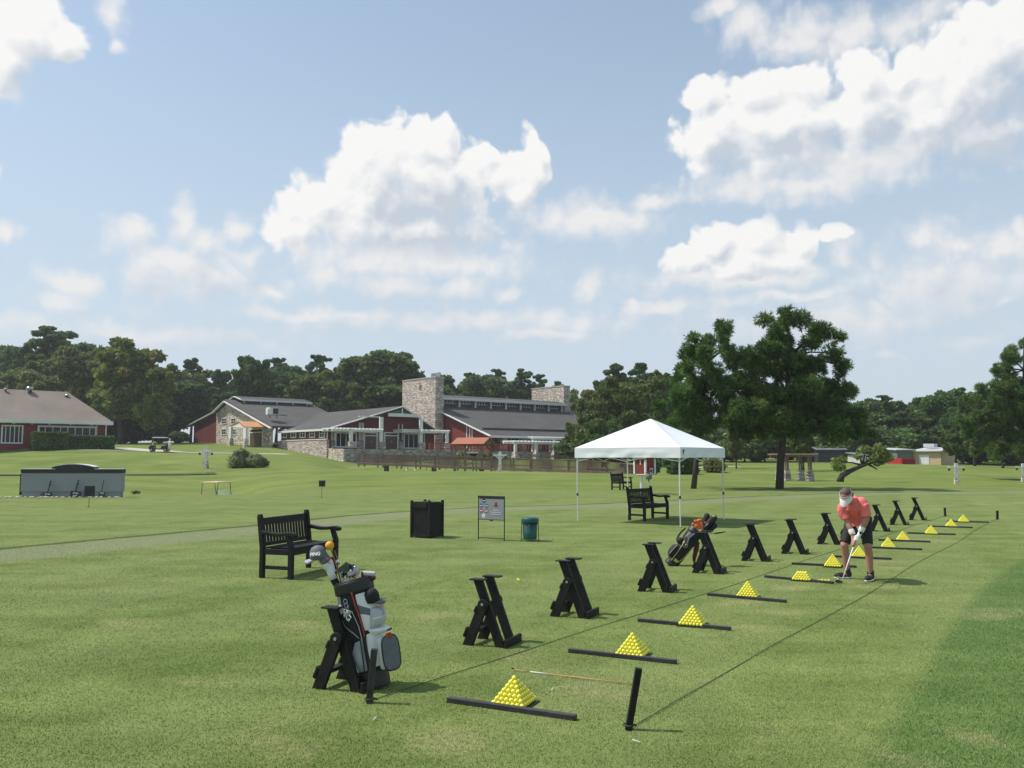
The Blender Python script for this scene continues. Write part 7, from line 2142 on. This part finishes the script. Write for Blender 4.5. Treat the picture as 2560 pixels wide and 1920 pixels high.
golf_cart('dark golf cart with a white roof parked on the drive', c + Vector((0, 0, .05)), R(188), M['black_plastic'], M['white_paint'])
def small_person(label, loc, shirt, legs_m, facing=0):
    t = thing('person', label, 'person', loc, facing)
    mb = MB()
    for s in (-1, 1):
        mb.capsule((s * .09, 0, .85), (s * .10, .03, .46), .085, .06, 10); mb.capsule((s * .10, .03, .46), (s * .10, 0, .08), .058, .045, 10); mb.capsule((s * .10, -.02, .05), (s * .10, -.14, .04), .045, .04, 8)
        mb.capsule((s * .21, 0, 1.38), (s * .25, -.05, 1.10), .055, .045, 10); mb.capsule((s * .25, -.05, 1.10), (s * .20, -.25, .98), .045, .035, 10)
        for k in range(4): mb.capsule((s * (.19 - .012 * k), -.27, .985 - .01 * k), (s * (.17 - .012 * k), -.34, .97 - .012 * k), .011, .008, 6)
        mb.capsule((s * .21, -.27, .97), (s * .235, -.31, .95), .012, .009, 6)
    mb.capsule((0, 0, .90), (0, -.02, 1.30), .15, .17, 14, .7, (1, 0, 0)); mb.capsule((0, 0, 1.40), (0, -.02, 1.55), .06, .055, 10)
    mb.ball((0, -.02, 1.64), .10, 14, 10, .85, 1, 1.15); mb.capsule((0, -.11, 1.64), (0, -.135, 1.61), .012, .014, 6)
    mb.build('body', M['skin'], t, remesh=.015)
    mb = MB(); mb.capsule((0, 0, .92), (0, -.02, 1.34), .175, .195, 16, .72, (1, 0, 0))
    for s in (-1, 1): mb.capsule((s * .19, 0, 1.38), (s * .24, -.03, 1.16), .075, .07, 10)
    mb.build('shirt', shirt, t, remesh=.015)
    mb = MB(); mb.capsule((0, 0, .84), (0, 0, .95), .165, .165, 14, .75, (1, 0, 0))
    for s in (-1, 1): mb.capsule((s * .09, 0, .85), (s * .10, .03, .50), .105, .085, 10)
    mb.build('shorts', legs_m, t, remesh=.015)
    mb = MB(); mb.ball((0, -.01, 1.68), .106, 14, 10, .87, 1, 1.0); mb.box((0, -.13, 1.68), (.14, .12, .015)); mb.build('cap', M['print_white'], t, remesh=.012)
small_person('far person in a white shirt standing behind the parked golf cart', on(423, 106.2) + Vector((0, 0, .05)), M['print_white'], M['cart_cream'], R(150))

# lantern posts
def lantern_post(label, px, Y, height_px, base=None):
    g_ = on(px, Y) if base is None else base
    s = height_px / FPX * Y / 2.2
    t = thing('lantern_post', label, 'lantern post', g_, R(-12), 'stone footed white lantern posts')
    t.scale = (s, s, s)
    mb = MB(); mb.lathe([(.36, -.3), (.34, .0), (.27, .72), (.25, .74), (.25, .78)], 4, (0, 0, 0), Matrix.Rotation(R(45), 3, 'Z')); mb.build('stone_base', M['stone'], t)
    mb = MB()
    for x in (-.09, .09): mb.box((x, 0, 1.48), (.13, .2, 1.44))
    mb.box((0, 0, 1.4), (.06, .12, 1.2)); mb.build('post', M['off_white'], t)
    mb = MB(); mb.box((0, .0, 1.80), (1.55, .10, .17)); mb.box((0, -.13, 1.80), (1.5, .05, .14)); mb.build('cross_arm', M['off_white'], t)
    mb = MB()
    for s_ in (-1, 1): mb.bar((s_ * .12, 0, 1.38), (s_ * .48, 0, 1.73), .09, .10, (0, 1, 0))
    mb.build('brace', M['off_white'], t)
    for s_ in (-1, 1):
        mb = MB(); mb.lathe([(.03, 1.70), (.035, 1.62), (.13, 1.60), (.11, 1.42), (.04, 1.40)], 8, (s_ * .70, -.05, 0)); mb.build('lantern', M['black_plastic'], t)
lantern_post('white lantern post on the bank between the golf cart and the bush', 515, 88.5, 53)
lantern_post('white lantern post before the footbridge near the gazebo', 1250, 77.5, 49)
lantern_post('white lantern post on the slope before the tan shed', 2389, 56, 52)
lantern_post('white lantern post cut by the edge of the view under the pine', 2556, 62, 45)
# tee markers and pegs on the rise before the bridge
for (x, k) in ((1017, 0), (1038, 0)):
    q = hit(x, 1176.5); mb = MB(); mb.lathe([(.13, -.02), (.12, .02), (.06, .24), (.03, .26)], 4, (0, 0, 0)); o = mb.build('tee_marker', M['print_white'], None); o.location = q
    tag(o, 'small white pyramid tee marker on the rise before the footbridge', 'tee marker', 'white tee markers before the footbridge')
for x in (1001, 1018.5, 1049, 1065, 1100, 1114):
    q = hit(x, 1174.5); mb = MB(); mb.tube([(0, 0, -.1), (0, 0, .28)], .045, 8); mb.ball((0, 0, .29), .05, 8, 6); o = mb.build('peg', M['black_plastic'], None, smooth=True); o.location = q + Vector((0, .4, 0))
    tag(o, 'short black peg on the rise before the footbridge', 'peg', 'black pegs before the footbridge')

# red birdhouse on a pole, ball washer
bl_ = on(1611, 39.5)
t = thing('birdhouse', 'red barn shaped birdhouse with white corners on a white pole', 'birdhouse', bl_, R(41))
zf = lambda zy: CAMZ + ray(1611, 1100 + zy / 7.542).z * 39.5 - bl_.z
zb, zt = zf(640), zf(640) + 1.02
h = .33
mb = MB(); mb.span((-h, -h, zb), (h, h, zt - .25)); mb.prism([(-h, zt - .25), (h, zt - .25), (.0, zt + .12)], 1, -h, h); house = mb.build('house_wall', M['red_panel'], t)
mb = MB()
for sx in (-1, 1):
    for sy in (-1, 1): mb.box((sx * h, sy * h, (zb + zt - .25) / 2), (.085, .085, zt - .25 - zb))
mb.build('corner_trim', M['white_paint'], house)
mb = MB(); mb.slab([(-h - .1, -h - .1, zt - .33), (-h - .1, h + .1, zt - .33), (0, h + .1, zt + .16), (0, -h - .1, zt + .16)][::-1], .04); mb.slab([(0.005, -h - .1, zt + .16), (0.005, h + .1, zt + .16), (h + .1, h + .1, zt - .33), (h + .1, -h - .1, zt - .33)][::-1], .04); mb.build('roof', M['roof'], t)
mb = MB(); mb.lathe([(.22, zb - .13), (.48, zb - .03), (.48, zb)], 4, (0, 0, 0), Matrix.Rotation(R(45), 3, 'Z')); mb.build('tray', M['white_paint'], t)
mb = MB(); mb.box((.06, -h - .02, zb + .15), (.20, .02, .25)); mb.box((-h - .015, -.04, zb + .62), (.015, .05, .36)); mb.build('opening_frame', M['white_paint'], house)
mb = MB(); mb.box((.06, -h - .035, zb + .15), (.11, .012, .16)); mb.build('opening', M['black_plastic'], house)
mb = MB(); mb.tube([(-.12, .1, -.1), (-.12, .1, zb - .03)], .075, 10); mb.build('pole', M['white_paint'], t)
wl = on(1621, 38.6)
t = thing('ball_washer', 'grey ball washer with a lever beside the pole of the birdhouse', 'ball washer', wl)
mb = MB(); mb.tube([(0, 0, -.1), (0, 0, .72)], .03, 8); mb.build('post', M['chrome'], t, smooth=True)
mb = MB(); mb.lathe([(.10, .70), (.15, .74), (.16, .92), (.13, .96)], 16); mb.build('tub', M['grey_wall'], t, smooth=True)
mb = MB(); mb.tube([(-.16, 0, 1.03), (.05, 0, 1.0), (.10, 0, 1.15)], .022, 6); mb.build('lever', M['black_plastic'], t, smooth=True)

# timber pergola, sheds, container beyond the mound
pg = on(1995, 69)
t = thing('garden_pergola', 'brown timber pergola on stone piers beside the tallest pine', 'pergola', pg, R(6))
zz = lambda py: CAMZ + ray(1995, py).z * 69 - pg.z
sx_ = 69 / FPX
for i, (dx, dy) in enumerate(((-30, 0), (30, 0), (-24, 2.0), (34, 2.0))):
    x = dx * sx_
    mb = MB(); mb.lathe([(.42, -.6), (.36, zz(1199)), (.28, zz(1176)), (.28, zz(1175))], 4, (x, dy, 0), Matrix.Rotation(R(45), 3, 'Z')); pier = mb.build('stone_pier', M['dark_stone'], t)
    mb = MB()
    for k in (-.1, .1): mb.box((x + k, dy, (zz(1176) + zz(1141)) / 2), (.10, .16, zz(1141) - zz(1176)))
    mb.build('timber_post', M['dark_wood'], pier)
mb = MB()
for dy in (0, 2.0): mb.box((.03, dy, zz(1141) + .06), (95 * sx_, .12, .16))
for i in range(17): mb.box((-46 * sx_ + 92 * sx_ * i / 16, 1.0, zz(1141) + .19), (.05, 3.0, .10))
mb.build('pergola_roof', M['dark_wood'], t)
def shed(name, label, x0, x1, yt, yb, Y, wall, roofm, depth=5, rz=0.0, roof_h=.5, cat='building'):
    a_, b_ = P(x0, yb, Y), P(x1, yb, Y); c = (a_ + b_) / 2; w = b_.x - a_.x; h_ = P(x0, yt, Y).z - a_.z
    t = thing(name, label, cat, c, rz)
    mb = MB(); mb.span((-w / 2, 0, -.8), (w / 2, depth, h_)); wl_ = mb.build('wall', wall, t)
    if roof_h:
        mb = MB(); mb.slab([(-w / 2 - .3, -.4, h_ + .02), (w / 2 + .3, -.4, h_ + .02), (w / 2 + .3, depth, h_ + roof_h), (-w / 2 - .3, depth, h_ + roof_h)], .12); mb.build('roof', roofm, t)
    return t, w, h_, wl_
t, w, h_, wl_ = shed('storage_shed', 'tan shed with a pale metal roof and white door beyond the mound', 2284, 2351, 1127, 1160, 112, M['tan_wall'], M['metal_roof'], 5, R(-48), .5)
mb = MB(); mb.span((-w / 2 + .8, -.05, -.8), (-w / 2 + 2.1, -.01, h_ - .55)); mb.build('roller_door', M['white_paint'], wl_)
mb = MB(); mb.box((-.4, 2.4, h_ + .75), (1.4, 1.2, .45)); mb.build('roof_unit', M['metal_roof'], t)
shed('storage_shed', 'grey shed beside the tan one beyond the mound', 2243, 2283, 1124, 1160, 113, M['grey_wall'], M['metal_roof'], 6, R(4), .3)
t, w, h_, wl_ = shed('shipping_container', 'red steel container in front of the grey shed', 2250, 2293, 1145.5, 1163, 104, M['red_metal'], None, 2.4, R(20), 0, 'container')
mb = MB()
for i in range(14): mb.box((-w / 2 + w * (i + .5) / 14, -.03, h_ / 2 - .1), (w / 34, .05, h_ - .1))
mb.build('corrugated_side', M['red_metal'], t)
shed('far_house', 'grey house half hidden in the shade behind the timber pergola', 2047, 2112, 1124, 1160, 122, M['shade_tone'], M['grey_wall'], 6, R(-8), .8)  # shade behind the pergola is put into the house's dark wall colour
shed('far_house', 'pale shed half hidden by the leaning tree', 2150, 2166, 1138, 1156, 110, M['metal_roof'], M['grey_wall'], 4, 0, .4)
# ------------------------------------------------------------------ summer haze
mb = MB(); mb.span((-705, -65, float(GZ.min()) - 1.2), (705, 1605, 46))
me = bpy.data.meshes.new('haze'); me.from_pydata(mb.v, [], mb.f)
m_haze = bpy.data.materials.new('summer_haze'); m_haze.use_nodes = True
nt = m_haze.node_tree; nt.nodes.clear()
pv = nt.nodes.new('ShaderNodeVolumePrincipled'); pv.inputs['Color'].default_value = (0.95, 0.97, 1.0, 1); pv.inputs['Density'].default_value = 0.00032; pv.inputs['Anisotropy'].default_value = 0.2
mo = nt.nodes.new('ShaderNodeOutputMaterial'); nt.links.new(pv.outputs[0], mo.inputs['Volume'])
me.materials.append(m_haze)
haze = bpy.data.objects.new('haze', me); COL.objects.link(haze)
struct(haze, 'stuff', 'thin summer haze over the whole ground')
